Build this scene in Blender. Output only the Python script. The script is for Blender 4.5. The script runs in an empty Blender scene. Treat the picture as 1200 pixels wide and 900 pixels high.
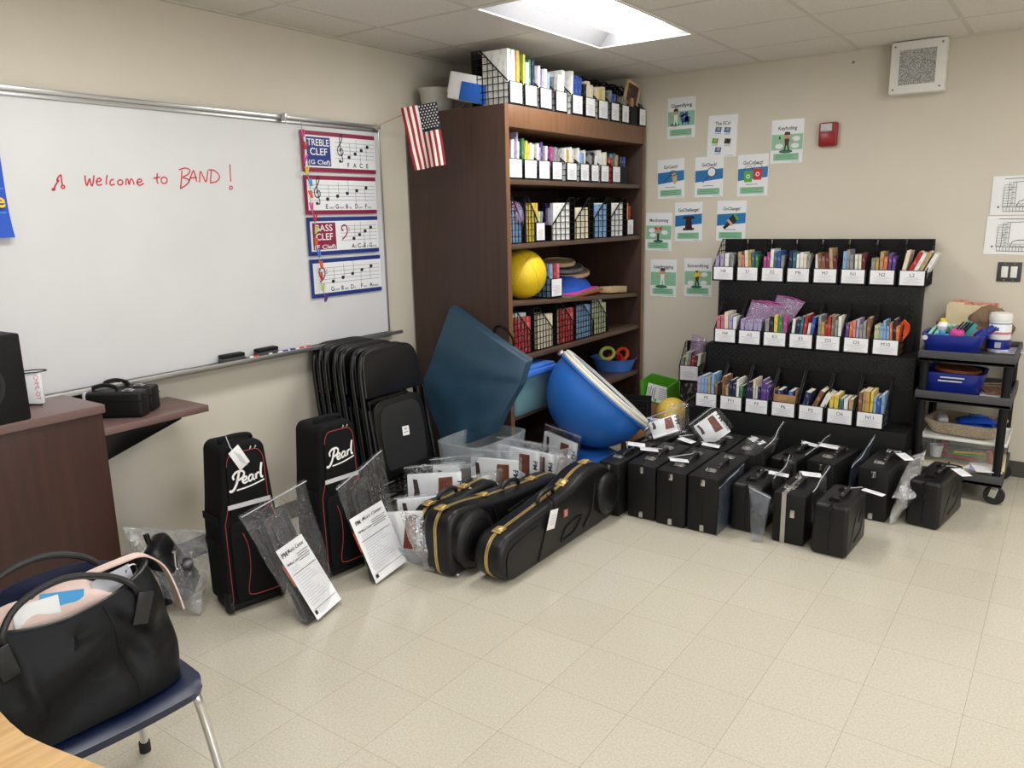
EXPOSURE = 1.15
import bpy, bmesh, math, random
from mathutils import Vector, Matrix, Euler, noise
SC = bpy.context.scene
COL = SC.collection
rnd = random.Random(7)
PI = math.pi
V = Vector

# ---------------------------------------------------------------- camera model (measured from the photograph)
FPX, YAW, PITCH, ROLL = 918.617, 0.622047, 0.212604, 0.020827
CAM = V((3.414361, -5.49982, 1.631755))
CEIL = 2.59
_f = V((-math.sin(YAW) * math.cos(PITCH), math.cos(YAW) * math.cos(PITCH), -math.sin(PITCH)))
_r0 = V((math.cos(YAW), math.sin(YAW), 0))
_d0 = _f.cross(_r0)
_r = _r0 * math.cos(ROLL) + _d0 * math.sin(ROLL)
_d = -_r0 * math.sin(ROLL) + _d0 * math.cos(ROLL)


def at(px, py, axis, val):
    """the point seen at a pixel of the 1200x900 photograph on the plane coordinate[axis] == val"""
    d = _r * ((px - 600) / FPX) + _d * ((py - 450) / FPX) + _f
    t = (val - CAM[axis]) / d[axis]
    return CAM + d * t


# ---------------------------------------------------------------- materials
def lin(c):
    return tuple((x / 255 / 12.92) if x / 255 <= 0.04045 else ((x / 255 + 0.055) / 1.055) ** 2.4 for x in c) + (1.0,)


MATS = {}


def M(name, rgb=None, rough=0.5, metal=0.0, var=0.05, scale=30.0, bump=0.0, spec=0.5, coat=0.0, emit=0.0, stretch=None, bscale=None, rgb2=None, contrast=None):
    if name in MATS:
        return MATS[name]
    m = bpy.data.materials.new(name)
    m.use_nodes = True
    nt = m.node_tree
    N, L = nt.nodes, nt.links
    b = N['Principled BSDF']
    b.inputs['Roughness'].default_value = rough
    b.inputs['Metallic'].default_value = metal
    b.inputs['Specular IOR Level'].default_value = spec
    b.inputs['Coat Weight'].default_value = coat
    tc = N.new('ShaderNodeTexCoord')
    src = tc.outputs['Object']
    if stretch:
        mp = N.new('ShaderNodeMapping')
        mp.inputs['Scale'].default_value = stretch
        L.new(src, mp.inputs['Vector'])
        src = mp.outputs['Vector']
    nz = N.new('ShaderNodeTexNoise')
    nz.inputs['Scale'].default_value = scale
    nz.inputs['Detail'].default_value = 5
    L.new(src, nz.inputs['Vector'])
    rp = N.new('ShaderNodeValToRGB')
    c = lin(rgb)
    lo = tuple(max(0, x * (1 - var)) for x in c[:3]) + (1,)
    hi = tuple(min(1, x * (1 + var)) for x in c[:3]) + (1,)
    if rgb2:
        lo, hi = c, lin(rgb2)
    a, z = contrast or (0.3, 0.7)
    rp.color_ramp.elements[0].position = a
    rp.color_ramp.elements[1].position = z
    rp.color_ramp.elements[0].color = lo
    rp.color_ramp.elements[1].color = hi
    L.new(nz.outputs['Fac'], rp.inputs['Fac'])
    L.new(rp.outputs['Color'], b.inputs['Base Color'])
    if bump:
        bp = N.new('ShaderNodeBump')
        bp.inputs['Strength'].default_value = bump
        bp.inputs['Distance'].default_value = 0.01
        n2 = N.new('ShaderNodeTexNoise')
        n2.inputs['Scale'].default_value = bscale or scale
        n2.inputs['Detail'].default_value = 4
        L.new(src, n2.inputs['Vector'])
        L.new(n2.outputs['Fac'], bp.inputs['Height'])
        L.new(bp.outputs['Normal'], b.inputs['Normal'])
    if emit:
        b.inputs['Emission Color'].default_value = c
        b.inputs['Emission Strength'].default_value = emit
    MATS[name] = m
    return m


def plastic_film(name, tint=(235, 238, 242), rough=0.05, gloss=0.022, milk=0.008, bump=0.85, edge=0.3):
    """thin clear bag film: transparent, with a facing-dependent sheen, a little milkiness and a fine crinkle"""
    m = bpy.data.materials.new(name)
    m.use_nodes = True
    nt = m.node_tree
    N, L = nt.nodes, nt.links
    N.remove(N['Principled BSDF'])
    out = N['Material Output']
    tr = N.new('ShaderNodeBsdfTransparent')
    tr.inputs['Color'].default_value = tuple(1 - (1 - x) * 0.12 for x in lin(tint)[:3]) + (1,)
    gl = N.new('ShaderNodeBsdfGlossy')
    gl.inputs['Roughness'].default_value = rough
    gl.inputs['Color'].default_value = (1, 1, 1, 1)
    df = N.new('ShaderNodeBsdfDiffuse')
    df.inputs['Color'].default_value = lin(tint)
    lw = N.new('ShaderNodeLayerWeight')
    lw.inputs['Blend'].default_value = 0.25
    mth = N.new('ShaderNodeMath')
    mth.operation = 'MULTIPLY_ADD'
    mth.inputs[1].default_value = edge
    mth.inputs[2].default_value = gloss
    L.new(lw.outputs['Fresnel'], mth.inputs[0])
    tc = N.new('ShaderNodeTexCoord')
    nz = N.new('ShaderNodeTexNoise')
    nz.inputs['Scale'].default_value = 22
    nz.inputs['Detail'].default_value = 3
    nz.inputs['Distortion'].default_value = 1.5
    L.new(tc.outputs['Object'], nz.inputs['Vector'])
    bp = N.new('ShaderNodeBump')
    bp.inputs['Strength'].default_value = bump
    bp.inputs['Distance'].default_value = 0.02
    L.new(nz.outputs['Fac'], bp.inputs['Height'])
    for s in (gl, lw, df):
        L.new(bp.outputs['Normal'], s.inputs['Normal'])
    m1 = N.new('ShaderNodeMixShader')
    m1.inputs['Fac'].default_value = milk
    L.new(tr.outputs[0], m1.inputs[1])
    L.new(df.outputs[0], m1.inputs[2])
    m2 = N.new('ShaderNodeMixShader')
    L.new(mth.outputs[0], m2.inputs['Fac'])
    L.new(m1.outputs[0], m2.inputs[1])
    L.new(gl.outputs[0], m2.inputs[2])
    L.new(m2.outputs[0], out.inputs['Surface'])
    MATS[name] = m
    return m


# ---------------------------------------------------------------- mesh helpers
def new():
    return bmesh.new()


def merge(bm, tmp, mat=None, mi=0):
    if mat is not None:
        tmp.transform(mat)
        if mat.to_3x3().determinant() < 0:
            bmesh.ops.reverse_faces(tmp, faces=tmp.faces[:])
    mp = {}
    for v in tmp.verts:
        mp[v] = bm.verts.new(v.co)
    for f in tmp.faces:
        try:
            g = bm.faces.new([mp[v] for v in f.verts])
            g.material_index = mi
        except ValueError:
            pass
    tmp.free()


def xf(loc=(0, 0, 0), rot=(0, 0, 0)):
    return Matrix.Translation(V(loc)) @ Euler(rot).to_matrix().to_4x4()


def box(bm, c, s, rot=(0, 0, 0), r=0.0, seg=2, mi=0, taper=None):
    """box at centre c with size s; r rounds its edges; taper=(sx, sy) scales the top"""
    t = bmesh.new()
    bmesh.ops.create_cube(t, size=1)
    for v in t.verts:
        if taper and v.co.z > 0:
            v.co.x *= taper[0]
            v.co.y *= taper[1]
        v.co = V((v.co.x * s[0], v.co.y * s[1], v.co.z * s[2]))
    if r > 0:
        bmesh.ops.bevel(t, geom=t.edges[:], offset=min(r, min(s) * 0.49), segments=seg, profile=0.5, affect='EDGES')
    merge(bm, t, xf(c, rot), mi)
    return bm


def box0(bm, x0, x1, y0, y1, z0, z1, r=0.0, seg=2, mi=0):
    return box(bm, ((x0 + x1) / 2, (y0 + y1) / 2, (z0 + z1) / 2), (abs(x1 - x0), abs(y1 - y0), abs(z1 - z0)), r=r, seg=seg, mi=mi)


def tube(bm, pts, r, n=8, closed=False, mi=0, flat=1.0):
    pts = [V(p) for p in pts]
    k = len(pts)
    rs = r if isinstance(r, (list, tuple)) else [r] * k
    rings = []
    prev = None
    for i in range(k):
        if closed:
            t = pts[(i + 1) % k] - pts[i - 1]
        else:
            t = pts[min(i + 1, k - 1)] - pts[max(i - 1, 0)]
        if t.length < 1e-9:
            t = V((0, 0, 1))
        t.normalize()
        if prev is None:
            a = V((0, 0, 1)) if abs(t.z) < 0.9 else V((1, 0, 0))
            u = t.cross(a).normalized()
        else:
            u = (prev - t * prev.dot(t))
            u = u.normalized() if u.length > 1e-6 else t.orthogonal().normalized()
        prev = u
        w = t.cross(u)
        rings.append([bm.verts.new(pts[i] + (u * math.cos(2 * PI * j / n) + w * math.sin(2 * PI * j / n) * flat) * rs[i]) for j in range(n)])
    for i in range(k if closed else k - 1):
        A, B = rings[i], rings[(i + 1) % k]
        for j in range(n):
            f = bm.faces.new((A[j], A[(j + 1) % n], B[(j + 1) % n], B[j]))
            f.material_index = mi
    if not closed:
        for R, s in ((rings[0], -1), (rings[-1], 1)):
            f = bm.faces.new(R if s > 0 else R[::-1])
            f.material_index = mi
    return bm


def arc(c, r, a0, a1, n=12, plane='xz'):
    out = []
    for i in range(n + 1):
        a = a0 + (a1 - a0) * i / n
        p = (math.cos(a) * r, math.sin(a) * r)
        q = {'xz': (p[0], 0, p[1]), 'xy': (p[0], p[1], 0), 'yz': (0, p[0], p[1])}[plane]
        out.append(V(c) + V(q))
    return out


def smooth_path(pts, n=6):
    """Catmull-Rom through the points"""
    P = [V(p) for p in pts]
    P = [P[0] * 2 - P[1]] + P + [P[-1] * 2 - P[-2]]
    out = []
    for i in range(1, len(P) - 2):
        for k in range(n):
            t = k / n
            a, b, c, d = P[i - 1], P[i], P[i + 1], P[i + 2]
            out.append(0.5 * ((2 * b) + (c - a) * t + (2 * a - 5 * b + 4 * c - d) * t * t + (3 * b - a - 3 * c + d) * t ** 3))
    out.append(P[-2])
    return out


def lathe(bm, prof, n=32, mat=None, mi=0, sx=1.0, sy=1.0):
    t = bmesh.new()
    rings = []
    for r, z in prof:
        if r < 1e-6:
            rings.append([t.verts.new((0, 0, z))])
        else:
            rings.append([t.verts.new((r * math.cos(2 * PI * j / n) * sx, r * math.sin(2 * PI * j / n) * sy, z)) for j in range(n)])
    for A, B in zip(rings, rings[1:]):
        if len(A) == 1 and len(B) == 1:
            continue
        for j in range(n):
            a, b = A[j % len(A)], A[(j + 1) % len(A)]
            c, d = B[(j + 1) % len(B)], B[j % len(B)]
            vs = []
            for v in (a, b, c, d):
                if v not in vs:
                    vs.append(v)
            t.faces.new(vs)
    bmesh.ops.recalc_face_normals(t, faces=t.faces[:])
    merge(bm, t, mat, mi)
    return bm


def prism(bm, out, y0, y1, mat=None, r=0.0, seg=2, mi=0):
    """outline of (x, z) points extruded along y"""
    t = bmesh.new()
    A = [t.verts.new((x, y0, z)) for x, z in out]
    B = [t.verts.new((x, y1, z)) for x, z in out]
    n = len(out)
    t.faces.new(A)
    t.faces.new(B[::-1])
    for i in range(n):
        t.faces.new((A[i], B[i], B[(i + 1) % n], A[(i + 1) % n]))
    bmesh.ops.recalc_face_normals(t, faces=t.faces[:])
    if r > 0:
        ed = [e for e in t.edges if all(abs(f.normal.y) > 0.5 for f in e.link_faces) is False and any(abs(f.normal.y) > 0.9 for f in e.link_faces)]
        bmesh.ops.bevel(t, geom=ed, offset=r, segments=seg, profile=0.5, affect='EDGES')
    merge(bm, t, mat, mi)
    return bm


def rounded(pts, r, n=5):
    """round the corners of a closed 2-D outline"""
    out = []
    k = len(pts)
    for i in range(k):
        p, a, b = V(pts[i]), V(pts[i - 1]), V(pts[(i + 1) % k])
        rr = r[i] if isinstance(r, (list, tuple)) else r
        da, db = a - p, b - p
        q = min(rr, da.length * 0.48, db.length * 0.48)
        s, e = p + da.normalized() * q, p + db.normalized() * q
        if q < 1e-6:
            out.append(tuple(p))
            continue
        for j in range(n + 1):
            t = j / n
            out.append(tuple(s * (1 - t) ** 2 + p * 2 * t * (1 - t) + e * t * t))
    return out


def poly(bm, pts, d=0.0, mi=0):
    """flat polygon in the local x-z plane facing -y, d metres in front of it"""
    f = bm.faces.new([bm.verts.new((x, -d, z)) for x, z in pts])
    if f.normal.y == 0:
        f.normal_update()
    if f.normal.y > 0:
        f.normal_flip()
    f.material_index = mi
    return f


def disc(bm, c, r, d=0.0, mi=0, n=16, rz=None):
    return poly(bm, [(c[0] + math.cos(2 * PI * i / n) * r, c[1] + math.sin(2 * PI * i / n) * (rz or r)) for i in range(n)], d, mi)


def rect(bm, x0, x1, z0, z1, d=0.0, mi=0):
    return poly(bm, [(x0, z0), (x1, z0), (x1, z1), (x0, z1)], d, mi)


def stroke(bm, pts, w, d=0.0, mi=0):
    """ribbon of width w along 2-D points, facing -y"""
    P = [V(p) for p in pts]
    ls, rs = [], []
    for i, p in enumerate(P):
        t = P[min(i + 1, len(P) - 1)] - P[max(i - 1, 0)]
        if t.length < 1e-9:
            t = V((1, 0))
        t.normalize()
        n = V((-t.y, t.x)) * w / 2
        ls.append(bm.verts.new(((p + n).x, -d, (p + n).y)))
        rs.append(bm.verts.new(((p - n).x, -d, (p - n).y)))
    for i in range(len(P) - 1):
        f = bm.faces.new((ls[i], rs[i], rs[i + 1], ls[i + 1]))
        f.normal_update()
        if f.normal.y > 0:
            f.normal_flip()
        f.material_index = mi


def grid(bm, nu, nv, fn, mi=0, wrap=False):
    vs = [[bm.verts.new(fn(i / nu, j / nv)) for j in range(nv + 1)] for i in range(nu if wrap else nu + 1)]
    k = len(vs)
    for i in range(k if wrap else nu):
        for j in range(nv):
            f = bm.faces.new((vs[i][j], vs[(i + 1) % k][j], vs[(i + 1) % k][j + 1], vs[i][j + 1]))
            f.material_index = mi
    return vs


def solidify(bm, t):
    bm.normal_update()
    bmesh.ops.solidify(bm, geom=bm.faces[:], thickness=t)


_TXT = {}


def text(bm, s, size, x=0.0, z=0.0, d=0.001, mi=0, align='CENTER', bold=0.0, shear=0.0, width=None, rot=0.0):
    """flat lettering in the local x-z plane facing -y, baseline at z"""
    key = (s, bold, shear)
    if key not in _TXT:
        cu = bpy.data.curves.new('lettering', 'FONT')
        cu.body = s
        cu.offset = bold
        cu.shear = shear
        cu.resolution_u = 3
        o = bpy.data.objects.new('lettering', cu)
        COL.objects.link(o)
        dg = bpy.context.evaluated_depsgraph_get()
        me = bpy.data.meshes.new_from_object(o.evaluated_get(dg))
        vs = [(v.co.x, v.co.y) for v in me.vertices]
        fs = [tuple(p.vertices) for p in me.polygons]
        bpy.data.objects.remove(o)
        bpy.data.curves.remove(cu)
        bpy.data.meshes.remove(me)
        _TXT[key] = (vs, fs)
    vs, fs = _TXT[key]
    if not vs:
        return
    x0, x1 = min(v[0] for v in vs), max(v[0] for v in vs)
    k = size
    kx = size if width is None else width / (x1 - x0)
    off = {'CENTER': (x0 + x1) / 2, 'LEFT': x0, 'RIGHT': x1}[align]
    c, sn = math.cos(rot), math.sin(rot)
    nv = []
    for a, b in vs:
        p, q = (a - off) * kx, b * k
        nv.append(bm.verts.new((x + p * c - q * sn, -d, z + p * sn + q * c)))
    for f in fs:
        try:
            g = bm.faces.new([nv[i] for i in f])
            g.normal_update()
            if g.normal.y > 0:
                g.normal_flip()
            g.material_index = mi
        except ValueError:
            pass


def mesh_of(bm, name, mats, smooth=True, angle=38):
    me = bpy.data.meshes.new(name)
    bm.to_mesh(me)
    bm.free()
    for m in (mats if isinstance(mats, (list, tuple)) else [mats]):
        me.materials.append(MATS[m] if isinstance(m, str) else m)
    if smooth:
        me.polygons.foreach_set('use_smooth', [True] * len(me.polygons))
        me.set_sharp_from_angle(angle=math.radians(angle))
    return me


def part(name, bm, mats, parent, label=None, loc=None, rot=None, smooth=True, kind=None):
    me = bm if isinstance(bm, bpy.types.Mesh) else mesh_of(bm, name, mats, smooth)
    o = bpy.data.objects.new(name, me)
    COL.objects.link(o)
    if parent is not None:
        o.parent = parent
    if loc is not None:
        o.location = loc
    if rot is not None:
        o.rotation_euler = rot
    if label:
        o['label'] = label
    if kind:
        o['kind'] = kind
    return o


def thing(name, label, cat, loc=(0, 0, 0), rot=(0, 0, 0), group=None):
    o = bpy.data.objects.new(name, None)
    COL.objects.link(o)
    o.empty_display_size = 0.05
    o.location = loc
    o.rotation_euler = rot if not isinstance(rot, (int, float)) else (0, 0, rot)
    o['label'] = label
    o['category'] = cat
    if group:
        o['group'] = group
    return o


def solo(name, bm, mats, label, cat, loc=None, rot=None, group=None, smooth=True):
    """a thing that is one mesh"""
    if isinstance(rot, (int, float)):
        rot = (0, 0, rot)
    o = part(name, bm, mats, None, label, loc, rot, smooth)
    o['category'] = cat
    if group:
        o['group'] = group
    return o


def structure(name, bm, mats, smooth=False, parent=None):
    o = part(name, bm, mats, parent, smooth=smooth)
    if parent is None:
        o['kind'] = 'structure'
    return o


def fresh(o, label=None, loc=None, rot=None, mat4=None):
    """a copy of a thing with copies of its parts and sub-parts"""
    c = o.copy()
    COL.objects.link(c)
    if label:
        c['label'] = label
    if loc is not None:
        c.location = loc
    if rot is not None:
        c.rotation_euler = (0, 0, rot) if isinstance(rot, (int, float)) else rot
    for ch in list(o.children):
        d = ch.copy()
        COL.objects.link(d)
        d.parent = c
        for g in list(ch.children):
            e = g.copy()
            COL.objects.link(e)
            e.parent = d
    return c


def patch(c00, c10, c11, c01, nu=18, nv=18, puff=0.03, crumple=0.012, freq=9.0, seed=0.0, sag=0.0, mi=0, bm=None, up=None):
    """closed pouch between four corners, puffed and crumpled; c00-c10 is its bottom edge"""
    bm = bm or new()
    c00, c10, c11, c01 = V(c00), V(c10), V(c11), V(c01)
    n = (c10 - c00).cross(c01 - c00).normalized()

    def P(u, v, s):
        p = c00 * (1 - u) * (1 - v) + c10 * u * (1 - v) + c11 * u * v + c01 * (1 - u) * v
        e = (math.sin(PI * u) * math.sin(PI * v)) ** 0.6
        q = p * freq + V((seed * 7.3, s * 5.1, seed * 2.2))
        w = noise.noise(q) + 0.6 * noise.noise(q * 2.3)
        w2 = noise.noise(q + V((11, 3, 7)))
        rim = noise.noise(p * freq * 0.7 + V((seed * 3, 1, 5)))
        p = p + n * (s * puff * e + crumple * w * (0.35 + 0.65 * e) + rim * crumple * 1.2)
        p += (c10 - c00).normalized() * (crumple * 0.6 * w2 * e)
        p.z -= sag * math.sin(PI * u) * v
        return p

    A = [[None] * (nv + 1) for _ in range(nu + 1)]
    B = [[None] * (nv + 1) for _ in range(nu + 1)]
    for i in range(nu + 1):
        for j in range(nv + 1):
            u, v = i / nu, j / nv
            edge = i in (0, nu) or j in (0, nv)
            A[i][j] = bm.verts.new(P(u, v, 1))
            B[i][j] = A[i][j] if edge else bm.verts.new(P(u, v, -1))
    for i in range(nu):
        for j in range(nv):
            f = bm.faces.new((A[i][j], A[i + 1][j], A[i + 1][j + 1], A[i][j + 1]))
            f.material_index = mi
            vs = (B[i][j], B[i][j + 1], B[i + 1][j + 1], B[i + 1][j])
            try:
                f = bm.faces.new(vs)
                f.material_index = mi
            except ValueError:
                pass
    return bm


# ---------------------------------------------------------------- palette
M('wall_paint', (212, 204, 188), 0.7, var=0.02, scale=3, bump=0.06, bscale=180)
M('ceiling_tile', (226, 221, 214), 0.9, var=0.10, scale=160, bump=0.25, bscale=220)
M('ceiling_grid', (208, 202, 192), 0.55, var=0.03)
M('baseboard_rubber', (74, 70, 66), 0.5)
M('white_paint', (232, 231, 226), 0.35, var=0.02)
M('whiteboard', (214, 214, 215), 0.24, var=0.012, scale=2.5, rgb2=(221, 220, 221))
M('aluminium', (190, 190, 190), 0.32, 0.85, stretch=(1, 1, 40))
M('chrome', (225, 225, 228), 0.12, 1.0, var=0.02)
M('nickel', (205, 205, 205), 0.25, 1.0)
M('gold', (236, 204, 136), 0.34, 0.75, var=0.06)
M('black_wire', (12, 12, 13), 0.5, spec=0.3, var=0.1)
M('black_plastic', (11, 11, 12), 0.6, spec=0.3, var=0.08, bump=0.1, bscale=300)
M('black_leatherette', (17, 17, 17), 0.45, spec=0.32, var=0.12, scale=60, bump=0.25, bscale=420)
M('black_shell', (15, 15, 17), 0.36, spec=0.4, var=0.10, scale=40, bump=0.12, bscale=380)
M('black_nylon', (11, 11, 13), 0.75, spec=0.2, var=0.14, scale=90, bump=0.3, bscale=600)
M('tote_nylon', (12, 13, 16), 0.5, spec=0.22, var=0.10, scale=40, bump=0.9, bscale=9)
M('black_leather', (24, 24, 26), 0.35, bump=0.2, bscale=200)
M('black_steel', (14, 14, 15), 0.28, 0.2, var=0.05)
M('black_foam', (20, 20, 22), 0.8, var=0.1)
M('grey_plastic', (64, 64, 66), 0.55, var=0.06, bump=0.15, bscale=160)
M('rubber', (28, 28, 28), 0.7)
M('wood_dark', (64, 45, 38), 0.42, var=0.16, scale=7, stretch=(5, 5, 0.35))
M('wood_edge', (124, 88, 62), 0.42, var=0.16, scale=9, stretch=(4, 0.5, 0.5))
M('wood_shelf', (92, 70, 58), 0.45, var=0.14, scale=9, stretch=(0.6, 5, 5))
M('podium_wood', (57, 31, 27), 0.36, var=0.22, scale=6, stretch=(6, 6, 0.4))
M('podium_top', (112, 88, 84), 0.34, var=0.1, scale=8, stretch=(0.6, 5, 5))
M('oak', (224, 184, 124), 0.33, var=0.0, scale=6, stretch=(9, 1.0, 9), rgb2=(196, 150, 92), coat=0.2)
M('paper', (240, 240, 241), 0.6, var=0.015)
M('paper_gloss', (236, 238, 240), 0.22, var=0.01)
M('card_label', (243, 243, 246), 0.5, var=0.01)
M('print_grey', (150, 150, 158), 0.6)
M('print_black', (26, 26, 30), 0.6)
M('print_light', (196, 197, 204), 0.6)
M('red_ink', (200, 58, 70), 0.5, var=0.12, scale=120)
M('poster_green', (141, 193, 158), 0.35)
M('poster_green_dark', (38, 110, 82), 0.35)
M('poster_blue', (40, 116, 176), 0.35)
M('navy_print', (36, 56, 128), 0.35)
M('maroon_print', (140, 36, 72), 0.35)
M('staff_purple', (88, 60, 110), 0.5)
M('skin_print', (196, 150, 120), 0.5)
M('dark_hair', (58, 44, 40), 0.6)
M('red', (200, 40, 42), 0.4)
M('alarm_red', (150, 30, 34), 0.35)
M('green', (84, 170, 60), 0.4)
M('bright_green', (92, 172, 44), 0.45)
M('yellow', (240, 206, 44), 0.4, var=0.05)
M('ball_yellow', (246, 208, 34), 0.42, var=0.05, scale=8, bump=0.1, bscale=60)
M('ball_blue', (40, 108, 196), 0.42, var=0.04, scale=5, bump=0.05, bscale=90)
M('rim_white', (226, 222, 210), 0.5)
M('navy_plastic', (17, 28, 58), 0.36, var=0.1, scale=50, bump=0.025, bscale=250)
M('tub_blue', (26, 44, 140), 0.32, var=0.05)
M('mat_teal', (36, 66, 86), 0.42, var=0.10, scale=9, bump=0.35, bscale=7)
M('clear_tub', (206, 214, 216), 0.3, var=0.03)
M('lid_blue', (74, 128, 216), 0.4)
M('flag_red', (150, 26, 40), 0.8)
M('flag_white', (232, 226, 218), 0.8)
M('flag_blue', (22, 24, 46), 0.8)
M('fiddle_brown', (132, 62, 36), 0.4, var=0.35, scale=14, stretch=(1, 1, 9))
M('kit_dark', (60, 36, 34), 0.4, var=0.3)
M('orange', (238, 96, 40), 0.5)
M('pink', (214, 70, 150), 0.45)
M('pink_cloth', (222, 196, 186), 0.7, var=0.05, bump=0.3, bscale=30)
M('sky_blue', (70, 158, 216), 0.5)
M('cardboard', (160, 118, 78), 0.8, var=0.1, scale=18)
M('brown_bag', (122, 98, 74), 0.7, var=0.18, scale=20, bump=0.5, bscale=25)
M('manila', (228, 212, 170), 0.6)
M('wicker', (186, 170, 148), 0.7, var=0.35, scale=120, bump=0.6, bscale=140)
M('trim_red', (170, 56, 66), 0.6)
M('reflective', (196, 196, 198), 0.35)
M('logo_white', (236, 236, 236), 0.5)
M('lime', (190, 208, 90), 0.5)
M('purple', (104, 50, 140), 0.5)
M('tan_disc', (196, 168, 130), 0.6)
M('fabric_blue', (36, 84, 190), 0.7, bump=0.3, bscale=60)
M('steel_grey', (128, 128, 132), 0.4, 0.4)
M('sheer_grey', (150, 152, 158), 0.5)
plastic_film('clear_bag')
plastic_film('cloudy_bag', (225, 228, 232), milk=0.09, gloss=0.06, bump=0.9, edge=0.4)
plastic_film('shiny_bag', (225, 228, 232), milk=0.10, gloss=0.16, bump=1.0, edge=0.5)
plastic_film('zip_bag_film', (206, 176, 216), milk=0.3, gloss=0.04)
plastic_film('tinted_bag', (120, 130, 150), milk=0.14, gloss=0.05, rough=0.15)
plastic_film('tub_clear', (206, 216, 220), milk=0.22, gloss=0.02, rough=0.2, bump=0.03, edge=0.3)
plastic_film('bin_clear', (220, 224, 224), milk=0.1, gloss=0.02, rough=0.15, bump=0.02, edge=0.3)
plastic_film('tub_tint', (140, 182, 206), milk=0.45, gloss=0.02, rough=0.25, bump=0.03, edge=0.3)

# diffuser of the ceiling lights
lm = bpy.data.materials.new('light_lens')
lm.use_nodes = True
_b = lm.node_tree.nodes['Principled BSDF']
_b.inputs['Base Color'].default_value = (0.9, 0.9, 0.9, 1)
_b.inputs['Emission Color'].default_value = (1.0, 0.995, 0.99, 1)
_b.inputs['Emission Strength'].default_value = 9.0
MATS['light_lens'] = lm
M('light_reflector', (150, 150, 152), 0.5, var=0.01)

# floor: speckled vinyl tiles on a 1 ft grid
fm = bpy.data.materials.new('vinyl_tiles')
fm.use_nodes = True
N, L = fm.node_tree.nodes, fm.node_tree.links
pb = N['Principled BSDF']
pb.inputs['Specular IOR Level'].default_value = 0.5
tc = N.new('ShaderNodeTexCoord')
mp = N.new('ShaderNodeMapping')
mp.inputs['Location'].default_value = (-(3.2705 % 0.3048), 0.06, 0)
L.new(tc.outputs['Object'], mp.inputs['Vector'])
br = N.new('ShaderNodeTexBrick')
br.offset = 0.0
br.squash = 1.0
br.inputs['Scale'].default_value = 1.0
br.inputs['Brick Width'].default_value = 0.3048
br.inputs['Row Height'].default_value = 0.3048
br.inputs['Mortar Size'].default_value = 0.0011
br.inputs['Mortar Smooth'].default_value = 0.2
br.inputs['Color1'].default_value = lin((201, 194, 177))
br.inputs['Color2'].default_value = lin((204, 198, 182))
br.inputs['Mortar'].default_value = lin((172, 160, 138))
L.new(mp.outputs['Vector'], br.inputs['Vector'])
nz = N.new('ShaderNodeTexNoise')
nz.inputs['Scale'].default_value = 130
nz.inputs['Detail'].default_value = 4
L.new(tc.outputs['Object'], nz.inputs['Vector'])
rp = N.new('ShaderNodeValToRGB')
rp.color_ramp.elements[0].position = 0.36
rp.color_ramp.elements[0].color = (0.88, 0.87, 0.85, 1)
rp.color_ramp.elements[1].position = 0.62
rp.color_ramp.elements[1].color = (1.04, 1.04, 1.04, 1)
L.new(nz.outputs['Fac'], rp.inputs['Fac'])
mx = N.new('ShaderNodeMix')
mx.data_type = 'RGBA'
mx.blend_type = 'MULTIPLY'
mx.inputs['Factor'].default_value = 1.0
L.new(br.outputs['Color'], mx.inputs['A'])
L.new(rp.outputs['Color'], mx.inputs['B'])
L.new(mx.outputs['Result'], pb.inputs['Base Color'])
nr = N.new('ShaderNodeTexNoise')
nr.inputs['Scale'].default_value = 2.2
nr.inputs['Detail'].default_value = 5
L.new(tc.outputs['Object'], nr.inputs['Vector'])
mr = N.new('ShaderNodeMapRange')
mr.inputs['From Min'].default_value = 0.3
mr.inputs['From Max'].default_value = 0.7
mr.inputs['To Min'].default_value = 0.10
mr.inputs['To Max'].default_value = 0.22
L.new(nr.outputs['Fac'], mr.inputs['Value'])
L.new(mr.outputs['Result'], pb.inputs['Roughness'])
bp = N.new('ShaderNodeBump')
bp.inputs['Strength'].default_value = 0.05
bp.inputs['Distance'].default_value = 0.004
L.new(nz.outputs['Fac'], bp.inputs['Height'])
L.new(bp.outputs['Normal'], pb.inputs['Normal'])
MATS['vinyl_tiles'] = fm

# ---------------------------------------------------------------- the room
XR, YF = 6.6, -8.0
F2 = 0.6096
structure('floor', box0(new(), -0.12, XR + 0.12, YF - 0.12, 0.12, -0.1, 0), 'vinyl_tiles')
structure('wall_left', box0(new(), -0.12, 0, YF, 0, 0, CEIL), 'wall_paint')
structure('wall_back', box0(new(), -0.12, XR + 0.12, 0, 0.12, 0, CEIL), 'wall_paint')
b = new()
WX0, WX1, WZ0, WZ1 = -7.0, -3.6, 0.95, 2.25      # unseen opening added behind the camera's right shoulder to brighten the room
box0(b, XR, XR + 0.12, YF, WX0, 0, CEIL)
box0(b, XR, XR + 0.12, WX1, 0, 0, CEIL)
box0(b, XR, XR + 0.12, WX0, WX1, 0, WZ0)
box0(b, XR, XR + 0.12, WX0, WX1, WZ1, CEIL)
structure('wall_right', b, 'wall_paint')
b = new()
for a in ((WX0, WX0 + 0.05, WZ0, WZ1), (WX1 - 0.05, WX1, WZ0, WZ1), (-5.33, -5.27, WZ0, WZ1)):
    box0(b, XR + 0.02, XR + 0.1, *a)
for a in ((WZ0, WZ0 + 0.05), (WZ1 - 0.05, WZ1)):
    box0(b, XR + 0.02, XR + 0.1, WX0, WX1, *a)
wn = structure('added_window_1', b, 'aluminium')  # frame of the added opening, out of view
sk = bpy.data.materials.new('added_fill_glow')  # cool glow added as side fill for walls and ceiling
sk.use_nodes = True
_s = sk.node_tree.nodes['Principled BSDF']
_s.inputs['Base Color'].default_value = (0, 0, 0, 1)
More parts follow.
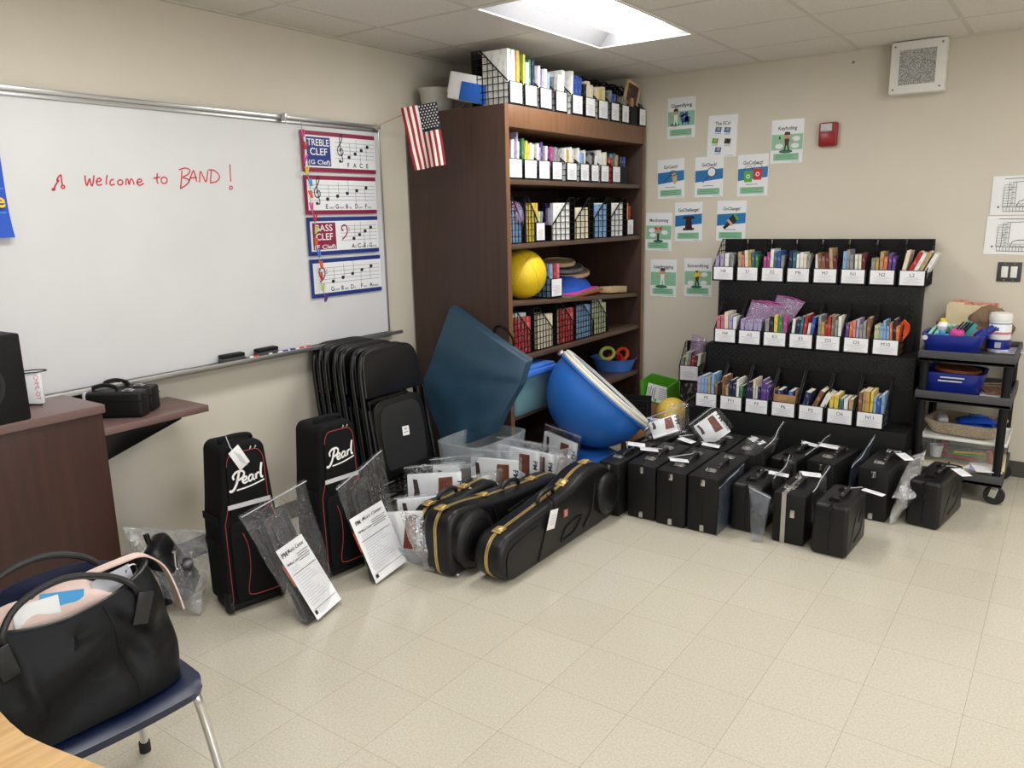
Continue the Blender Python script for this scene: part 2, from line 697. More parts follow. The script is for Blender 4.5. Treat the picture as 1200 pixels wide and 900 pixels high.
_s.inputs['Emission Color'].default_value = (0.82, 0.91, 1.0, 1)
_s.inputs['Emission Strength'].default_value = 2.6
MATS['added_fill_glow'] = sk
structure('pane', box0(new(), XR + 0.055, XR + 0.065, WX0 + 0.05, WX1 - 0.05, WZ0 + 0.05, WZ1 - 0.05), 'added_fill_glow', parent=wn)
structure('wall_front', box0(new(), -0.12, XR + 0.12, YF - 0.12, YF, 0, CEIL), 'wall_paint')
b = new()
box0(b, 3.02, XR, -0.008, 0, 0, 0.1, r=0.003)
box0(b, 0.8, 3.02, -0.008, 0, 0, 0.1, r=0.003)
structure('baseboard_back', b, 'baseboard_rubber')
structure('baseboard_left', box0(new(), 0, 0.008, -7.9, -1.85, 0, 0.1, r=0.003), 'baseboard_rubber')

OX, OY = -0.2558, -1.1214
LIGHTS = [(OX + 2 * F2, OY - 2 * F2), (OX + 2 * F2 + 4 * F2, OY - 2 * F2), (OX + 2 * F2, OY - 6 * F2), (OX + 6 * F2, OY - 6 * F2), (OX + 10 * F2, OY - 2 * F2), (OX + 10 * F2, OY - 6 * F2), (OX + 6 * F2, OY - 10 * F2)]
b = new()
T = 0.012
nx0, ny0 = -1, 0
for i in range(-1, 13):
    for j in range(-1, 13):
        x0, x1 = OX + i * F2, OX + (i + 1) * F2
        y1, y0 = OY + 2 * F2 - j * F2, OY + F2 - j * F2
        if any(lx - 0.01 < (x0 + x1) / 2 < lx + F2 + 0.01 and ly - 0.01 < (y0 + y1) / 2 < ly + 2 * F2 + 0.01 for lx, ly in LIGHTS):
            continue
        x0, x1, y0, y1 = max(x0, 0), min(x1, XR), max(y0, YF), min(y1, 0)
        if x1 - x0 < 0.02 or y1 - y0 < 0.02:
            continue
        box0(b, x0 + T, x1 - T, y0 + T, y1 - T, CEIL + 0.002, CEIL + 0.02)
for i in range(-1, 14):
    x = OX + i * F2
    if 0 < x < XR:
        box0(b, x - T, x + T, YF, 0, CEIL, CEIL + 0.004, mi=1)
for j in range(-1, 14):
    y = OY + 2 * F2 - j * F2
    if YF < y < 0:
        for i in range(-1, 12):
            x0, x1 = max(OX + i * F2, 0), min(OX + (i + 1) * F2, XR)
            if x1 > x0 and not any(lx - 0.01 < (x0 + x1) / 2 < lx + F2 and ly + 0.05 < y < ly + 2 * F2 - 0.05 for lx, ly in LIGHTS):
                box0(b, x0, x1, y - T, y + T, CEIL + 0.0005, CEIL + 0.0045, mi=1)
box0(b, 0, XR, -0.02, 0, CEIL - 0.004, CEIL + 0.004, mi=1)
box0(b, 0, 0.02, YF, 0, CEIL - 0.004, CEIL + 0.004, mi=1)
box0(b, -0.12, XR + 0.12, YF - 0.12, 0.12, CEIL + 0.16, CEIL + 0.2)
structure('ceiling', b, ['ceiling_tile', 'ceiling_grid'])


def fixture_meshes():
    """recessed 2 x 4 ft light: sloped white reflectors around a bowed lens; local origin at its low corner"""
    w, l, h = F2, 2 * F2, 0.075
    f = new()
    fw = 0.018
    for x0, x1, y0, y1 in ((0, fw, 0, l), (w - fw, w, 0, l), (fw, w - fw, 0, fw), (fw, w - fw, l - fw, l)):
        box0(f, x0, x1, y0, y1, -0.006, 0.004, r=0.002)
    g = new()
    lx0, lx1 = 0.145, w - 0.115
    for a, bb in ((fw, lx0), (w - fw, lx1)):
        grid(g, 6, 1, lambda u, v: (a + (bb - a) * u, fw + (l - 2 * fw) * v, 0.0 + h * math.sin(u * PI / 2)))
    for a, bb in ((fw, 0.07), (l - fw, l - 0.07)):
        grid(g, 1, 6, lambda u, v: (fw + (w - 2 * fw) * u, a + (bb - a) * v, h * math.sin(v * PI / 2)))
    box0(g, 0.002, w - 0.002, 0.002, l - 0.002, h + 0.002, h + 0.012)
    e = new()
    nu, nv = 12, 10

    def P(u, v):
        a = PI * v
        y = 0.055 + (l - 0.11) * u
        k = min(1, math.sin(min(u, 1 - u) * 12)) if min(u, 1 - u) < 0.13 else 1
        return ((lx0 + lx1) / 2 - math.cos(a) * (lx1 - lx0) / 2, y, h - 0.07 * math.sin(a) * k)
    grid(e, 40, nv, P)
    bmesh.ops.recalc_face_normals(e, faces=e.faces[:])
    return mesh_of(f, 'frame', 'white_paint'), mesh_of(g, 'reflector', 'light_reflector'), mesh_of(e, 'lens', 'light_lens')


fmesh, gmesh, emesh = fixture_meshes()
for k, (lx, ly) in enumerate(LIGHTS):
    t = thing('ceiling_light', 'lit recessed ceiling light with bowed lens above the bookcase' if k == 0 else 'lit recessed ceiling light out of frame, ' + ['', 'right of the bookcase light', 'over the podium', 'over the middle of the room', 'at the far right by the back wall', 'at the far right of the room', 'behind the camera'][k], 'light', (lx, ly, CEIL), group='recessed ceiling lights')
    part('frame', fmesh, None, t)
    part('reflector', gmesh, None, t)
    part('lens', emesh, None, t, 'glowing lens')

# ---------------------------------------------------------------- whiteboard with tray and rail (left wall: local x runs along +y)
LW = PI / 2
t = thing('whiteboard', 'large white wall board reading Welcome to BAND in red marker', 'whiteboard', (0, -3.3, 0.95), LW)
wy0, wy1 = -1.45, 1.24           # local x
zt = 1.195
part('board', box0(new(), wy0, wy1, -0.022, -0.004, 0, zt - 0.03), 'whiteboard', t)
b = new()
box0(b, wy0, wy1, -0.03, 0, zt - 0.03, zt - 0.018, r=0.002)
box0(b, wy0, wy1, -0.026, 0, zt - 0.018, zt - 0.012)
box0(b, wy0, wy1, -0.036, 0, zt - 0.012, zt + 0.008, r=0.003)
part('map_rail', b, 'aluminium', t, 'grey metal rail')
for x0 in (wy0 - 0.012, wy1):
    part('edge_trim', box0(new(), x0, x0 + 0.012, -0.028, 0, 0, zt, r=0.002), 'aluminium', t)
b = new()
box0(b, wy0, wy1 + 0.03, -0.012, 0, -0.035, 0.022, r=0.002)
box0(b, wy0, wy1 + 0.05, -0.095, -0.01, -0.012, -0.006, r=0.002)
box0(b, wy0, wy1 + 0.05, -0.1, -0.094, -0.014, 0.008, r=0.002)
part('marker_tray', b, 'aluminium', t, 'grey metal tray')
for x in (0.55, 1.215):
    b = new()
    box(b, (x, -0.05, zt - 0.002), (0.02, 0.03, 0.034), r=0.004)
    tube(b, [(x, -0.055, zt + 0.01), (x, -0.062, zt - 0.01), (x, -0.06, zt - 0.035), (x, -0.05, zt - 0.03)], 0.003, 6)
    part('rail_hook', b, 'aluminium', t)


def wbp(px, py):
    p = at(px, py, 0, 0.022)
    return (p.y + 3.3, p.z - 0.95)


def ell(cx, cy, rx, ry, n=12):
    return [(cx + math.cos(2 * PI * i / n + 4) * rx, cy + math.sin(2 * PI * i / n + 4) * ry) for i in range(n + 1)]


strokes = [[(253, 885), (262, 865), (275, 845), (266, 847), (272, 832), (285, 820), (288, 845), (291, 868)], ell(250, 888, 6, 4), ell(295, 876, 8, 7),
           [(398, 822), (400, 850), (407, 870), (414, 850), (421, 838), (424, 858), (431, 871), (437, 850), (440, 822)],
           [(450, 852), (466, 850), (474, 842), (466, 835), (455, 842), (452, 856), (460, 868), (478, 864)],
           [(502, 820), (498, 845), (499, 866)], [(534, 842), (522, 843), (515, 856), (520, 868), (538, 863)], ell(563, 855, 12, 12),
           [(590, 868), (591, 843), (599, 842), (605, 866), (611, 843), (620, 842), (628, 866)],
           [(640, 856), (656, 853), (664, 846), (656, 839), (645, 845), (643, 860), (654, 869), (674, 859)],
           [(737, 812), (735, 845), (741, 862)], [(718, 836), (752, 830)], ell(769, 845, 14, 15),
           [(852, 800), (850, 840), (846, 886)], [(838, 796), (868, 788), (890, 798), (880, 818), (856, 832), (884, 842), (878, 862), (846, 884)],
           [(884, 854), (896, 822), (907, 800), (915, 825), (922, 852)], [(890, 836), (922, 831)],
           [(935, 856), (938, 804), (952, 828), (966, 852), (974, 800)], [(990, 797), (986, 856)], [(976, 796), (1005, 800), (1028, 826), (1016, 850), (984, 858)],
           [(1077, 770), (1081, 852)], ell(1082, 880, 7, 7)]
b = new()
b.free()
for nm, lb, ids in (('note_doodle', 'small red music note doodle', range(0, 3)), ('handwriting', 'red handwritten word Welcome', range(3, 10)), ('handwriting', 'red handwritten word to', range(10, 13)), ('handwriting', 'red handwritten word BAND', range(13, 20)), ('handwriting', 'red exclamation mark', range(20, 22))):
    b = new()
    for s in [strokes[i] for i in ids]:
        stroke(b, [wbp(x / 4, y / 4) for x, y in (q[:2] for q in [tuple(v) for v in smooth_path([(x, y, 0) for x, y in s], 4)])], 0.0062, 0.0225 + 0.0004)
    part(nm, b, 'red_ink', t, lb)
# eraser, markers on the tray
for px, lab in ((272, 'left of the two black felt erasers on the whiteboard tray'), (312, 'right of the two black felt erasers on the whiteboard tray')):
    p = at(px, 424 if px < 300 else 414, 0, 0.05)
    e = thing('whiteboard_eraser', lab, 'eraser', (0.052, p.y, 0.944), LW + (0 if px < 300 else 0.05), 'felt erasers')
    part('felt', box(new(), (0, 0, 0.013), (0.13, 0.045, 0.026), r=0.004), 'grey_plastic', e)
    part('back', box(new(), (0, 0, 0.035), (0.128, 0.045, 0.018), r=0.006), 'black_plastic', e)
for px, py, c, lab in ((300, 420, 'red', 'red-capped marker beside the right eraser on the tray'), (322, 416, 'print_black', 'black-capped marker on the whiteboard tray'), (334, 412, 'navy_print', 'blue-capped marker on the whiteboard tray'), (353, 408, 'red', 'red-capped marker on the tray nearest the folding chairs')):
    p = at(px, py, 0, 0.07)
    e = thing('dry_erase_marker', lab, 'marker', (0.07, p.y, 0.9525), LW + 0.08, 'markers on the tray')
    b = new()
    lathe(b, [(0, -0.04), (0.008, -0.04), (0.0085, -0.036), (0.0085, 0.03), (0, 0.03)], 12, xf(rot=(0, PI / 2, 0)))
    part('barrel', b, 'paper_gloss', e)
    b = new()
    lathe(b, [(0, 0.03), (0.0095, 0.03), (0.009, 0.066), (0.006, 0.07), (0, 0.07)], 12, xf(rot=(0, PI / 2, 0)))
    part('cap', b, c, e)
    b = new()
    lathe(b, [(0.0088, -0.02), (0.0088, 0.018)], 12, xf(rot=(0, PI / 2, 0)))
    part('wrap_band', b, c, e)

# ---------------------------------------------------------------- music posters on the whiteboard
TREBLE = [(0.0, -0.42), (0.10, -0.5), (0.16, -0.38), (0.1, -0.1), (0.03, 0.35), (0.02, 0.75), (0.12, 0.98), (0.2, 0.85), (0.14, 0.62), (-0.06, 0.38), (-0.18, 0.16), (-0.12, -0.08), (0.08, -0.14), (0.22, 0.02), (0.16, 0.2), (0.02, 0.2), (-0.04, 0.06)]
BASS = [(-0.2, -0.35), (0.02, -0.2), (0.14, 0.02), (0.1, 0.24), (-0.06, 0.3), (-0.2, 0.2), (-0.18, 0.06), (-0.1, 0.08)]


def clef_poster(label, z0, w, h, border, block, lines, clef, notes, words, y0=-2.64, wide=False):
    t = thing('music_poster', label, 'poster', (0.03, y0, z0), LW, 'clef strip posters')
    part('sheet', box0(new(), 0, w, -0.002, 0, 0, h, r=0), border, t)
    p = new()
    rect(p, 0.02, w, 0.022, h - 0.022, 0.0024)
    part('panel', p, 'paper_gloss', t, 'white panel')
    sx = 0.03
    if block:
        p = new()
        rect(p, 0.035, 0.2, 0.03, h - 0.03, 0.0028)
        part('title_block', p, block, t)
        for i, s in enumerate(lines):
            p = new()
            sz = (0.05, 0.052, 0.032)[i]
            text(p, s, sz, 0.117, h - 0.075 - 0.048 * i, 0.0032, bold=0.008 if i < 2 else 0.01, width=min(0.15, 0.03 * len(s)))
            part('title_lettering', p, 'paper', t)
        sx = 0.215
    p = new()
    s0, s1 = sx + 0.02, w - 0.012
    top = h - 0.05
    gap = (h - 0.115) / 4 * 0.88
    for k in range(5):
        stroke(p, [(s0, top - gap * k), (s1, top - gap * k)], 0.0016, 0.0028)
    part('staff_lines', p, 'staff_purple', t)
    p = new()
    cx = s0 + 0.035
    if clef == 'treble':
        stroke(p, [(cx + x * 0.1, top - gap * 2.6 + z * 0.1) for x, z, _ in smooth_path([(x, z, 0) for x, z in TREBLE], 4)], 0.006, 0.0032)
        disc(p, (cx - 0.004, top - gap * 2.6 - 0.045), 0.009, 0.0032)
    else:
        stroke(p, [(cx + x * 0.12, top - gap * 1.6 + z * 0.12) for x, z, _ in smooth_path([(x, z, 0) for x, z in BASS], 4)], 0.008, 0.0032)
        disc(p, (cx + 0.03, top - gap * 0.6), 0.004, 0.0032)
        disc(p, (cx + 0.03, top - gap * 1.4), 0.004, 0.0032)
    part('clef', p, 'print_black' if clef == 'treble' else 'maroon_print', t)
    n = len(words)
    q = new()
    for k, wd in enumerate(words):
        p = new()
        x = s0 + 0.085 + (s1 - s0 - 0.1) * (k + 0.3) / n
        z = top - gap * 4 + gap * 4 * (k + 0.35) / n
        disc(p, (x, z), 0.012, 0.0032, rz=0.010)
        up = 1 if k < n - 2 else -1
        stroke(p, [(x + 0.01 * up, z), (x + 0.01 * up, z + 0.075 * up)], 0.002, 0.0032)
        text(q, wd[0], 0.034, x - 0.008, 0.03, 0.0032, bold=0.02, align='CENTER')
        if len(wd) > 1:
            text(q, wd[1:], 0.021, x + 0.008, 0.03, 0.0032, align='LEFT')
        part('note', p, 'print_black', t)
    part('lettering', q, 'print_black', t)
    return t


clef_poster('top music poster with navy Treble Clef block spelling FACE', 1.88, 0.54, 0.21, 'maroon_print', 'navy_print', ('TREBLE', 'CLEF', '(G Clef)'), 'treble', None, ('F', 'A', 'C', 'E'))
clef_poster('maroon-edged music poster reading Every Good Boy Does Fine', 1.655, 0.53, 0.205, 'maroon_print', None, (), 'treble', None, ('Every', 'Good', 'Boy', 'Does', 'Fine'))
clef_poster('music poster with maroon Bass Clef block reading All Cows Eat Grass', 1.435, 0.53, 0.205, 'navy_print', 'maroon_print', ('BASS', 'CLEF', '(F Clef)'), 'bass', None, ('All', 'Cows', 'Eat', 'Grass'))
clef_poster('lowest music poster reading Good Boys Do Fine Always', 1.205, 0.535, 0.21, 'navy_print', None, (), 'bass', None, ('Good', 'Boys', 'Do', 'Fine', 'Always'))
# string of coloured pegs hanging in front of the posters
t = thing('peg_string', 'string of small coloured pegs hanging from the whiteboard rail', 'decoration', (0.05, -2.645, 2.13), LW)
pts = [(0.0 + 0.02 * i * 0.25 + 0.008 * math.sin(i * 1.9), -0.004, -0.06 - i * 0.062) for i in range(15)]
part('cord', tube(new(), [(0, 0, 0.0)] + pts, 0.002, 6), 'sheer_grey', t)
cols = ['pink', 'red', 'pink', 'yellow', 'sky_blue', 'orange', 'pink', 'red', 'lime', 'orange', 'lid_blue', 'orange', 'red', 'lime', 'purple']
for i, (x, y, z) in enumerate(pts):
    b = new()
    for s in (-1, 1):
        box(b, (x + s * 0.006, y - 0.006, z), (0.007, 0.008, 0.04), (0, s * 0.18 + 0.3 * math.sin(i), 0), r=0.002)
    part('peg', b, cols[i], t, smooth=True)

# blue chart at the left edge of the photo
t = thing('word_chart', 'blue pocket chart with yellow lettering at left end of whiteboard', 'chart', (0.034, -4.66, 1.585), LW)
b = new()


def ch(u, v):
    curl = 0.018 * max(0, 1 - v * 4) ** 2
    return (0.56 * u + (0.0 if v > .3 else 0.01 * (0.3 - v)), -0.004 - curl, 0.545 * v)


grid(b, 8, 24, ch)
part('sheet', b, 'fabric_blue', t)
p = new()
for k in range(5):
    rect(p, 0.0, 0.553, 0.09 + 0.09 * k, 0.098 + 0.09 * k, 0.006)
part('pocket_strip', p, 'lid_blue', t)
p = new()
text(p, 'e', 0.075, 0.53, 0.115, 0.02, bold=0.02)
part('lettering', p, 'yellow', t)

# ---------------------------------------------------------------- flag on a stick
b0 = V((0.06, -2.13, 2.135))
b1 = V((0.29, -1.99, 2.245))
t = thing('hand_flag', 'small American flag hanging from a stick beside the bookcase', 'flag', b0)
part('stick', tube(new(), [(0, 0, 0), b1 - b0 + V((0.06, 0.05, 0.02))], 0.0035, 8), 'tan_disc', t, 'thin wooden stick')
# cloth: hangs vertically, stripes run down, canton at upper right
fw, fh = 0.2, 0.335
right = V((0.83, 0.56, 0)).normalized()
nrm = V((0.56, -0.83, 0))
org = V((0.365, -2.075, 2.235)) - b0


def cloth(u, v):
    # u across, v down
    sway = 0.012 * math.sin(u * 9 + v * 2) * (0.3 + v) + 0.006 * math.sin(v * 11 + u * 4)
    return org + right * ((u - 0.5) * fw * (1 - 0.12 * v) + 0.05 * v) + V((0, 0, -fh * v + 0.03 * (u - 0.5))) + nrm * sway


b = new()
nu, nv = 26, 30
vs = [[b.verts.new(cloth(i / nu, j / nv)) for j in range(nv + 1)] for i in range(nu + 1)]
for i in range(nu):
    for j in range(nv):
        f = b.faces.new((vs[i][j], vs[i + 1][j], vs[i + 1][j + 1], vs[i][j + 1]))
        u, v = (i + .5) / nu, (j + .5) / nv
        canton = u > 0.46 and v < 0.42
        f.material_index = 2 if canton else (0 if (i // 2) % 2 == 0 else 1)
solidify(b, 0.0012)
part('cloth', b, ['flag_red', 'flag_white', 'flag_blue'], t, 'red and white striped cloth')
p = new()
for i in range(6):
    for j in range(9):
        u = 0.5 + 0.085 * i + (0.042 if j % 2 else 0)
        v = 0.03 + j * 0.043
        if u > 0.98:
            continue
        c = cloth(u, v) + nrm * 0.004
        ring = [c + right * math.cos(a) * (0.0056 if k % 2 == 0 else 0.0026) + V((0, 0, 1)) * math.sin(a) * (0.0056 if k % 2 == 0 else 0.0026) for k, a in enumerate([PI / 2 + PI / 5 * q for q in range(10)])]
        p.faces.new([p.verts.new(q) for q in ring])
part('stars', p, 'flag_white', t)
ORD = ['first', 'second', 'third', 'fourth', 'fifth', 'sixth', 'seventh', 'eighth', 'ninth', 'tenth', 'eleventh', 'twelfth']
PAL = {  # letter: (word, rgb)
    'v': ('lilac', (176, 160, 206)), 'w': ('white', (236, 236, 232)), 'g': ('grey', (150, 150, 152)), 't': ('tan', (196, 160, 112)),
    'p': ('pink', (226, 110, 130)), 'c': ('cream', (234, 222, 190)), 'o': ('gold', (214, 168, 60)), 'e': ('teal', (52, 110, 124)),
    'G': ('green', (64, 140, 78)), 'm': ('magenta', (186, 60, 140)), 'b': ('blue', (44, 84, 180)), 'n': ('navy', (34, 42, 92)),
    'B': ('brown', (140, 92, 56)), 'r': ('red', (196, 44, 48)), 'M': ('maroon', (110, 36, 48)), 'l': ('light blue', (126, 172, 220)),
    'O': ('orange', (238, 110, 50)), 'V': ('violet', (96, 60, 150)), 'y': ('yellow', (240, 208, 70)), 's': ('salmon', (230, 140, 120)),
    'a': ('pale green', (196, 210, 160)), 'k': ('black', (34, 32, 34)), 'i': ('lime green', (170, 196, 70)), 'S': ('olive', (128, 118, 80)),
}
PAGES = M('book_pages', (228, 220, 200), 0.8, var=0.08, scale=200, stretch=(30, 1, 1))
for k, (w_, c_) in PAL.items():
    c2 = tuple(int(x + (235 - x) * 0.45) if sum(c_) < 420 else int(x * (0.9 if w_ in ('white', 'cream') else 0.74)) for x in c_)
    g_ = sum(c_) / 3
    c_ = tuple(int(x * 0.8 + g_ * 0.2) for x in c_)
    M('cover_' + w_.replace(' ', '_'), c_, 0.38, scale=17, rgb2=c2, contrast=(0.56, 0.6), stretch=(3, 3, 1.4))


def book_bm(th, w, h):
    """book standing upright: thickness in x, depth w away from the viewer, height h, spine at y = 0"""
    b = new()
    k = min(0.0016, th * 0.2)
    box0(b, -th / 2, -th / 2 + k, 0, w, 0, h)
    box0(b, th / 2 - k, th / 2, 0, w, 0, h)
    box0(b, -th / 2 + k, th / 2 - k, 0, k * 1.2, 0, h)
    box0(b, -th / 2 + k, th / 2 - k, k * 1.2, w - 0.003, 0.002, h - 0.003, mi=1)
    return b


_bk = {}


def book_mesh(ch, th, w, h):
    key = (ch, round(th, 3), round(w, 2), round(h, 2))
    if key not in _bk:
        _bk[key] = mesh_of(book_bm(key[1], key[2], key[3]), 'book', ['cover_' + PAL[ch][0].replace(' ', '_'), 'book_pages'], smooth=False)
    return _bk[key]


_hm = {}


def holder_meshes(w, d, hf, hb, mirror=False):
    key = (w, d, hf, hb)
    if key in _hm:
        return _hm[key]
    fr = box0(new(), -w / 2, w / 2, 0, 0.004, 0, hf, r=0.001)
    bk = new()
    box0(bk, -w / 2, w / 2, d - 0.004, d, 0, hb, r=0.001)
    bs = box0(new(), -w / 2, w / 2, 0.004, d - 0.004, 0, 0.004)

    def topz(y):
        k = (y - 0.012) / (d * 0.72)
        return hf + (hb - hf) * min(1, max(0, k))
    sd = new()
    n = max(4, int(d / 0.034))
    r = 0.0045
    for i in range(n + 1):
        y = 0.003 + (d - 0.006) * i / n
        box(sd, (0, y, topz(y) / 2), (0.003, r, topz(y)))
    m = int(hb / 0.036)
    for j in range(m + 1):
        z = 0.003 + (hb - 0.006) * j / m
        ys = 0.0 if z <= hf else 0.012 + (z - hf) / (hb - hf) * d * 0.72
        if d - ys > 0.01:
            box(sd, (0, (ys + d) / 2, z), (0.003, d - ys, r))
    y1 = 0.012 + d * 0.72
    a = math.atan2(hb - hf, y1 - 0.012)
    ln = math.hypot(hb - hf, y1 - 0.012)
    box(sd, (0, (0.012 + y1) / 2, (hf + hb) / 2), (0.0045, ln, 0.0065), (a, 0, 0))
    cd = box0(new(), -w * 0.43, w * 0.43, -0.0012, 0, hf * 0.1, hf * 0.96)
    _hm[key] = [mesh_of(x, nm, mt, smooth=False) for x, nm, mt in ((fr, 'front_panel', 'black_wire'), (bk, 'back_panel', 'black_wire'), (bs, 'base_panel', 'black_wire'), (sd, 'side_grid', 'black_wire'), (cd, 'label_card', 'card_label'))]
    return _hm[key]


def holder(loc, rot, w, d, hf, hb, label, group, code=None, card=True, tall_card=False, big=1.0):
    t = thing('magazine_holder', label, 'magazine holder', loc, rot, group)
    fr, bk, bs, sd, cd = holder_meshes(w, d, hf, hb)
    part('front_panel', fr, None, t)
    part('back_panel', bk, None, t)
    part('base_panel', bs, None, t)
    part('side_grid', sd, None, t, loc=(-w / 2 + 0.0015, 0, 0))
    part('side_grid', sd, None, t, loc=(w / 2 - 0.0015, 0, 0))
    if card:
        c = part('label_card', cd, None, t, 'white printed label card')
        b = new()
        zt_ = hf * 0.96
        if code:
            text(b, code, hf * 0.30 * big, 0, zt_ - hf * 0.36, 0.0016, bold=0.0)
        q = new()
        k0 = 0.42 if code else 0.34
        for i in range(6 if not tall_card else 8):
            ww = w * (0.18 + 0.16 * ((i * 37 + len(label)) % 5) / 4)
            z = zt_ - hf * (k0 + (0.075 if not tall_card else 0.06) * i)
            if z > hf * 0.14:
                rect(q, -ww, ww, z - hf * 0.012, z + hf * 0.012, 0.0015)
        if code:
            part('lettering', b, 'print_black', c)
        else:
            b.free()
        part('small_print', q, 'print_light', c)
    return t


def fill(t, w, d, letters, where, group, hs=(0.15, 0.2), tilt=0.0, depth=0.16, th=None, y0=0.012, kind='book', z0=0.006):
    """thin books standing in a holder, left to right"""
    R = Matrix.Translation(t.location) @ t.rotation_euler.to_matrix().to_4x4()
    n = len(letters)
    inner = w - 0.012
    step = inner / n
    for i, chh in enumerate(letters):
        tk = min(step * 0.92, th or 0.03) * (0.75 + 0.25 * rnd.random())
        h = hs[0] + (hs[1] - hs[0]) * rnd.random()
        x = -inner / 2 + step * (i + 0.5)
        tl = tilt if i not in (0,) else tilt * 0.4
        tl = max(-0.5, min(0.5, tl + (rnd.random() - 0.5) * 0.04))
        room = (w / 2 - 0.005) - abs(x + math.sin(tl) * h / 2) - tk / 2
        x0 = x - math.sin(tl) * h * 0.5 * (0.6 if tilt else 1)
        dd = min(depth * (0.9 + 0.1 * rnd.random()), d - 0.03)
        me = book_mesh(chh, max(0.004, tk), dd, h)
        o = bpy.data.objects.new(kind, me)
        COL.objects.link(o)
        o.matrix_world = R @ Matrix.Translation((x0, y0 + 0.012 * rnd.random(), z0)) @ Matrix.Rotation(tl, 4, 'Y')
        o['label'] = PAL[chh][0] + ' ' + kind + ', ' + ORD[i] + ' from left ' + where
        o['category'] = kind
        o['group'] = group


# ---------------------------------------------------------------- bookcase (faces +x; local x runs along +y)
BX, BY = 0.755, -1.805
BW, BD, BH, PT = 1.755, 0.74, 2.235, 0.036
t = thing('bookcase', 'tall dark wood bookcase in the corner packed with magazine holders', 'bookcase', (BX, BY, 0), LW)
BKT = t
for x0 in (0, BW - PT):
    s = part('side_panel', box0(new(), x0, x0 + PT, 0.004, BD, 0, BH, r=0.002), 'wood_dark', t)
    part('edge_band', box0(new(), x0, x0 + PT, 0, 0.0038, 0, BH), 'wood_edge', s, 'lighter brown edge')
part('back_panel', box0(new(), PT, BW - PT, BD - 0.012, BD, 0, BH), 'wood_dark', t)
part('top_rail', box0(new(), PT + 0.001, BW - PT - 0.001, 0.002, BD - 0.013, BH - 0.12, BH, r=0.002), 'wood_edge', t)
part('plinth', box0(new(), PT + 0.001, BW - PT - 0.001, 0.03, 0.05, 0, 0.07), 'wood_dark', t)
SHZ = [1.83, 1.462, None, 0.79, 0.437, 0.1]
for z in SHZ:
    b = new()
    if z is None:
        b = box(new(), (BW / 2, BD / 2 + 0.0, 1.082 - 0.014), (BW - 2 * PT - 0.012, BD - 0.05, 0.026), (0, 0.058, 0), r=0.002)
    else:
        box0(b, PT + 0.001, BW - PT - 0.001, 0.012, BD - 0.013, z - 0.028, z, r=0.002)
    part('shelf', b, 'wood_shelf', t)


def bl(px, py, x=None):
    """world y on the plane of the bookcase's front for a pixel of the photograph"""
    return at(px, py, 0, BX if x is None else x).y


def sz(y):
    """height of the sagging middle shelf at world y"""
    return 1.082 - 0.001 - (y - BY - BW / 2) * 0.058


# top of the bookcase: a row of eleven
top_fill = ['wwo', 'iwGn', 'wvwl', 'gww', 'wbb', 'kcc', 'cyc', 'gbk', 'SgS', 'BtM', 'k']
pxs = [(606, 106), (623.5, 113), (641, 118), (659, 121), (678, 124), (693, 127), (708, 130), (722, 132), (734, 134), (744, 137), (754, 138)]
H_TOP = []
for i, (px, py) in enumerate(pxs):
    y = bl(px, py)
    w = 0.132 if i < 7 else 0.118
    if i >= 8:
        w = 0.105
    pos = 'the %s holder on top of bookcase' % ORD[i]
    lab = 'black wire magazine holder with white card, %s from left on top of bookcase' % ORD[i]
    if i == 9:
        lab = 'black wire magazine holder without a card on top of the bookcase'
        pos = 'the cardless holder on top of bookcase'
    h = holder((BX - 0.006, y, BH + 0.001), LW, w, 0.265, 0.125, 0.305, lab, 'magazine holders on top of the bookcase', card=i != 9, tall_card=True)
    H_TOP.append(h)
    hs = [(0.29, 0.31), (0.24, 0.3), (0.2, 0.26), (0.2, 0.26), (0.22, 0.27), (0.19, 0.22), (0.19, 0.215), (0.17, 0.2), (0.16, 0.2), (0.17, 0.21), (0.14, 0.16)][i]
    fill(h, w, 0.265, top_fill[i], 'in ' + pos, 'books on top of the bookcase', hs, (0, 0, 0.05, 0.08, 0.16, 0, 0, 0.2, 0.15, 0.1, 0)[i], 0.2, th=0.04)
# framed picture on top, right end
fr = thing('picture_frame', 'framed dark picture leaning on magazine holders on top of bookcase', 'picture frame', (BX - 0.055, bl(744, 120), BH + 0.118), (0.12, 0.16, LW))
b = new()
for x0, x1, z0, z1 in ((-0.1, 0.1, 0, 0.018), (-0.1, 0.1, 0.162, 0.18), (-0.1, -0.082, 0.018, 0.162), (0.082, 0.1, 0.018, 0.162)):
    box0(b, x0, x1, -0.02, 0, z0, z1, r=0.003)
part('frame', b, 'tan_disc', fr)
part('picture', box0(new(), -0.082, 0.082, -0.012, -0.004, 0.018, 0.162), M('dark_print', (58, 36, 32), 0.35, scale=28, rgb2=(150, 110, 80), contrast=(0.6, 0.7)), fr)
# a dark bag lump behind the holders on top
b = new()
lathe(b, [(0, 0), (0.2, 0.01), (0.22, 0.08), (0.16, 0.2), (0.05, 0.245), (0, 0.25)], 28, xf((0, 0, 0)), sx=0.55, sy=1.5)
for v in b.verts:
    v.co += V((noise.noise(v.co * 9), noise.noise(v.co * 9 + V((5, 5, 5))), noise.noise(v.co * 8 + V((9, 2, 2))))) * 0.02
    v.co.z = max(v.co.z, 0)
solo('cloth_bag', b, 'black_nylon', 'black cloth bag slumped behind the holders on top of bookcase', 'bag', (BX - 0.45, bl(716, 97), BH + 0.001))
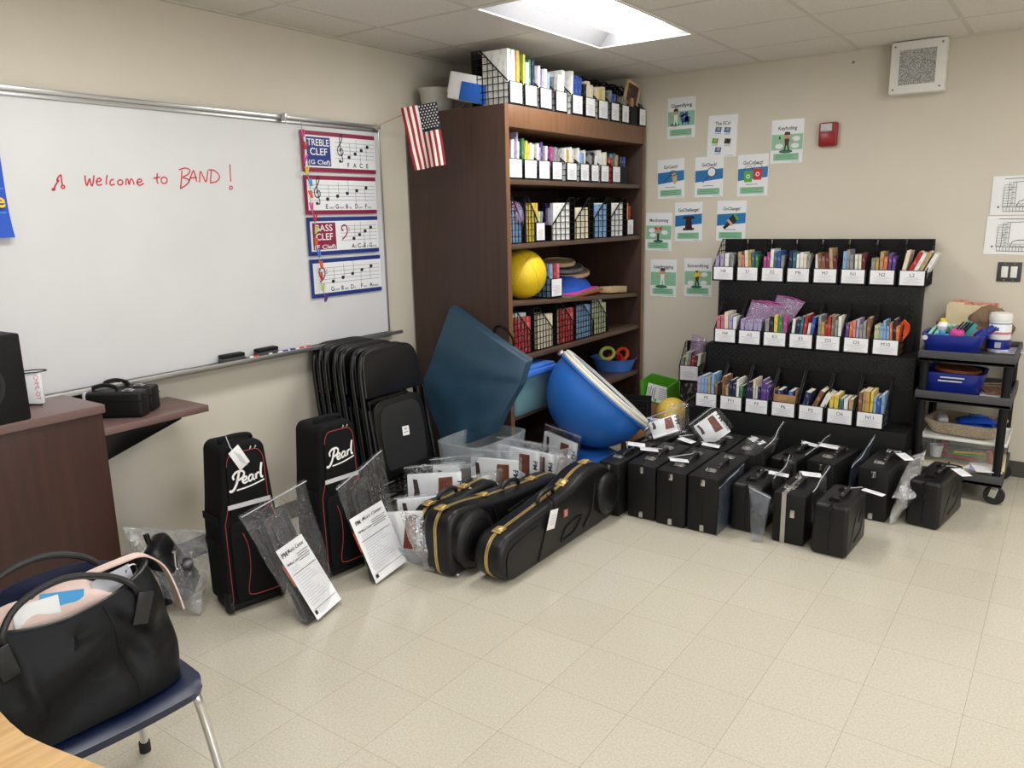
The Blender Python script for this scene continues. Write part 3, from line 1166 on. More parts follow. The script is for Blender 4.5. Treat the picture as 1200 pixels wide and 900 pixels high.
# two white boxes at the left end of the top
t = thing('foam_box', 'tilted white foam box with a blue side on top of bookcase', 'box', (0.44, -1.665, BH + 0.036), (0.0, 0.24, 0.25))
b = new()
box0(b, -0.14, 0.12, -0.1, 0.1, 0.0, 0.15, r=0.008)
part('body', b, 'paper', t)
part('lid', box0(new(), -0.16, -0.142, -0.07, 0.09, 0.03, 0.15, r=0.004), 'paper', t)
part('blue_side', box0(new(), -0.06, 0.119, -0.106, -0.1005, 0.004, 0.105, r=0.001), M('box_blue', (36, 100, 196), 0.5), t, 'blue panel')
t = thing('pitcher', 'off-white plastic pitcher lying on top of bookcase by the flag', 'pitcher', (0.15, -1.66, BH + 0.001), 0.9)
b = new()
lathe(b, [(0, 0), (0.062, 0), (0.066, 0.01), (0.078, 0.13), (0.086, 0.15), (0.08, 0.15), (0.072, 0.13), (0.058, 0.012), (0, 0.012)], 28, sx=1.4)
part('body', b, M('old_white', (196, 192, 182), 0.5), t)
part('handle', tube(new(), smooth_path([(0.1, 0, 0.12), (0.16, 0, 0.115), (0.165, 0, 0.06), (0.1, 0, 0.03)]), 0.009, 8), 'old_white', t)

# second shelf: nine labelled holders and a dark one at the end
fills2 = ['bkwwvw', 'Gyycw', 'wvVgw', 'mgg', 'wowwc', 'wlbw', 'gkw', 'wwc', 'rewob']
pxs = [(609, 200), (627, 201), (643, 202), (658, 203), (675, 204), (690, 205), (702, 205), (713.5, 206), (727, 206)]
for i, (px, py) in enumerate(pxs):
    y = bl(px, py)
    w = (0.15, 0.14, 0.13, 0.12, 0.13, 0.115, 0.105, 0.115, 0.12)[i]
    pos = 'in the %s holder of upper shelf' % ORD[i]
    h = holder((BX - 0.03, y, 1.831), LW, w, 0.25, 0.118, 0.255, 'black magazine holder with white card, %s from left on upper bookcase shelf' % ORD[i], 'magazine holders on the upper shelf', card=True, tall_card=True)
    hs = [(0.2, 0.26), (0.19, 0.24), (0.19, 0.22), (0.18, 0.22), (0.19, 0.215), (0.18, 0.21), (0.16, 0.2), (0.19, 0.23), (0.15, 0.2)][i]
    fill(h, w, 0.25, fills2[i], pos, 'books on the upper bookcase shelf', hs, (0.05, 0.1, 0.05, 0.12, 0, 0, 0.12, 0.05, 0.12)[i], 0.19)
h = holder((BX - 0.03, bl(736, 206), 1.831), LW, 0.1, 0.25, 0.118, 0.235, 'black magazine holder without card at right end of upper shelf', 'magazine holders on the upper shelf', card=False)
fill(h, 0.1, 0.25, 'nkb', 'in the cardless holder of upper shelf', 'books on the upper bookcase shelf', (0.17, 0.21), 0.0, 0.19)

# third shelf: holders turned sideways so their open grids show
side = [(606, 256, 0, 'lvb', -1), (625, 256, 0, 'yyc', -1), (659, 256, 1, 'nvw', 0), (682, 254, 1, 'vgc', 0), (703, 252, 1, 'bwl', 0), (722, 250, 1, 'gbw', 0)]
for i, (px, py, flip, fl, q) in enumerate(side):
    y = bl(px, py, BX - 0.05)
    rot = PI + 0.05 if not flip else -0.3
    # front panel of an unflipped holder points to +y, of a flipped one to -y
    d = 0.18 if not flip else 0.2
    off = 0.09 if not flip else -0.1
    loc = (BX - 0.115, y + off, 1.463)
    h = holder(loc, rot, 0.115, d, 0.10, 0.27, 'black wire magazine holder turned sideways, %s from left on middle bookcase shelf' % ORD[i], 'sideways holders on the middle shelf', card=False)
    fill(h, 0.115, d, fl, 'in the %s sideways holder of middle shelf' % ORD[i], 'books on the middle bookcase shelf', (0.17, 0.235), 0.0, d - 0.05)
h = holder((BX - 0.05, bl(641.5, 272), 1.463), LW - 0.1, 0.09, 0.2, 0.12, 0.2, 'slim black holder with white card among the sideways holders', 'sideways holders on the middle shelf', tall_card=True)
fill(h, 0.09, 0.2, 'Oag', 'in the slim carded holder of middle shelf', 'books on the middle bookcase shelf', (0.15, 0.19), 0.1, 0.15)
h = holder((BX - 0.04, bl(744.5, 262), 1.463), LW, 0.1, 0.2, 0.12, 0.25, 'black holder with white card at right end of middle bookcase shelf', 'sideways holders on the middle shelf', tall_card=True)
fill(h, 0.1, 0.2, 'yOr', 'in the end carded holder of middle shelf', 'books on the middle bookcase shelf', (0.2, 0.235), 0.0, 0.15)
b = patch((0, 0, 0), (0.02, 0.13, 0), (0.0, 0.16, 0.14), (0.0, -0.03, 0.16), puff=0.025, seed=3)
solo('zip_bag', b, 'zip_bag_film', 'clear zip bag stuffed into the first sideways holder of bookcase', 'bag', (BX - 0.09, bl(610, 240), 1.56))
b = patch((0, 0, 0), (0.02, 0.12, 0), (0.0, 0.15, 0.2), (0.0, -0.03, 0.2), puff=0.03, seed=8)
solo('zip_bag', b, 'zip_bag_film', 'clear zip bag standing behind the fourth sideways holder of bookcase', 'bag', (BX - 0.26, bl(680, 240, BX - 0.2) - 0.05, 1.47))

# fourth shelf (slanting): yellow ball, holder, discs, blue cloth, wood block
y = -1.37
t = thing('ball', 'yellow playground ball on the slanting bookcase shelf', 'ball', (0.6, -1.445, sz(-1.445) + 0.157))
b = new()
lathe(b, [(0.155 * math.sin(PI * i / 24), -0.155 * math.cos(PI * i / 24)) for i in range(25)], 40, xf(rot=(0.5, 0.3, 0)))
part('skin', b, 'ball_yellow', t)
b = new()
for a in (0, PI / 3, 2 * PI / 3):
    tube(b, [Euler((0.5, 0.3 + 0.4 * math.cos(a), a)).to_matrix() @ q for q in arc((0, 0, 0), 0.1545, 0, 2 * PI, 40, 'xz')[:-1]], 0.0018, 6, closed=True)
part('seam', b, 'cover_gold', t)
y = bl(657, 335)
h = holder((BX - 0.03, y, sz(y) + 0.006), LW - 0.12, 0.115, 0.22, 0.125, 0.215, 'black holder with white card beside the yellow ball', 'holders on the slanting shelf', tall_card=True)
fill(h, 0.115, 0.22, 'lrp', 'in the holder beside the yellow ball', 'books beside the yellow ball', (0.185, 0.22), 0.0, 0.17)
yb = bl(690, 325)
for i, (dy, dz, r, m_, lb) in enumerate(((0.02, 0.0, 0.17, 'tan_disc', 'tan round drum disc lying under the grey one on bookcase shelf'), (-0.03, 0.036, 0.15, 'steel_grey', 'grey round disc lying between two tan ones on bookcase shelf'), (-0.06, 0.072, 0.11, 'tan_disc', 'small tan disc topmost of the round discs on bookcase shelf'))):
    b = new()
    lathe(b, [(0, 0), (r, 0), (r + 0.006, 0.006), (r + 0.006, 0.022), (r, 0.028), (r - 0.012, 0.028), (r - 0.014, 0.02), (0, 0.02)], 36)
    solo('hand_drum', b, m_, lb, 'drum', (BX - 0.3, yb + 0.16 + dy, sz(yb + 0.16) + 0.145 + dz), (0.10, 0.12, 0), 'round hand drums on the shelf')
b = new()


def heap(u, v):
    a = 2 * PI * u
    r = 0.27 * (v ** 0.7)
    z = 0.115 * (1 - v ** 1.6) + 0.012 * noise.noise(V((math.cos(a) * v * 3, math.sin(a) * v * 3, 1.3))) * 2
    return (math.cos(a) * r * 0.62, math.sin(a) * r, max(0.004, z) if v < 1 else 0.002)


grid(b, 36, 10, heap, wrap=True)
bmesh.ops.remove_doubles(b, verts=b.verts[:], dist=0.0005)
solo('folded_cloth', b, 'fabric_blue', 'bright blue cloth heaped under the round discs on bookcase shelf', 'cloth', (BX - 0.24, bl(698, 332), sz(bl(698, 332)) + 0.03))
b = new()
for k in range(3):
    box(b, (0, 0, 0.007 + 0.0115 * k), (0.3, 0.5 - 0.05 * k, 0.0105), (0, 0, 0.03 * k), r=0.003, mi=k)
solo('felt_sheets', b, ['red', 'green', 'pink'], 'stack of red and green felt sheets under the blue cloth', 'fabric', (BX - 0.2, bl(694, 345), sz(bl(694, 345)) + 0.004), (0.058, 0, 0))
b = new()
box(b, (0, 0, 0.0225), (0.09, 0.26, 0.045), r=0.004)
solo('wood_block', b, 'tan_disc', 'pale wooden block at the right end of the slanting shelf', 'block', (BX - 0.1, bl(733, 342), sz(bl(733, 342)) + 0.0095), (-0.058, 0, 0))

# fifth shelf: five sideways holders
fills5 = ['rwb', 'cky', 'rwa', 'lbw', 'awS']
for i, px in enumerate((614.5, 640, 665.5, 687, 704.5)):
    y = bl(px, 405, BX - 0.03)
    h = holder((BX - 0.1, y + 0.125, 0.7915), PI, 0.12, 0.245, 0.11, 0.275, 'black wire holder showing its grid side, %s of five on lower shelf' % ORD[i], 'grid-sided holders on the lower shelf', card=False)
    fill(h, 0.12, 0.245, fills5[i], 'in the %s grid-sided holder of lower shelf' % ORD[i], 'books on the lower bookcase shelf', (0.2, 0.245), 0.0, 0.2)

# bottom shelf: clear tub with blue lid, rings basket, dark bundle
t = thing('storage_tub', 'translucent storage tub with blue lid on bookcase bottom shelf', 'storage box', (0.63, -1.585, 0.438), LW)
b = new()
box(b, (0, 0, 0.13), (0.40, 0.3, 0.26), r=0.02, seg=3, taper=(1.08, 1.08))
part('body', b, 'tub_tint', t)
b = new()
box(b, (0, 0, 0.262), (0.46, 0.35, 0.012), r=0.005)
box(b, (0, 0, 0.276), (0.43, 0.32, 0.016), r=0.006)
for s in (-1, 1):
    box(b, (s * 0.228, 0, 0.25), (0.012, 0.36, 0.03), r=0.004)
box(b, (0, -0.174, 0.25), (0.46, 0.012, 0.03), r=0.004)
part('lid', b, 'lid_blue', t, 'blue lid')
b = new()
box(b, (0.02, 0, 0.075), (0.36, 0.25, 0.14), (0, 0, 0), r=0.02)
solo('green_block', b, M('pale_green_foam', (130, 186, 150), 0.7, var=0.1), 'pale green block seen through the translucent tub', 'block', (0.63, -1.61, 0.443), LW)
t = thing('ring_basket', 'blue basket of coloured rings on the bookcase bottom shelf', 'basket', (0.56, bl(724, 436, 0.6), 0.438))
b = new()
lathe(b, [(0, 0), (0.12, 0), (0.15, 0.09), (0.158, 0.095), (0.15, 0.095), (0.118, 0.006), (0, 0.006)], 32, sx=1.2)
part('basket', b, 'lid_blue', t)
for i, (c, x, y, z, r, lb) in enumerate((('red', 0.08, -0.06, 0.1, 0.05, 'red'), ('lime', 0.03, -0.1, 0.14, 0.05, 'lime'), ('orange', 0.09, 0.03, 0.12, 0.045, 'orange'), ('yellow', 0.06, 0.08, 0.1, 0.045, 'yellow'))):
    b = tube(new(), [V((math.cos(a) * r, math.sin(a) * r, 0)) for a in [2 * PI * k / 20 for k in range(20)]], 0.014, 8, closed=True)
    solo('toss_ring', b, c, lb + ' plastic ring in the blue basket on bookcase bottom shelf', 'ring', t.location + V((x - 0.03, y, z)), (0.5 + i * 0.3, 0.6 - i * 0.2, 0), 'rings in the basket')
b = new()
lathe(b, [(0, 0), (0.1, 0), (0.125, 0.04), (0.11, 0.12), (0.05, 0.16), (0, 0.165)], 24, sy=1.5)
for v in b.verts:
    v.co += V((1, 1, 0)) * noise.noise(v.co * 14) * 0.012
solo('cloth_bundle', b, M('dark_blue_cloth', (30, 44, 92), 0.8, bump=0.3), 'dark blue cloth bundle on bookcase bottom shelf behind the bowl', 'cloth', (0.52, -1.0, 0.438))

# ---------------------------------------------------------------- stepped black rack on the back wall
t = thing('stepped_rack', 'black three-step display rack holding rows of labelled magazine holders', 'rack', (0, 0, 0))


def lattice(b, x0, x1, y, z0, z1):
    s = 0.035
    k = x0 - (z1 - z0)
    while k < x1:
        for sg in (1, -1):
            a = (k, z0) if sg > 0 else (k, z1)
            c = (k + (z1 - z0), z1) if sg > 0 else (k + (z1 - z0), z0)
            # clip to the panel
            (ax, az), (cx, cz) = a, c
            if cx <= x0 or ax >= x1:
                continue
            if ax < x0:
                az += (cz - az) * (x0 - ax) / (cx - ax)
                ax = x0
            if cx > x1:
                cz -= (cz - az) * (cx - x1) / (cx - ax)
                cx = x1
            L_ = math.hypot(cx - ax, cz - az)
            if L_ > 0.01:
                box(b, ((ax + cx) / 2, y, (az + cz) / 2), (L_, 0.004, 0.006), (0, -math.atan2(cz - az, cx - ax), 0))
        k += s


for x0, x1, yf, yb_, z1 in ((1.41, 2.735, -0.745, -0.51, 0.375), (1.455, 2.72, -0.505, -0.275, 0.768), (1.43, 2.665, -0.27, -0.006, 1.158)):
    s = new()
    box0(s, x0, x1, yf, yb_, 0, z1, r=0.004)
    p = part('step', s, 'black_plastic', t)
    b = new()
    if z1 > 0.5:
        lattice(b, x0 + 0.01, x1 - 0.01, yf - 0.001, z1 - 0.2, z1 - 0.02)
        part('lattice_panel', b, M('lattice_black', (34, 34, 36), 0.4), p)

rows = [
    (0.232, -0.268, 1.160, 1.459, 0.1667, 0.098, ['N8', 'E1', 'E2', 'M6', 'M7', 'N1', 'N2', 'L2'],
     ['vvwg', 'tpcoeG', 'mmwebg', 'newwcg', 'wBBMtM', 'lggwcM', 'gotOVV', 'crwtw'], 'top'),
    (0.215, -0.51, 0.7705, 1.577, 0.1625, 0.098, ['N4', 'A2', 'K5', 'E5', 'O3', 'O5', 'M10'],
     ['ppcvw', 'vvvvv', 'gkyGm', 'wnerwb', 'gorrSgw', 'VOsvggB', 'aalllOkO'], 'middle'),
    (0.21, -0.745, 0.3775, 1.553, 0.1645, 0.098, ['P9', 'P11', 'P5', 'P6', 'P2', 'O6', 'N11'],
     ['vlltlB', 'BtnnwG', 'nncwnVVV', 'nb', 'nBw', 'yyewt', 'BtoylbI'.replace('I', 'l')], 'bottom'),
]
for d, yf, z0, x0, dx, hf, codes, fills, nm in rows:
    for i, (c, fl) in enumerate(zip(codes, fills)):
        x = x0 + dx * i
        rw = rnd.uniform(-0.03, 0.03) if nm != 'bottom' else 0
        h = holder((x, yf, z0), 0, 0.156, d, hf, 0.275, 'black magazine holder labelled %s on the %s step of the rack' % (c, nm), 'labelled holders on the %s step' % nm, code=c)
        tl = {'P2': 0.4, 'E5': 0.1, 'E1': -0.06, 'L2': 0.42, 'N1': -0.05, 'M10': -0.05, 'M7': -0.08, 'A2': 0.03}.get(c, 0.0)
        hs = {'A2': (0.15, 0.17), 'O6': (0.15, 0.17), 'P6': (0.15, 0.16), 'N1': (0.17, 0.21), 'N2': (0.16, 0.2), 'L2': (0.2, 0.23)}.get(c, (0.16, 0.218))
        fill(h, 0.15, d, fl, 'in the holder labelled ' + c, 'books in holders on the %s step' % nm, hs, tl, 0.15)
# tops: zip bags of reading sets in the middle row
for i, (hx, sc, lab) in enumerate(((1.577 + 0.1625, 1.35, 'magenta zip bags fanned out above the holder labelled A2'), (1.577 + 0.1625 * 2, 1.6, 'large purple zip bag leaning out of the holder labelled K5'))):
    for k in range(3 if i == 0 else 1):
        zt_ = thing('zip_bag', ('%s of the three magenta zip bags in the holder labelled A2' % ('left', 'middle', 'right')[k]) if i == 0 else lab, 'bag', (hx - 0.05 + 0.045 * k, -0.44, 0.85), group='zip bags on the rack')
        b = patch((-0.03, 0, 0), (0.05 * sc, -0.02, 0), (0.13 * sc, -0.01, 0.13 * sc), (0.02, 0.04, 0.15 * sc), puff=0.018, crumple=0.01, seed=4 + k + i * 5, nu=14, nv=14)
        part('pouch', b, 'zip_bag_film', zt_)
        b = new()
        tube(b, [(0.13 * sc, -0.01, 0.13 * sc), (0.075 * sc, 0.015, 0.145 * sc), (0.02, 0.04, 0.15 * sc)], 0.006, 6, flat=0.4)
        part('zip_strip', b, M('zip_magenta', (190, 70, 150), 0.4), zt_)
# wooden box in the holder P6
t = thing('wooden_box', 'small brown box standing in the holder labelled P6', 'box', (1.553 + 0.1645 * 3, -0.728, 0.384), 0.0)
b = new()
box0(b, -0.066, 0.066, 0, 0.004, 0.07, 0.135, r=0.001)
for s in (-0.066, 0.063):
    box0(b, s, s + 0.003, 0.004, 0.1, 0.0, 0.165)
part('panels', b, 'cardboard', t)
p = new()
for k in range(4):
    rect(p, -0.04, 0.03 - 0.012 * k, 0.118 - 0.009 * k, 0.121 - 0.009 * k, 0.001)
part('printing', p, 'tan_disc', t)
# orange and black folded vest in M10
b = new()
grid(b, 10, 14, lambda u, v: (0.05 * u + 0.035 * v - 0.01 * math.sin(v * 6), -0.01 * math.sin(PI * u) - 0.012 * math.sin(v * 7), 0.19 * v * (1 - 0.25 * abs(u - 0.4))))
solidify(b, 0.008)
solo('safety_vest', b, 'orange', 'folded orange vest sticking out of the holder labelled M10', 'vest', (1.577 + 0.1625 * 6 + 0.02, -0.42, 0.79))
# ---------------------------------------------------------------- posters and fittings on the back wall (local x = world x, facing -y)
def kid(b, x, z, s, mi_skin=3, mi_top=4, arms=1):
    disc(b, (x, z + 0.05 * s), 0.016 * s, 0.0034, mi_skin)
    poly(b, [(x - 0.018 * s, z + 0.055 * s), (x + 0.018 * s, z + 0.055 * s), (x + 0.014 * s, z + 0.07 * s), (x - 0.01 * s, z + 0.072 * s)], 0.0036, 4)
    poly(b, [(x - 0.014 * s, z + 0.035 * s), (x + 0.014 * s, z + 0.035 * s), (x + 0.01 * s, z), (x - 0.01 * s, z)], 0.0034, mi_top)
    for k in (-1, 1):
        stroke(b, [(x + 0.012 * k * s, z + 0.032 * s), (x + 0.03 * k * s, z + 0.015 * s * arms), (x + 0.036 * k * s, z + 0.03 * s * arms)], 0.007 * s, 0.0034, mi_skin)
        stroke(b, [(x + 0.006 * k * s, z), (x + 0.012 * k * s, z - 0.03 * s)], 0.009 * s, 0.0034, mi_top)


PM = ['poster_green', 'poster_green_dark', 'poster_blue', 'skin_print', 'dark_hair', 'paper_gloss', 'print_black', 'red', 'green', 'yellow', 'podium_wood', 'tan_disc', 'cover_blue', 'pink']


def pic_key(b):
    disc(b, (0.1, 0.075), 0.045, 0.0032, 1, 20, 0.012)
    kid(b, 0.105, 0.115, 1.2)
    for x, z in ((0.055, 0.11), (0.16, 0.11), (0.165, 0.155)):
        disc(b, (x, z), 0.026, 0.0033, 5, 16, 0.016)
    rect(b, 0.052, 0.062, 0.155, 0.172, 0.0034, 6)


def pic_giant(b):
    disc(b, (0.06, 0.095), 0.035, 0.0032, 1, 20, 0.012)
    kid(b, 0.065, 0.125, 1.1, mi_top=5)
    for x, z, r in ((0.13, 0.135, 0.03), (0.155, 0.125, 0.022), (0.112, 0.16, 0.018), (0.145, 0.165, 0.014)):
        disc(b, (x, z), r, 0.0034, 12, 14)
    for x in (0.118, 0.14, 0.16):
        rect(b, x - 0.006, x + 0.006, 0.09, 0.12, 0.0034, 12)


def pic_five(b):
    for x, z, m in ((0.075, 0.185, 2), (0.14, 0.18, 2), (0.055, 0.11, 8), (0.145, 0.105, 4), (0.08, 0.05, 2)):
        poly(b, [(x - 0.024, z - 0.016), (x + 0.02, z - 0.02), (x + 0.026, z + 0.014), (x - 0.018, z + 0.018)], 0.003, m)
        disc(b, (x + 0.004, z + 0.002), 0.011, 0.0034, 3 if m != 4 else 6)
        rect(b, x - 0.022, x + 0.022, z - 0.03, z - 0.027, 0.003, 6)


def pic_net(b):
    stroke(b, [(0.05, 0.12), (0.1, 0.165)], 0.006, 0.0033, 4)
    stroke(b, [(0.125 + 0.024 * math.cos(a), 0.178 + 0.018 * math.sin(a)) for a in [2 * PI * k / 16 for k in range(17)]], 0.005, 0.0034, 6)
    poly(b, [(0.11, 0.17), (0.15, 0.185), (0.155, 0.12), (0.14, 0.1), (0.122, 0.112)], 0.0033, 11)


def pic_lens(b):
    stroke(b, [(0.06, 0.105), (0.105, 0.15)], 0.016, 0.0033, 12)
    disc(b, (0.125, 0.172), 0.034, 0.0034, 6, 20)
    disc(b, (0.125, 0.172), 0.028, 0.0038, 5, 20)


def pic_bins(b):
    for x, m in ((0.075, 8), (0.14, 7)):
        z = 0.095 if m == 8 else 0.108
        poly(b, [(x - 0.026, z), (x + 0.026, z), (x + 0.032, z + 0.075), (x - 0.032, z + 0.075)], 0.0034, m)
        stroke(b, [(x + 0.03 * math.cos(a), z + 0.075 + 0.035 * math.sin(a)) for a in [PI * k / 10 for k in range(11)]], 0.003, 0.0033, 6)
        disc(b, (x, z + 0.038), 0.014, 0.0038, 5)
        disc(b, (x, z + 0.038), 0.008, 0.004, m)


def pic_drum(b):
    disc(b, (0.105, 0.07), 0.04, 0.0032, 1, 20, 0.012)
    rect(b, 0.095, 0.112, 0.075, 0.13, 0.0034, 4)
    disc(b, (0.104, 0.15), 0.018, 0.0036, 3)
    for k in (-1, 1):
        poly(b, [(0.104, 0.165), (0.104 + 0.03 * k, 0.18), (0.104 + 0.026 * k, 0.15)], 0.0038, 7)
    for x, z in ((0.05, 0.15), (0.06, 0.115), (0.155, 0.135)):
        disc(b, (x, z), 0.026, 0.0033, 5, 16, 0.016)


def pic_lectern(b):
    poly(b, [(0.06, 0.16), (0.155, 0.16), (0.145, 0.18), (0.07, 0.18)], 0.0036, 10)
    poly(b, [(0.08, 0.095), (0.135, 0.095), (0.128, 0.16), (0.088, 0.16)], 0.0034, 10)
    rect(b, 0.065, 0.15, 0.082, 0.095, 0.0034, 10)


def pic_brush(b):
    def R(p, a=0.75, c=(0.105, 0.135)):
        return (c[0] + p[0] * math.cos(a) - p[1] * math.sin(a), c[1] + p[0] * math.sin(a) + p[1] * math.cos(a))
    poly(b, [R(q) for q in ((0.0, -0.026), (0.05, -0.026), (0.055, 0.026), (0.0, 0.026))], 0.0034, 6)
    poly(b, [R(q) for q in ((0.035, -0.026), (0.055, -0.026), (0.058, 0.026), (0.045, 0.026))], 0.0038, 8)
    poly(b, [R(q) for q in ((-0.018, -0.026), (0.0, -0.026), (0.0, 0.026), (-0.018, 0.026))], 0.0036, 11)
    poly(b, [R(q) for q in ((-0.07, -0.01), (-0.018, -0.014), (-0.018, 0.014), (-0.07, 0.01))], 0.0034, 10)


def pic_leap(b):
    disc(b, (0.09, 0.075), 0.05, 0.0032, 1, 20, 0.012)
    kid(b, 0.1, 0.125, 1.25, mi_top=5)


def pic_ext(b):
    disc(b, (0.095, 0.07), 0.042, 0.0032, 1, 20, 0.012)
    kid(b, 0.1, 0.11, 1.1)
    poly(b, [(0.08, 0.155), (0.09, 0.185), (0.1, 0.165), (0.112, 0.19), (0.122, 0.16), (0.13, 0.15), (0.08, 0.14)], 0.004, 9)
    for x, z in ((0.05, 0.1), (0.15, 0.1), (0.155, 0.16)):
        disc(b, (x, z), 0.026, 0.0033, 5, 16, 0.016)


POST = [
    ('Gigantifying', 0.903, 2.145, 'g', pic_giant, 'green-banded poster titled Gigantifying, highest by the bookcase'),
    ('The 5Cs!', 1.208, 2.0, 'n', pic_five, 'white poster titled The 5Cs with five small pictures'),
    ('Keyholing', 1.658, 1.933, 'g', pic_key, 'glossy green-banded poster titled Keyholing beside the fire alarm'),
    ('GoCatch!', 0.838, 1.722, 'b', pic_net, 'blue-banded poster titled GoCatch with a butterfly net'),
    ('GoCheck!', 1.125, 1.725, 'b', pic_lens, 'blue-banded poster titled GoCheck with a magnifying glass'),
    ('GoCollect!', 1.438, 1.723, 'b', pic_bins, 'blue-banded poster titled GoCollect with green and red bins'),
    ('Mandramming', 0.742, 1.347, 'g', pic_drum, 'green-banded poster titled Mandramming next to the bookcase edge'),
    ('GoChallenge!', 0.98, 1.415, 'b', pic_lectern, 'blue-banded poster titled GoChallenge with a brown lectern'),
    ('GoChange!', 1.296, 1.42, 'b', pic_brush, 'blue-banded poster titled GoChange with a paintbrush'),
    ('Leapfrogging', 0.789, 1.003, 'g', pic_leap, 'green-banded poster titled Leapfrogging, lowest on the left'),
    ('Extremifying', 1.066, 1.014, 'g', pic_ext, 'green-banded poster titled Extremifying beside the black rack'),
]
for title, x, z, kd, fn, lab in POST:
    w, h = 0.212, 0.279
    t = thing('classroom_poster', lab, 'poster', (x, -0.001, z), (0, rnd.uniform(-0.03, 0.03), 0), 'posters on the back wall')
    b = new()
    grid(b, 6, 8, lambda u, v: (w * u, -0.0012 - 0.0008 * math.sin(u * 5 + x * 9) * math.sin(v * 6 + z * 7), h * v))
    solidify(b, -0.0008)
    part('sheet', b, 'paper_gloss', t)
    b = new()
    D = 0.003
    if kd == 'g':
        rect(b, 0.004, w - 0.004, 0.085, 0.185, D, 0)
    elif kd == 'b':
        poly(b, [(0.003, 0.105), (w - 0.003, 0.125), (w - 0.003, 0.195), (0.003, 0.185)], D, 2)
    if kd != 'n':
        rect(b, 0.02, w - 0.025, 0.018, 0.062, D, 0)
        for k in range(3):
            rect(b, 0.035, w - 0.04 - 0.02 * (k % 2), 0.05 - 0.011 * k, 0.0525 - 0.011 * k, D + 0.0004, 1)
    if kd == 'b':
        rect(b, 0.06, w - 0.07, 0.078, 0.081, D, 6)
    fn(b)
    rect(b, w - 0.07, w - 0.015, 0.008, 0.0095, D, 6)
    part('picture', b, PM, t)
    b = new()
    text(b, title, 0.033, w / 2, 0.213 + (0.0 if kd != 'n' else 0.0), D + 0.0002, bold=0.012, width=min(0.16, 0.0135 * len(title)))
    part('lettering', b, 'print_black', t)

# wall speaker
t = thing('wall_speaker', 'square white speaker box high on the back wall', 'speaker', (2.531, 0, 2.29), 0)
b = new()
box(b, (0, -0.05, 0.149), (0.3, 0.1, 0.298), r=0.012)
part('housing', b, 'white_paint', t)
b = new()
box0(b, -0.098, 0.098, -0.1025, -0.1, 0.05, 0.246)
part('grille', b, M('speaker_mesh', (205, 204, 200), 0.6, scale=260, rgb2=(120, 120, 118), contrast=(0.45, 0.55), bump=0.4, bscale=260), t, 'perforated grille')
for x in (-0.125, 0.125):
    for z in (0.028, 0.27):
        b = new()
        lathe(b, [(0, 0), (0.006, 0), (0.004, 0.003), (0, 0.003)], 10, xf((x, -0.1, z), (PI / 2, 0, 0)))
        part('screw', b, 'steel_grey', t)
# fire alarm pull station
t = thing('fire_alarm', 'red fire alarm pull station on the back wall', 'fire alarm', (2.031, 0, 2.02), 0)
part('housing', box(new(), (0, -0.02, 0.075), (0.115, 0.04, 0.148), r=0.012, seg=3), 'alarm_red', t)
part('lever', box(new(), (0.0, -0.046, 0.052), (0.085, 0.014, 0.07), r=0.005), 'alarm_red', t)
part('sign_plate', box(new(), (-0.01, -0.0415, 0.118), (0.07, 0.003, 0.045), r=0.001), 'print_light', t, 'grey plate')
part('lock_rib', box(new(), (0.042, -0.043, 0.09), (0.012, 0.008, 0.11), r=0.003), 'alarm_red', t)
# wall hook pin
b = new()
lathe(b, [(0, 0), (0.008, 0), (0.006, 0.008), (0, 0.01)], 10, xf(rot=(PI / 2, 0, 0)))
p = at(1000, 73, 1, 0)
solo('wall_pin', b, 'steel_grey', 'small dark pin in the back wall near the ceiling', 'pin', p)
# two floor plans
for k, (z, lab) in enumerate(((1.572, 'upper of the two floor plan sheets on the back wall'), (1.345, 'lower of the two floor plan sheets on the back wall'))):
    t = thing('floor_plan', lab, 'plan', (2.968 + 0.012 * (1 - k) - 0.01, -0.001, z), (0, 0.015 * k, 0), 'floor plans')
    b = new()
    grid(b, 8, 5, lambda u, v: (0.29 * u, -0.0015 - 0.0025 * math.sin(PI * v) * (1 - u) - 0.001 * math.sin(u * 7), 0.222 * v))
    solidify(b, -0.0006)
    part('sheet', b, 'paper', t)
    b = new()
    D = 0.0058

    def rc(x0, x1, z0, z1, w=0.0022):
        stroke(b, [(x0, z0), (x1, z0), (x1, z1), (x0, z1), (x0, z0)], w, D)
    r2 = random.Random(5 + k)
    rc(0.065, 0.27, 0.02, 0.045)
    rc(0.06, 0.085, 0.045, 0.16)
    rc(0.085, 0.12, 0.045, 0.185)
    for q in range(13):
        x = 0.065 + 0.016 * q
        stroke(b, [(x, 0.02), (x, 0.045)], 0.0018, D)
    for q in range(9):
        z = 0.05 + 0.015 * q
        stroke(b, [(0.06, z), (0.12 if q % 2 else 0.1, z)], 0.0018, D)
        rc(0.088 + r2.random() * 0.015, 0.11, z + 0.002, z + 0.008, 0.0016)
    stroke(b, [(0.13, 0.05), (0.14, 0.075), (0.165, 0.085), (0.26, 0.085)], 0.003, D)
    for q in range(5):
        rc(0.13 + 0.026 * q, 0.15 + 0.026 * q, 0.048, 0.062, 0.0018)
    stroke(b, [(0.1, 0.185), (0.2, 0.19), (0.26, 0.188)], 0.0022, D)
    disc(b, (0.2, 0.182), 0.008, D)
    disc(b, (0.04, 0.045), 0.005, D)
    rect(b, 0.06, 0.27, 0.205, 0.2075, D)
    part('plan_drawing', b, 'print_black', t)
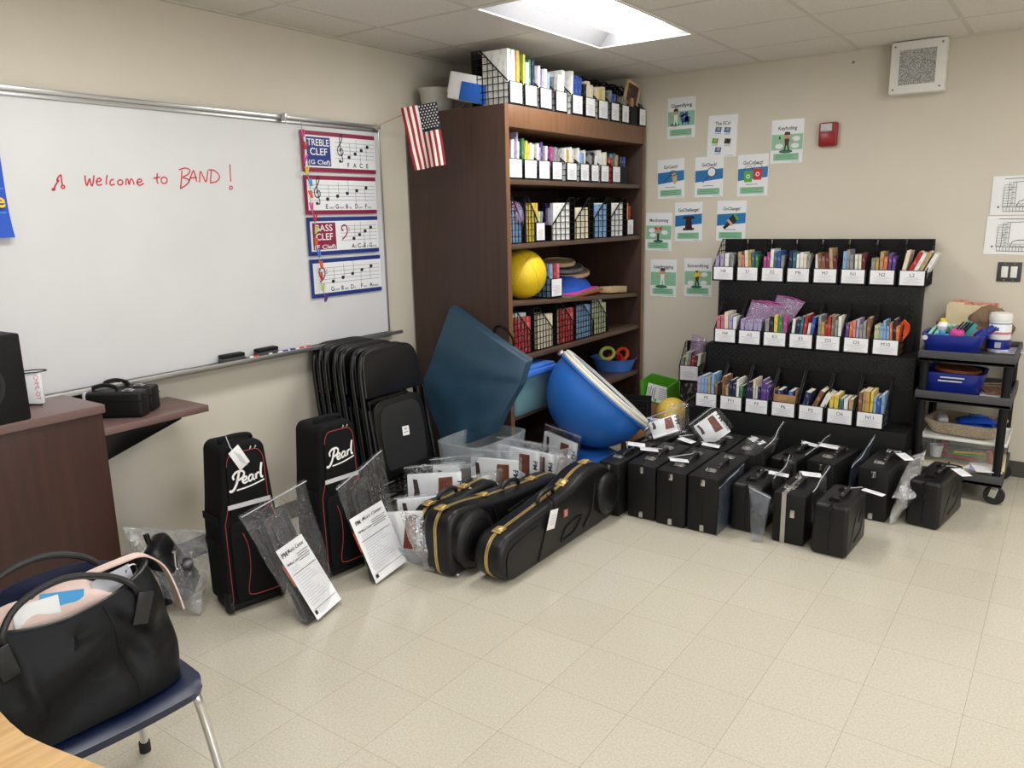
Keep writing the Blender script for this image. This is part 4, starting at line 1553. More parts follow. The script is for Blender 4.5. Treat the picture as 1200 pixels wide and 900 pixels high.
# light switch
t = thing('light_switch', 'dark double light switch with two white rockers on back wall', 'switch', (3.101, 0, 1.185), 0)
part('plate', box(new(), (0, -0.004, 0.057), (0.122, 0.008, 0.114), r=0.003), 'grey_plastic', t)
for x in (-0.023, 0.023):
    part('rocker', box(new(), (x, -0.0095, 0.057), (0.034, 0.008, 0.066), (0.05, 0, 0), r=0.002), 'white_paint', t)
    for z in (0.012, 0.102):
        pass
b = new()
for x in (-0.023, 0.023):
    for z in (0.01, 0.104):
        lathe(b, [(0, 0), (0.0035, 0), (0.003, 0.0015), (0, 0.002)], 8, xf((x, -0.008, z), (PI / 2, 0, 0)))
part('screws', b, 'nickel', t)

# ---------------------------------------------------------------- utility cart
cx0, cx1, cy0, cy1 = 2.745, 3.215, -0.63, -0.06
t = thing('utility_cart', 'dark grey plastic three-shelf cart on casters against back wall', 'cart', ((cx0 + cx1) / 2, (cy0 + cy1) / 2, 0), 0)
W2, D2 = (cx1 - cx0) / 2, (cy1 - cy0) / 2
for z, nm in ((0.83, 'top'), (0.60, 'mid'), (0.155, 'low')):
    b = new()
    box0(b, -W2, W2, -D2, D2, z - 0.05, z - 0.024, r=0.006)
    for a in ((-W2, W2, -D2, -D2 + 0.018), (-W2, W2, D2 - 0.018, D2), (-W2, -W2 + 0.018, -D2 + 0.018, D2 - 0.018), (W2 - 0.018, W2, -D2 + 0.018, D2 - 0.018)):
        box0(b, *a, z - 0.05, z + 0.012, r=0.006)
    part('shelf', b, 'grey_plastic', t)
for sx in (-1, 1):
    for sy in (-1, 1):
        b = new()
        lathe(b, [(0, 0.108), (0.022, 0.108), (0.022, 0.80), (0, 0.80)], 20, xf((sx * (W2 - 0.034), sy * (D2 - 0.034), 0)))
        part('post', b, 'black_plastic', t)
        c = part('caster_fork', box(new(), (sx * (W2 - 0.034), sy * (D2 - 0.034), 0.098), (0.03, 0.05, 0.02), r=0.004), 'steel_grey', t)
        b = new()
        for k in (-1, 1):
            box(b, (sx * (W2 - 0.034) - 0.004, sy * (D2 - 0.034) + k * 0.0165, 0.072), (0.034, 0.003, 0.06), (0, 0.25, 0))
        part('fork_plate', b, 'nickel', c)
        b = new()
        lathe(b, [(0, -0.013), (0.02, -0.014), (0.048, -0.013), (0.053, -0.007), (0.053, 0.007), (0.048, 0.013), (0.02, 0.014), (0, 0.013)], 28, xf((sx * (W2 - 0.034), sy * (D2 - 0.034), 0.0535), (PI / 2, 0, 0)))
        part('wheel', b, 'rubber', t)
CZ = {'top': 0.807, 'mid': 0.577, 'low': 0.132}


def tub(name, label, cat, loc, w, d, h, mt, rot=0, rim=0.012, taper=1.12, group=None):
    """open moulded tub with a rolled rim"""
    t = thing(name, label, cat, loc, rot, group)
    b = new()
    n = 48

    def ring(k, z, ins=0.0):
        out = []
        for i in range(n):
            a = 2 * PI * i / n
            c, s = math.cos(a), math.sin(a)
            e = 0.35
            x = (abs(c) ** e) * (1 if c > 0 else -1) * (w / 2 * k - ins)
            y = (abs(s) ** e) * (1 if s > 0 else -1) * (d / 2 * k - ins)
            out.append(b.verts.new((x, y, z)))
        return out
    R = [ring(0.92 / taper, 0), ring(1 / taper, 0.012), ring(1.0, h - 0.006), ring(1.0, h), ring(1.0, h + 0.001, 0.004), ring(1.0, h - 0.01, 0.006), ring(1 / taper, 0.016, 0.006), ring(0.92 / taper, 0.008, 0.004)]
    for v in R[2] + R[3]:
        v.co.x *= 1 + rim / w * 2
        v.co.y *= 1 + rim / d * 2
    for A, B in zip(R, R[1:]):
        for i in range(n):
            b.faces.new((A[i], A[(i + 1) % n], B[(i + 1) % n], B[i]))
    b.faces.new(R[0][::-1])
    b.faces.new(R[-1])
    part('tub', b, mt, t)
    return t


t = tub('dishpan', 'blue dishpan full of toys on the cart top', 'tub', (2.895, -0.42, CZ['top']), 0.29, 0.3, 0.118, 'tub_blue')
TX = t.location
b = new()
disc(b, (-0.13, 0.1), 0.014, 0.158, n=14)
part('round_sticker', b, 'print_light', t, 'small white sticker')
t = tub('dishpan', 'blue dishpan on the middle cart shelf', 'tub', (2.91, -0.42, CZ['mid']), 0.31, 0.3, 0.135, 'tub_blue')
b = new()
for k in range(2):
    rect(b, -0.06 + 0.01 * k, 0.06 + 0.01 * k, 0.088 + 0.02 * k, 0.096 + 0.02 * k, 0.162)
part('handle_slot', b, 'print_light', t)
b = new()
lathe(b, [(0, 0), (0.1, 0), (0.108, 0.012), (0.1, 0.026), (0, 0.03)], 32, sx=1.15)
solo('frying_disc', b, M('terracotta', (150, 84, 52), 0.5), 'round terracotta-coloured lid lying in the middle shelf dishpan', 'lid', (2.93, -0.42, CZ['mid'] + 0.118), (0.0, 0.05, 0))
# toys in the top tub: first a fill, then individual pieces
x0, y0, z0 = TX
tz = z0 + 0.09


def toy(name, b, m_, label, x, y, z, rot=(0, 0, 0)):
    return solo(name, b, m_, label, 'toy', (x0 + x, y0 + y, tz + z), rot)


b = new()
for k in range(3):
    tube(b, smooth_path([(-0.06 + 0.03 * k, -0.03, 0), (-0.03 + 0.03 * k, 0.02, 0.05), (0.01 + 0.03 * k, 0.0, 0.07), (0.05, 0.03, 0.02)]), 0.009, 6)
toy('plastic_whisk', b, M('mint', (150, 214, 180), 0.4), 'mint green looped toy at the left of the blue dishpan', -0.07, -0.05, 0.0)
b = new()
lathe(b, [(0.0, 0), (0.03, 0), (0.036, 0.01), (0.036, 0.05), (0.03, 0.06), (0, 0.06)], 20)
toy('toy_cup', b, 'pink', 'hot pink toy cup in the middle of the blue dishpan', 0.02, -0.08, -0.005, (0.2, 0, 0))
b = new()
lathe(b, [(0, -0.03), (0.02, -0.024), (0.03, 0), (0.02, 0.024), (0, 0.03)], 18)
toy('toy_ball', b, 'paper', 'small white ball on top of the toys in the dishpan', -0.06, -0.04, 0.065)
b = new()
lathe(b, [(0, 0), (0.014, 0), (0.014, 0.02), (0, 0.024)], 14)
toy('toy_button', b, 'yellow', 'yellow knob resting on the small white ball in the dishpan', -0.06, -0.045, 0.088)
b = tube(new(), smooth_path([(-0.07, 0, 0), (-0.03, -0.01, 0.012), (0.03, -0.01, 0.008), (0.07, 0.0, 0.012)]), 0.013, 8, flat=0.6)
toy('toy_banana', b, 'yellow', 'long yellow toy lying along the front rim of the dishpan', 0.06, -0.11, 0.0)
b = new()
for k in range(4):
    a = k * PI / 2
    lathe(b, [(0, -0.012), (0.014, -0.01), (0.017, 0), (0.014, 0.01), (0, 0.012)], 12, xf((0.02 * math.cos(a), 0, 0.02 * math.sin(a))))
toy('toy_flower', b, 'sky_blue', 'sky blue flower-shaped toy at the front of the dishpan', -0.05, -0.115, 0.02)
b = new()
box(b, (0, 0, 0.035), (0.05, 0.012, 0.09), (0, 0.5, 0), r=0.005)
toy('toy_paddle', b, M('teal_toy', (60, 160, 160), 0.4), 'teal toy paddle sticking up in the dishpan', 0.07, -0.06, 0.02)
b = new()
for k in range(4):
    box(b, (-0.024 + 0.016 * k, 0, 0.03), (0.008, 0.02, 0.07), (0, 0.6, 0), r=0.003)
toy('toy_comb', b, 'black_plastic', 'black toothed toy comb sticking up in the dishpan', 0.05, -0.075, 0.04)
b = new()
lathe(b, [(0, 0), (0.1, 0), (0.11, 0.02), (0.08, 0.055), (0.03, 0.075), (0, 0.078)], 24, sy=0.7)
for v in b.verts:
    v.co += V((1, 1, 1)) * noise.noise(v.co * 22) * 0.008
toy('cloth_scrap', b, M('grey_violet', (120, 124, 146), 0.8, bump=0.3), 'grey cloth heaped at the back of the blue dishpan', 0.03, 0.04, -0.01)
b = new()
lathe(b, [(0, 0), (0.03, 0), (0.034, 0.05), (0.02, 0.06), (0.02, 0.1), (0, 0.1)], 16)
toy('toy_bottle', b, 'tub_blue', 'blue toy bottle at the right of the dishpan', 0.115, -0.03, 0.005, (0, 0.9, 0.3))
# wipes canister
p = at(1169, 412, 2, CZ['top'])
t = thing('wipes_canister', 'white wipes canister with blue band on the cart top', 'canister', (p.x, p.y + 0.005, CZ['top']), -0.62)
R_ = 0.057
b = new()
lathe(b, [(0, 0), (R_ - 0.003, 0), (R_, 0.006), (R_, 0.175), (R_ - 0.002, 0.179), (0, 0.179)], 40)
part('body', b, 'paper_gloss', t)
b = new()
lathe(b, [(0, 0.18), (R_ + 0.002, 0.18), (R_ + 0.003, 0.205), (R_ - 0.002, 0.222), (R_ - 0.02, 0.226), (0, 0.226)], 40)
part('lid', b, 'white_paint', t)
b = new()
lathe(b, [(R_ + 0.0008, 0.02), (R_ + 0.0008, 0.075)], 40)
lathe(b, [(R_ + 0.0008, 0.163), (R_ + 0.0008, 0.168)], 40)
part('blue_band', b, 'tub_blue', t, 'blue printed band')
b = new()
lathe(b, [(R_ + 0.0008, 0.105), (R_ + 0.0008, 0.118)], 40)
for v in list(b.verts):
    pass
part('pink_band', b, M('pink_print', (214, 120, 130), 0.5), t)
b = new()
for k in range(7):
    a = -PI / 2 - 0.7 + 0.2 * k
    box(b, ((R_ + 0.001) * math.cos(a), (R_ + 0.001) * math.sin(a), 0.135 + 0.004 * (k % 2)), (0.009, 0.001, 0.02), (0, 0, a + PI / 2))
part('printing', b, 'navy_print', t)
b = new()
box(b, ((R_ + 0.0012) * math.cos(-0.95), (R_ + 0.0012) * math.sin(-0.95), 0.045), (0.03, 0.001, 0.032), (0, 0, -0.95 + PI / 2))
part('barcode_patch', b, 'print_light', t)
# folders, brown bag and papers behind the dishpan
for k, (c, x, y, w, h, lb) in enumerate((('manila', 2.93, -0.12, 0.25, 0.24, 'manila folder standing at the back of the cart top'), ('cover_salmon', 2.95, -0.10, 0.25, 0.255, 'salmon folder standing behind the manila one on cart top'))):
    b = new()
    box0(b, -w / 2, w / 2, -0.004, 0.004, 0, h)
    box0(b, -w / 2 + 0.01, -w / 2 + 0.09, -0.003, 0.003, h, h + 0.014)
    solo('folder', b, c, lb, 'folder', (x, y, CZ['top'] + 0.002), (-0.1, 0, 0.04 * k), 'folders on the cart')
b = new()
lathe(b, [(0, 0)] + [(0.11 - 0.09 * max(0, k / 24 - 0.55) ** 1.3 * 2, 0.25 * k / 24) for k in range(25)] + [(0.03, 0.245), (0, 0.24)], 48, sy=0.55)
for v in b.verts:
    q = v.co * 19
    if v.co.z > 0.01:
        v.co += V((noise.noise(q), noise.noise(q + V((4, 4, 4))) * 0.6, noise.noise(q + V((8, 1, 2))))) * 0.034
solo('paper_bag', b, 'brown_bag', 'crumpled brown bag at the back of the cart top', 'bag', (3.04, -0.19, CZ['top'] + 0.002))
b = new()
lathe(b, [(0, 0), (0.018, 0), (0.022, 0.14), (0.016, 0.15), (0, 0.15)], 14)
solo('brown_bottle', b, M('amber', (96, 60, 40), 0.3), 'small brown bottle standing left of the manila folder', 'bottle', (2.79, -0.2, CZ['top'] + 0.001))
b = new()
for k in range(4):
    box(b, (0.01 * k, 0.008 * k, 0.0015 + 0.003 * k), (0.1, 0.14, 0.0026), (0, 0, 0.15 * k), mi=k % 2)
solo('paper_slips', b, ['paper', 'cover_lilac'], 'small stack of paper slips beside the canister on cart', 'paper', (3.15, -0.26, CZ['top'] + 0.001))
# middle shelf papers
b = new()
for k in range(5):
    box(b, (0.004 * k, 0, 0.004 + 0.0075 * k), (0.15 - 0.006 * k, 0.2, 0.007), (0, 0, 0.05 * k), mi=k % 3)
solo('magazine_stack', b, ['print_light', 'cover_brown', 'paper'], 'stack of papers beside the dishpan on middle cart shelf', 'paper', (3.11, -0.45, CZ['mid'] + 0.001))
b = new()
for k in range(3):
    tube(b, [(-0.06, 0, 0.006 + 0.01 * k), (0.07, 0.02 * k, 0.006 + 0.012 * k)], 0.005, 6)
solo('wooden_sticks', b, 'cover_tan', 'bundle of thin wooden sticks behind the papers on middle cart shelf', 'sticks', (3.08, -0.24, CZ['mid'] + 0.002))
# lower shelf: bundle of boards, clear bin, wicker basket, wipes packs
t = thing('latch_bin', 'clear plastic bin of pencils with white rim on bottom cart shelf', 'storage box', (3.0, -0.34, CZ['low'] + 0.042), 0.0)
b = new()
box(b, (0, 0, 0.075), (0.40, 0.36, 0.148), r=0.015, taper=(1.06, 1.06))
part('body', b, 'bin_clear', t)
b = new()
for a in ((-0.215, 0.215, -0.2, -0.19), (-0.215, 0.215, 0.19, 0.2), (-0.215, -0.205, -0.19, 0.19), (0.205, 0.215, -0.19, 0.19)):
    box0(b, *a, 0.142, 0.16, r=0.003)
box0(b, -0.205, 0.205, -0.19, 0.19, 0.15, 0.154)
part('lid', b, 'white_paint', t, 'white lid')
bx_ = t.location
for k, (c, w) in enumerate((('red', 'red'), ('green', 'green'), ('yellow', 'yellow'), ('cover_teal', 'teal'), ('cover_orange', 'orange'), ('bright_green', 'bright green'), ('cover_pink', 'pink'))):
    b = tube(new(), [(-0.09, 0, 0), (0.07, 0, 0)], 0.006, 6)
    lathe(b, [(0.006, 0.07), (0.0015, 0.085), (0, 0.085)], 6, xf(rot=(0, PI / 2, 0)))
    solo('coloured_pencil', b, c, w + ' pencil seen inside the clear bin on the cart', 'pencil', (bx_.x + 0.0 + 0.02 * (k % 3), bx_.y - 0.12 + 0.016 * k, bx_.z + 0.03 + 0.013 * (k % 4)), (0, 0, 0.25 * (k % 3) - 0.2), 'pencils in the clear bin')
for k, (c, w, x) in enumerate((('cover_red', 'red', -0.12), ('paper', 'white', -0.14), ('cover_salmon', 'salmon', 0.15))):
    b = new()
    lathe(b, [(0, 0), (0.028, 0), (0.036, 0.07), (0.033, 0.07), (0.025, 0.004), (0, 0.004)], 18)
    solo('small_cup', b, c, w + ' cup seen inside the clear bin on the cart', 'cup', (bx_.x + x, bx_.y - 0.1 + (0.1 if k == 0 else 0), bx_.z + 0.012))
b = new()
for k in range(3):
    box(b, (0.006 * k, 0.004 * k, 0.0065 + 0.013 * k), (0.42, 0.4 - 0.02 * k, 0.012), (0, 0, 0.02 * k), r=0.001, mi=k % 2)
solo('board_stack', b, ['manila', 'paper'], 'stack of manila boards under the clear bin on cart', 'board', (2.985, -0.34, CZ['low'] + 0.001))
b = new()
for k in range(3):
    box(b, (0.012 * k, -0.02 * k, 0.002 + 0.004 * k), (0.13, 0.17, 0.0034), (0, 0, -0.2 + 0.25 * k), mi=k % 2)
solo('leaflets', b, ['paper', 'cover_lilac'], 'loose leaflets at right front corner of bottom cart shelf', 'paper', (3.1, -0.5, CZ['low'] + 0.044))
t = tub('wicker_basket', 'flat woven beige basket on top of the clear bin', 'basket', (2.99, -0.36, CZ['low'] + 0.204), 0.37, 0.3, 0.075, 'wicker', rot=-0.12)
for k, (x, y, rt, z) in enumerate(((0.02, -0.03, 0.2, 0.03), (0.06, 0.05, -0.1, 0.03), (0.05, 0.0, 0.35, 0.068))):
    b = new()
    grid(b, 16, 10, lambda u, v: ((u - .5) * 0.2, (v - .5) * 0.11, 0.036 * (math.sin(PI * u) * math.sin(PI * v)) ** 0.5 + 0.004 * math.sin(u * 40) * (1 if u < .1 or u > .9 else .2)))
    solidify(b, 0.003)
    w_ = thing('wipes_pack', '%s shiny blue wipes pack lying in the woven basket' % ('front', 'back', 'topmost')[k], 'pack', (2.99 + x, -0.36 + y, CZ['low'] + 0.204 + z), rt, 'wipes packs')
    part('wrapper', b, M('blue_wrap', (34, 84, 200), 0.25), w_)
    part('flap', box(new(), (0, 0, 0.037), (0.07, 0.045, 0.004), r=0.0015), 'lid_blue', w_)
b = new()
box(b, (0, 0, 0.03), (0.05, 0.07, 0.06), (0.2, 0, 0.3), r=0.008)
solo('tissue_pack', b, 'paper', 'small white pack in the left end of the woven basket', 'pack', (2.87, -0.36, CZ['low'] + 0.225))
# ---------------------------------------------------------------- podium with side leaf
t = thing('podium', 'dark wood podium standing below the left half of the whiteboard', 'podium', (0.41, -4.03, 0), LW)
# local: x along +y, y towards the wall; the corner seen in the photo is at the origin; body runs to local x = -0.85
rotp = -0.13
b = new()
box0(b, -0.86, 0, 0, 0.36, 0.03, 0.915, r=0.003)
part('cabinet', b, 'podium_wood', t, rot=(0, 0, 0))
part('top', box0(new(), -0.88, 0.008, -0.012, 0.37, 0.916, 0.95, r=0.004), 'podium_top', t)
part('base_board', box0(new(), -0.84, 0.2, 0.06, 0.3, 0.0, 0.029, r=0.003), 'podium_wood', t)
w = part('side_leaf', box0(new(), 0.004, 0.51, 0.085, 0.405, 0.80, 0.83, r=0.003), 'podium_top', t)
b = new()
prism(b, [(0.003, 0.66), (0.02, 0.66), (0.42, 0.775), (0.42, 0.799), (0.003, 0.799)], 0.16, 0.185, r=0.002)
part('leaf_bracket', b, 'black_steel', t, 'black triangular bracket')
t.rotation_euler = (0, 0, LW + 0.0)
# loudspeaker on the podium
t = thing('loudspeaker', 'black box loudspeaker on the podium at left edge', 'speaker', (0.415, -4.282, 0.951), LW + 0.06)
b = new()
box0(b, -0.30, 0, 0, 0.26, 0, 0.31, r=0.006)
part('cabinet', b, 'black_plastic', t)
b = new()
lathe(b, [(0.092, 0), (0.092, 0.006), (0.08, 0.006), (0.07, -0.004), (0.03, -0.014), (0.026, -0.004), (0, 0.003)], 32, xf((-0.165, 0, 0.14), (PI / 2, 0, 0)))
part('woofer_cone', b, 'rubber', t)
b = new()
lathe(b, [(0, 0.003), (0.02, 0.002), (0.026, 0.006), (0.03, 0.0)], 24, xf((-0.165, 0, 0.265), (PI / 2, 0, 0)))
part('tweeter', b, 'black_steel', t)
# white card sleeve with pink letters
p = at(44, 474, 2, 0.951)
t = thing('card_sleeve', 'upright white card sleeve with pink lettering beside the loudspeaker', 'card', (p.x, p.y, 0.951), 1.1)
part('sleeve', box0(new(), -0.035, 0.025, 0, 0.05, 0, 0.125, r=0.004), 'paper', t)
b = new()
text(b, 'CHML-OT', 0.022, 0.0, 0.115, 0.0008, align='LEFT', rot=-PI / 2, bold=0.0)
part('lettering', b, M('pink_ink', (226, 110, 140), 0.5), t)
b = tube(new(), [V((-0.005 + 0.05 * math.cos(a), 0.025 + 0.03 * math.sin(a), 0.127)) for a in [2 * PI * k / 16 for k in range(16)]], 0.0025, 6, closed=True)
part('rim_wire', b, 'black_wire', t)
b = tube(new(), [(p.x - 0.02, p.y - 0.03, 0.955), (p.x + 0.04, p.y + 0.0, 0.955)], 0.003, 8)
solo('pen', b, 'black_plastic', 'thin black pen lying at the foot of the card sleeve', 'pen')

# two slim cases on the side leaf
for k, (dx, dy, lab) in enumerate(((0.165, -3.91, 'nearer of the two slim black cases on the podium leaf'), (0.102, -3.827, 'slim black case on the podium leaf nearer the wall'))):
    t = thing('flute_case', lab, 'instrument case', (dx, dy, 0.831), 0.64, 'slim cases on the leaf')
    part('body', box(new(), (0, 0.045, 0.055), (0.33, 0.085, 0.11), r=0.014, seg=3), 'black_leatherette', t)
    part('seam', box(new(), (0, 0.045, 0.072), (0.331, 0.0865, 0.003)), 'black_wire', t)
    part('handle', tube(new(), smooth_path([(-0.05, 0.045, 0.11), (-0.045, 0.045, 0.125), (0, 0.045, 0.135), (0.045, 0.045, 0.125), (0.05, 0.045, 0.11)]), 0.007, 8, flat=1.3), 'black_leather', t)
    for x in (-0.105, 0.105):
        b = new()
        box(b, (x, 0.03, 0.112), (0.045, 0.03, 0.006), r=0.002)
        box(b, (x, 0.03, 0.116), (0.03, 0.018, 0.008), r=0.002)
        part('latch', b, 'nickel', t)
    if k == 0:
        part('strap', box(new(), (-0.07, 0.045, 0.056), (0.014, 0.088, 0.114), r=0.003), 'print_light', t, 'light grey strap')

# ---------------------------------------------------------------- folding chairs stacked against the wall
b = {}


def folding_chair():
    t = thing('folding_chair', '', 'folding chair', (0, 0, 0), LW, 'folding chairs leaning on the wall')
    u = smooth_path([(-0.245, 0, 0.01), (-0.235, 0, 0.4), (-0.222, 0, 0.78), (-0.20, 0, 0.90), (-0.15, 0, 0.955), (0, 0, 0.962), (0.15, 0, 0.955), (0.20, 0, 0.90), (0.222, 0, 0.78), (0.235, 0, 0.4), (0.245, 0, 0.01)], 5)
    part('back_frame', tube(new(), u, 0.0125, 10), 'black_steel', t)
    bb = new()

    def br_unused(uu, v):
        x = (uu - 0.5) * (0.405 - 0.05 * max(0, v - 0.6) ** 1.2)
        z = 0.72 + 0.215 * v
        return (x * (1 - 0.16 * max(0, (v - 0.75) / 0.25) ** 2), -0.014 + 0.02 * (1 - (2 * uu - 1) ** 2) * 0.9, z)
    prism(bb, rounded([(-0.222, 0.72), (0.222, 0.72), (0.2, 0.968), (-0.2, 0.968)], [0.015, 0.015, 0.085, 0.085], 8), -0.019, 0.012, r=0.009, seg=3)
    part('backrest', bb, 'black_steel', t)
    o = rounded([(-0.185, 0.29), (0.185, 0.29), (0.2, 0.5), (0.185, 0.70), (-0.185, 0.70), (-0.2, 0.5)], [0.03, 0.03, 0.1, 0.09, 0.09, 0.1], 6)
    s = part('seat', prism(new(), o, -0.022, -0.002, r=0.006), 'black_steel', t)
    o2 = rounded([(-0.15, 0.32), (0.15, 0.32), (0.165, 0.5), (0.15, 0.665), (-0.15, 0.665), (-0.165, 0.5)], [0.03, 0.03, 0.1, 0.08, 0.08, 0.1], 6)
    part('seat_pan', prism(new(), o2, -0.026, -0.0225, r=0.002), 'black_foam', s)
    for sx in (-1, 1):
        part('leg', tube(new(), smooth_path([(sx * 0.212, -0.012, 0.66), (sx * 0.215, -0.018, 0.4), (sx * 0.222, -0.026, 0.06)], 4), 0.0115, 10), 'black_steel', t)
        part('foot_cap', tube(new(), [(sx * 0.245, 0, 0.0), (sx * 0.245, 0, 0.035)], 0.0155, 10), 'rubber', t)
        part('hinge_arm', box(new(), (sx * 0.206, -0.012, 0.63), (0.008, 0.024, 0.16), (0, sx * 0.05, 0), r=0.002), 'black_steel', t)
    part('crossbar', tube(new(), smooth_path([(-0.215, -0.02, 0.23), (-0.1, -0.035, 0.21), (0.1, -0.035, 0.21), (0.215, -0.02, 0.23)]), 0.009, 8), 'black_steel', t)
    part('rear_crossbar', tube(new(), [(-0.238, 0, 0.15), (0.238, 0, 0.15)], 0.008, 8), 'black_steel', t)
    return t


fc = folding_chair()
NCH = 7
chairs = []
for k in range(NCH):
    c = fc if k == 0 else fresh(fc)
    f = (0, 0.13, 0.26, 0.47, 0.6, 0.84, 1.0)[k]
    xb = 0.22 + 0.40 * f
    lean = math.radians(9.5 - 0.5 * f)
    c.location = (xb, -2.49 - 0.045 * f, 0.004)
    c.rotation_euler = (-lean, 0, LW)
    c['label'] = ('front black folding chair of the leaning stack, seat sticker facing out' if k == NCH - 1 else
                  'black folding chair nearest the wall in the leaning stack' if k == 0 else
                  'black folding chair, %s from the wall in the leaning stack' % ORD[k])
    chairs.append(c)
fc = chairs[-1]
b = new()
box(b, (0.015, -0.0268, 0.505), (0.05, 0.0012, 0.05), (0, 0.06, 0))
s = part('sticker', b, 'paper', fc, 'white square sticker')
b = new()
text(b, 'N7', 0.016, 0.015, 0.51, 0.0279, bold=0.01)
rect(b, -0.002, 0.03, 0.496, 0.499, 0.0279)
part('lettering', b, 'print_black', s)

# ---------------------------------------------------------------- teal mat standing in a clear tub, leaning on the bookcase
t = tub('clear_tub', 'large clear plastic tub on the floor holding the teal mat', 'storage box', (0.75, -2.085, 0.0), 0.31, 0.47, 0.40, 'tub_clear', rot=0.0, taper=1.15)
P = {k: at(x, y, 1, yy) for k, (x, y, yy) in dict(tl=(531, 360, -1.835), tr=(620, 424, -1.835), r2=(611, 452, -1.9), l=(499, 449, -1.97), br=(580, 508, -2.0), bl=(520, 516, -2.02)).items()}
b = new()
ctr = (P['tl'] + P['tr'] + P['l'] + P['br']) / 4


def matp(u, v):
    """u left to right, v top to bottom"""
    top = P['tl'].lerp(P['tr'], u)
    mid = P['l'].lerp(P['r2'], u)
    bot = P['bl'].lerp(P['br'], u)
    q = top.lerp(mid, v / 0.56) if v < 0.56 else mid.lerp(bot, (v - 0.56) / 0.44)
    q = q + V((0, -1, 0)) * (0.012 * math.sin(PI * u) + 0.012 * math.sin(v * 12 + u * 5) * v * v + 0.02 * noise.noise(V((u * 4, v * 5, 1))) * v)
    q.z += -0.03 * math.sin(PI * u) * v * v
    return q


nu, nv = 18, 22
A = [[b.verts.new(matp(i / nu, j / nv) + V((0, -0.03, 0))) for j in range(nv + 1)] for i in range(nu + 1)]
B = [[b.verts.new(matp(i / nu, j / nv) + V((0.012, 0.022, 0.01))) for j in range(nv + 1)] for i in range(nu + 1)]
for i in range(nu):
    for j in range(nv):
        b.faces.new((A[i][j], A[i][j + 1], A[i + 1][j + 1], A[i + 1][j]))
        b.faces.new((B[i][j], B[i + 1][j], B[i + 1][j + 1], B[i][j + 1]))
rim = [(i, 0) for i in range(nu)] + [(nu, j) for j in range(nv)] + [(i, nv) for i in range(nu, 0, -1)] + [(0, j) for j in range(nv, 0, -1)]
for q in range(len(rim)):
    (i, j), (k, l) = rim[q], rim[(q + 1) % len(rim)]
    b.faces.new((A[i][j], A[k][l], B[k][l], B[i][j]))
bmesh.ops.recalc_face_normals(b, faces=b.faces[:])
mt = thing('exercise_mat', 'folded teal vinyl mat leaning on the bookcase side', 'mat', (0.55, -1.95, 0.2))
MI = Matrix.Translation(-V((0.55, -1.95, 0.2)))
b.transform(MI)
part('panel', b, 'mat_teal', mt)
b = tube(new(), [MI @ (matp(i / 20, 0) + V((0, 0.002, 0.006))) for i in range(21)], 0.007, 8)
tube(b, [MI @ (matp(i / 20, 0) + V((0.006, 0.03, 0.008))) for i in range(21)], 0.006, 8)
part('edge_seam', b, M('mat_edge', (34, 52, 68), 0.5), mt)
b = tube(new(), smooth_path([MI @ (matp(x, 0) + V((0, 0.03, z))) for x, z in ((0.52, 0.0), (0.56, 0.06), (0.66, 0.085), (0.76, 0.06), (0.78, 0.0))]), 0.006, 6)
part('carry_strap', b, 'black_nylon', mt)

# ---------------------------------------------------------------- blue bowl chair on a domed base with a white rim
bc = V((1.12, -1.376, 0.545))
t = thing('spinning_bowl', 'big blue bowl tipped on its domed base before the bookcase', 'bowl', bc)
nrm_ = (_r * 0.66 - _d * 0.74 - _f * 0.12).normalized()
q = V((0, 0, 1)).rotation_difference(nrm_)
QM = q.to_matrix().to_4x4()
R0 = 0.325
b = new()
prof = [(0, -0.325)] + [(R0 * math.sin(a) ** 0.94, -0.325 * math.cos(a)) for a in [PI / 2 * k / 16 for k in range(1, 17)]] + [(R0 + 0.004, 0.02), (R0 + 0.016, 0.024), (R0 + 0.016, 0.036), (R0 - 0.01, 0.036), (R0 - 0.02, 0.0), (0.0, -0.28)]
lathe(b, prof, 56, QM)
part('shell', b, 'ball_blue', t)
b = new()
lathe(b, [(R0 - 0.03, 0.037), (R0 + 0.012, 0.037), (R0 + 0.016, 0.048), (R0 + 0.006, 0.056), (R0 + 0.008, 0.068), (R0 - 0.004, 0.076), (R0 - 0.05, 0.074), (R0 - 0.05, 0.06)], 56, QM)
part('white_rim', b, 'rim_white', t, 'white double rim')
b = new()
box(b, QM @ V((0.0, 0, 0)) + (QM.to_3x3() @ V((R0 + 0.02, 0, 0.01))) * 0.0, (0.001, 0.001, 0.001))
b.free()
for a in (0.4, 3.5):
    pass
low = min(range(64), key=lambda k: (QM.to_3x3() @ V((math.cos(2 * PI * k / 64), math.sin(2 * PI * k / 64), 0))).z)
for k in (low - 3, low + 30):
    a = 2 * PI * k / 64
    b = new()
    box(b, QM @ V(((R0 + 0.02) * math.cos(a), (R0 + 0.02) * math.sin(a), 0.03)), (0.03, 0.035, 0.04), q.to_euler(), r=0.006)
    part('rim_clip', b, 'nickel', t)
b = new()
lathe(b, [(0, 0), (0.2, 0), (0.235, 0.03), (0.23, 0.09), (0.19, 0.16), (0.12, 0.2), (0, 0.205)], 40)
solo('domed_base', b, 'ball_blue', 'blue domed base on the floor under the tipped bowl', 'base', (1.06, -1.41, 0.0))

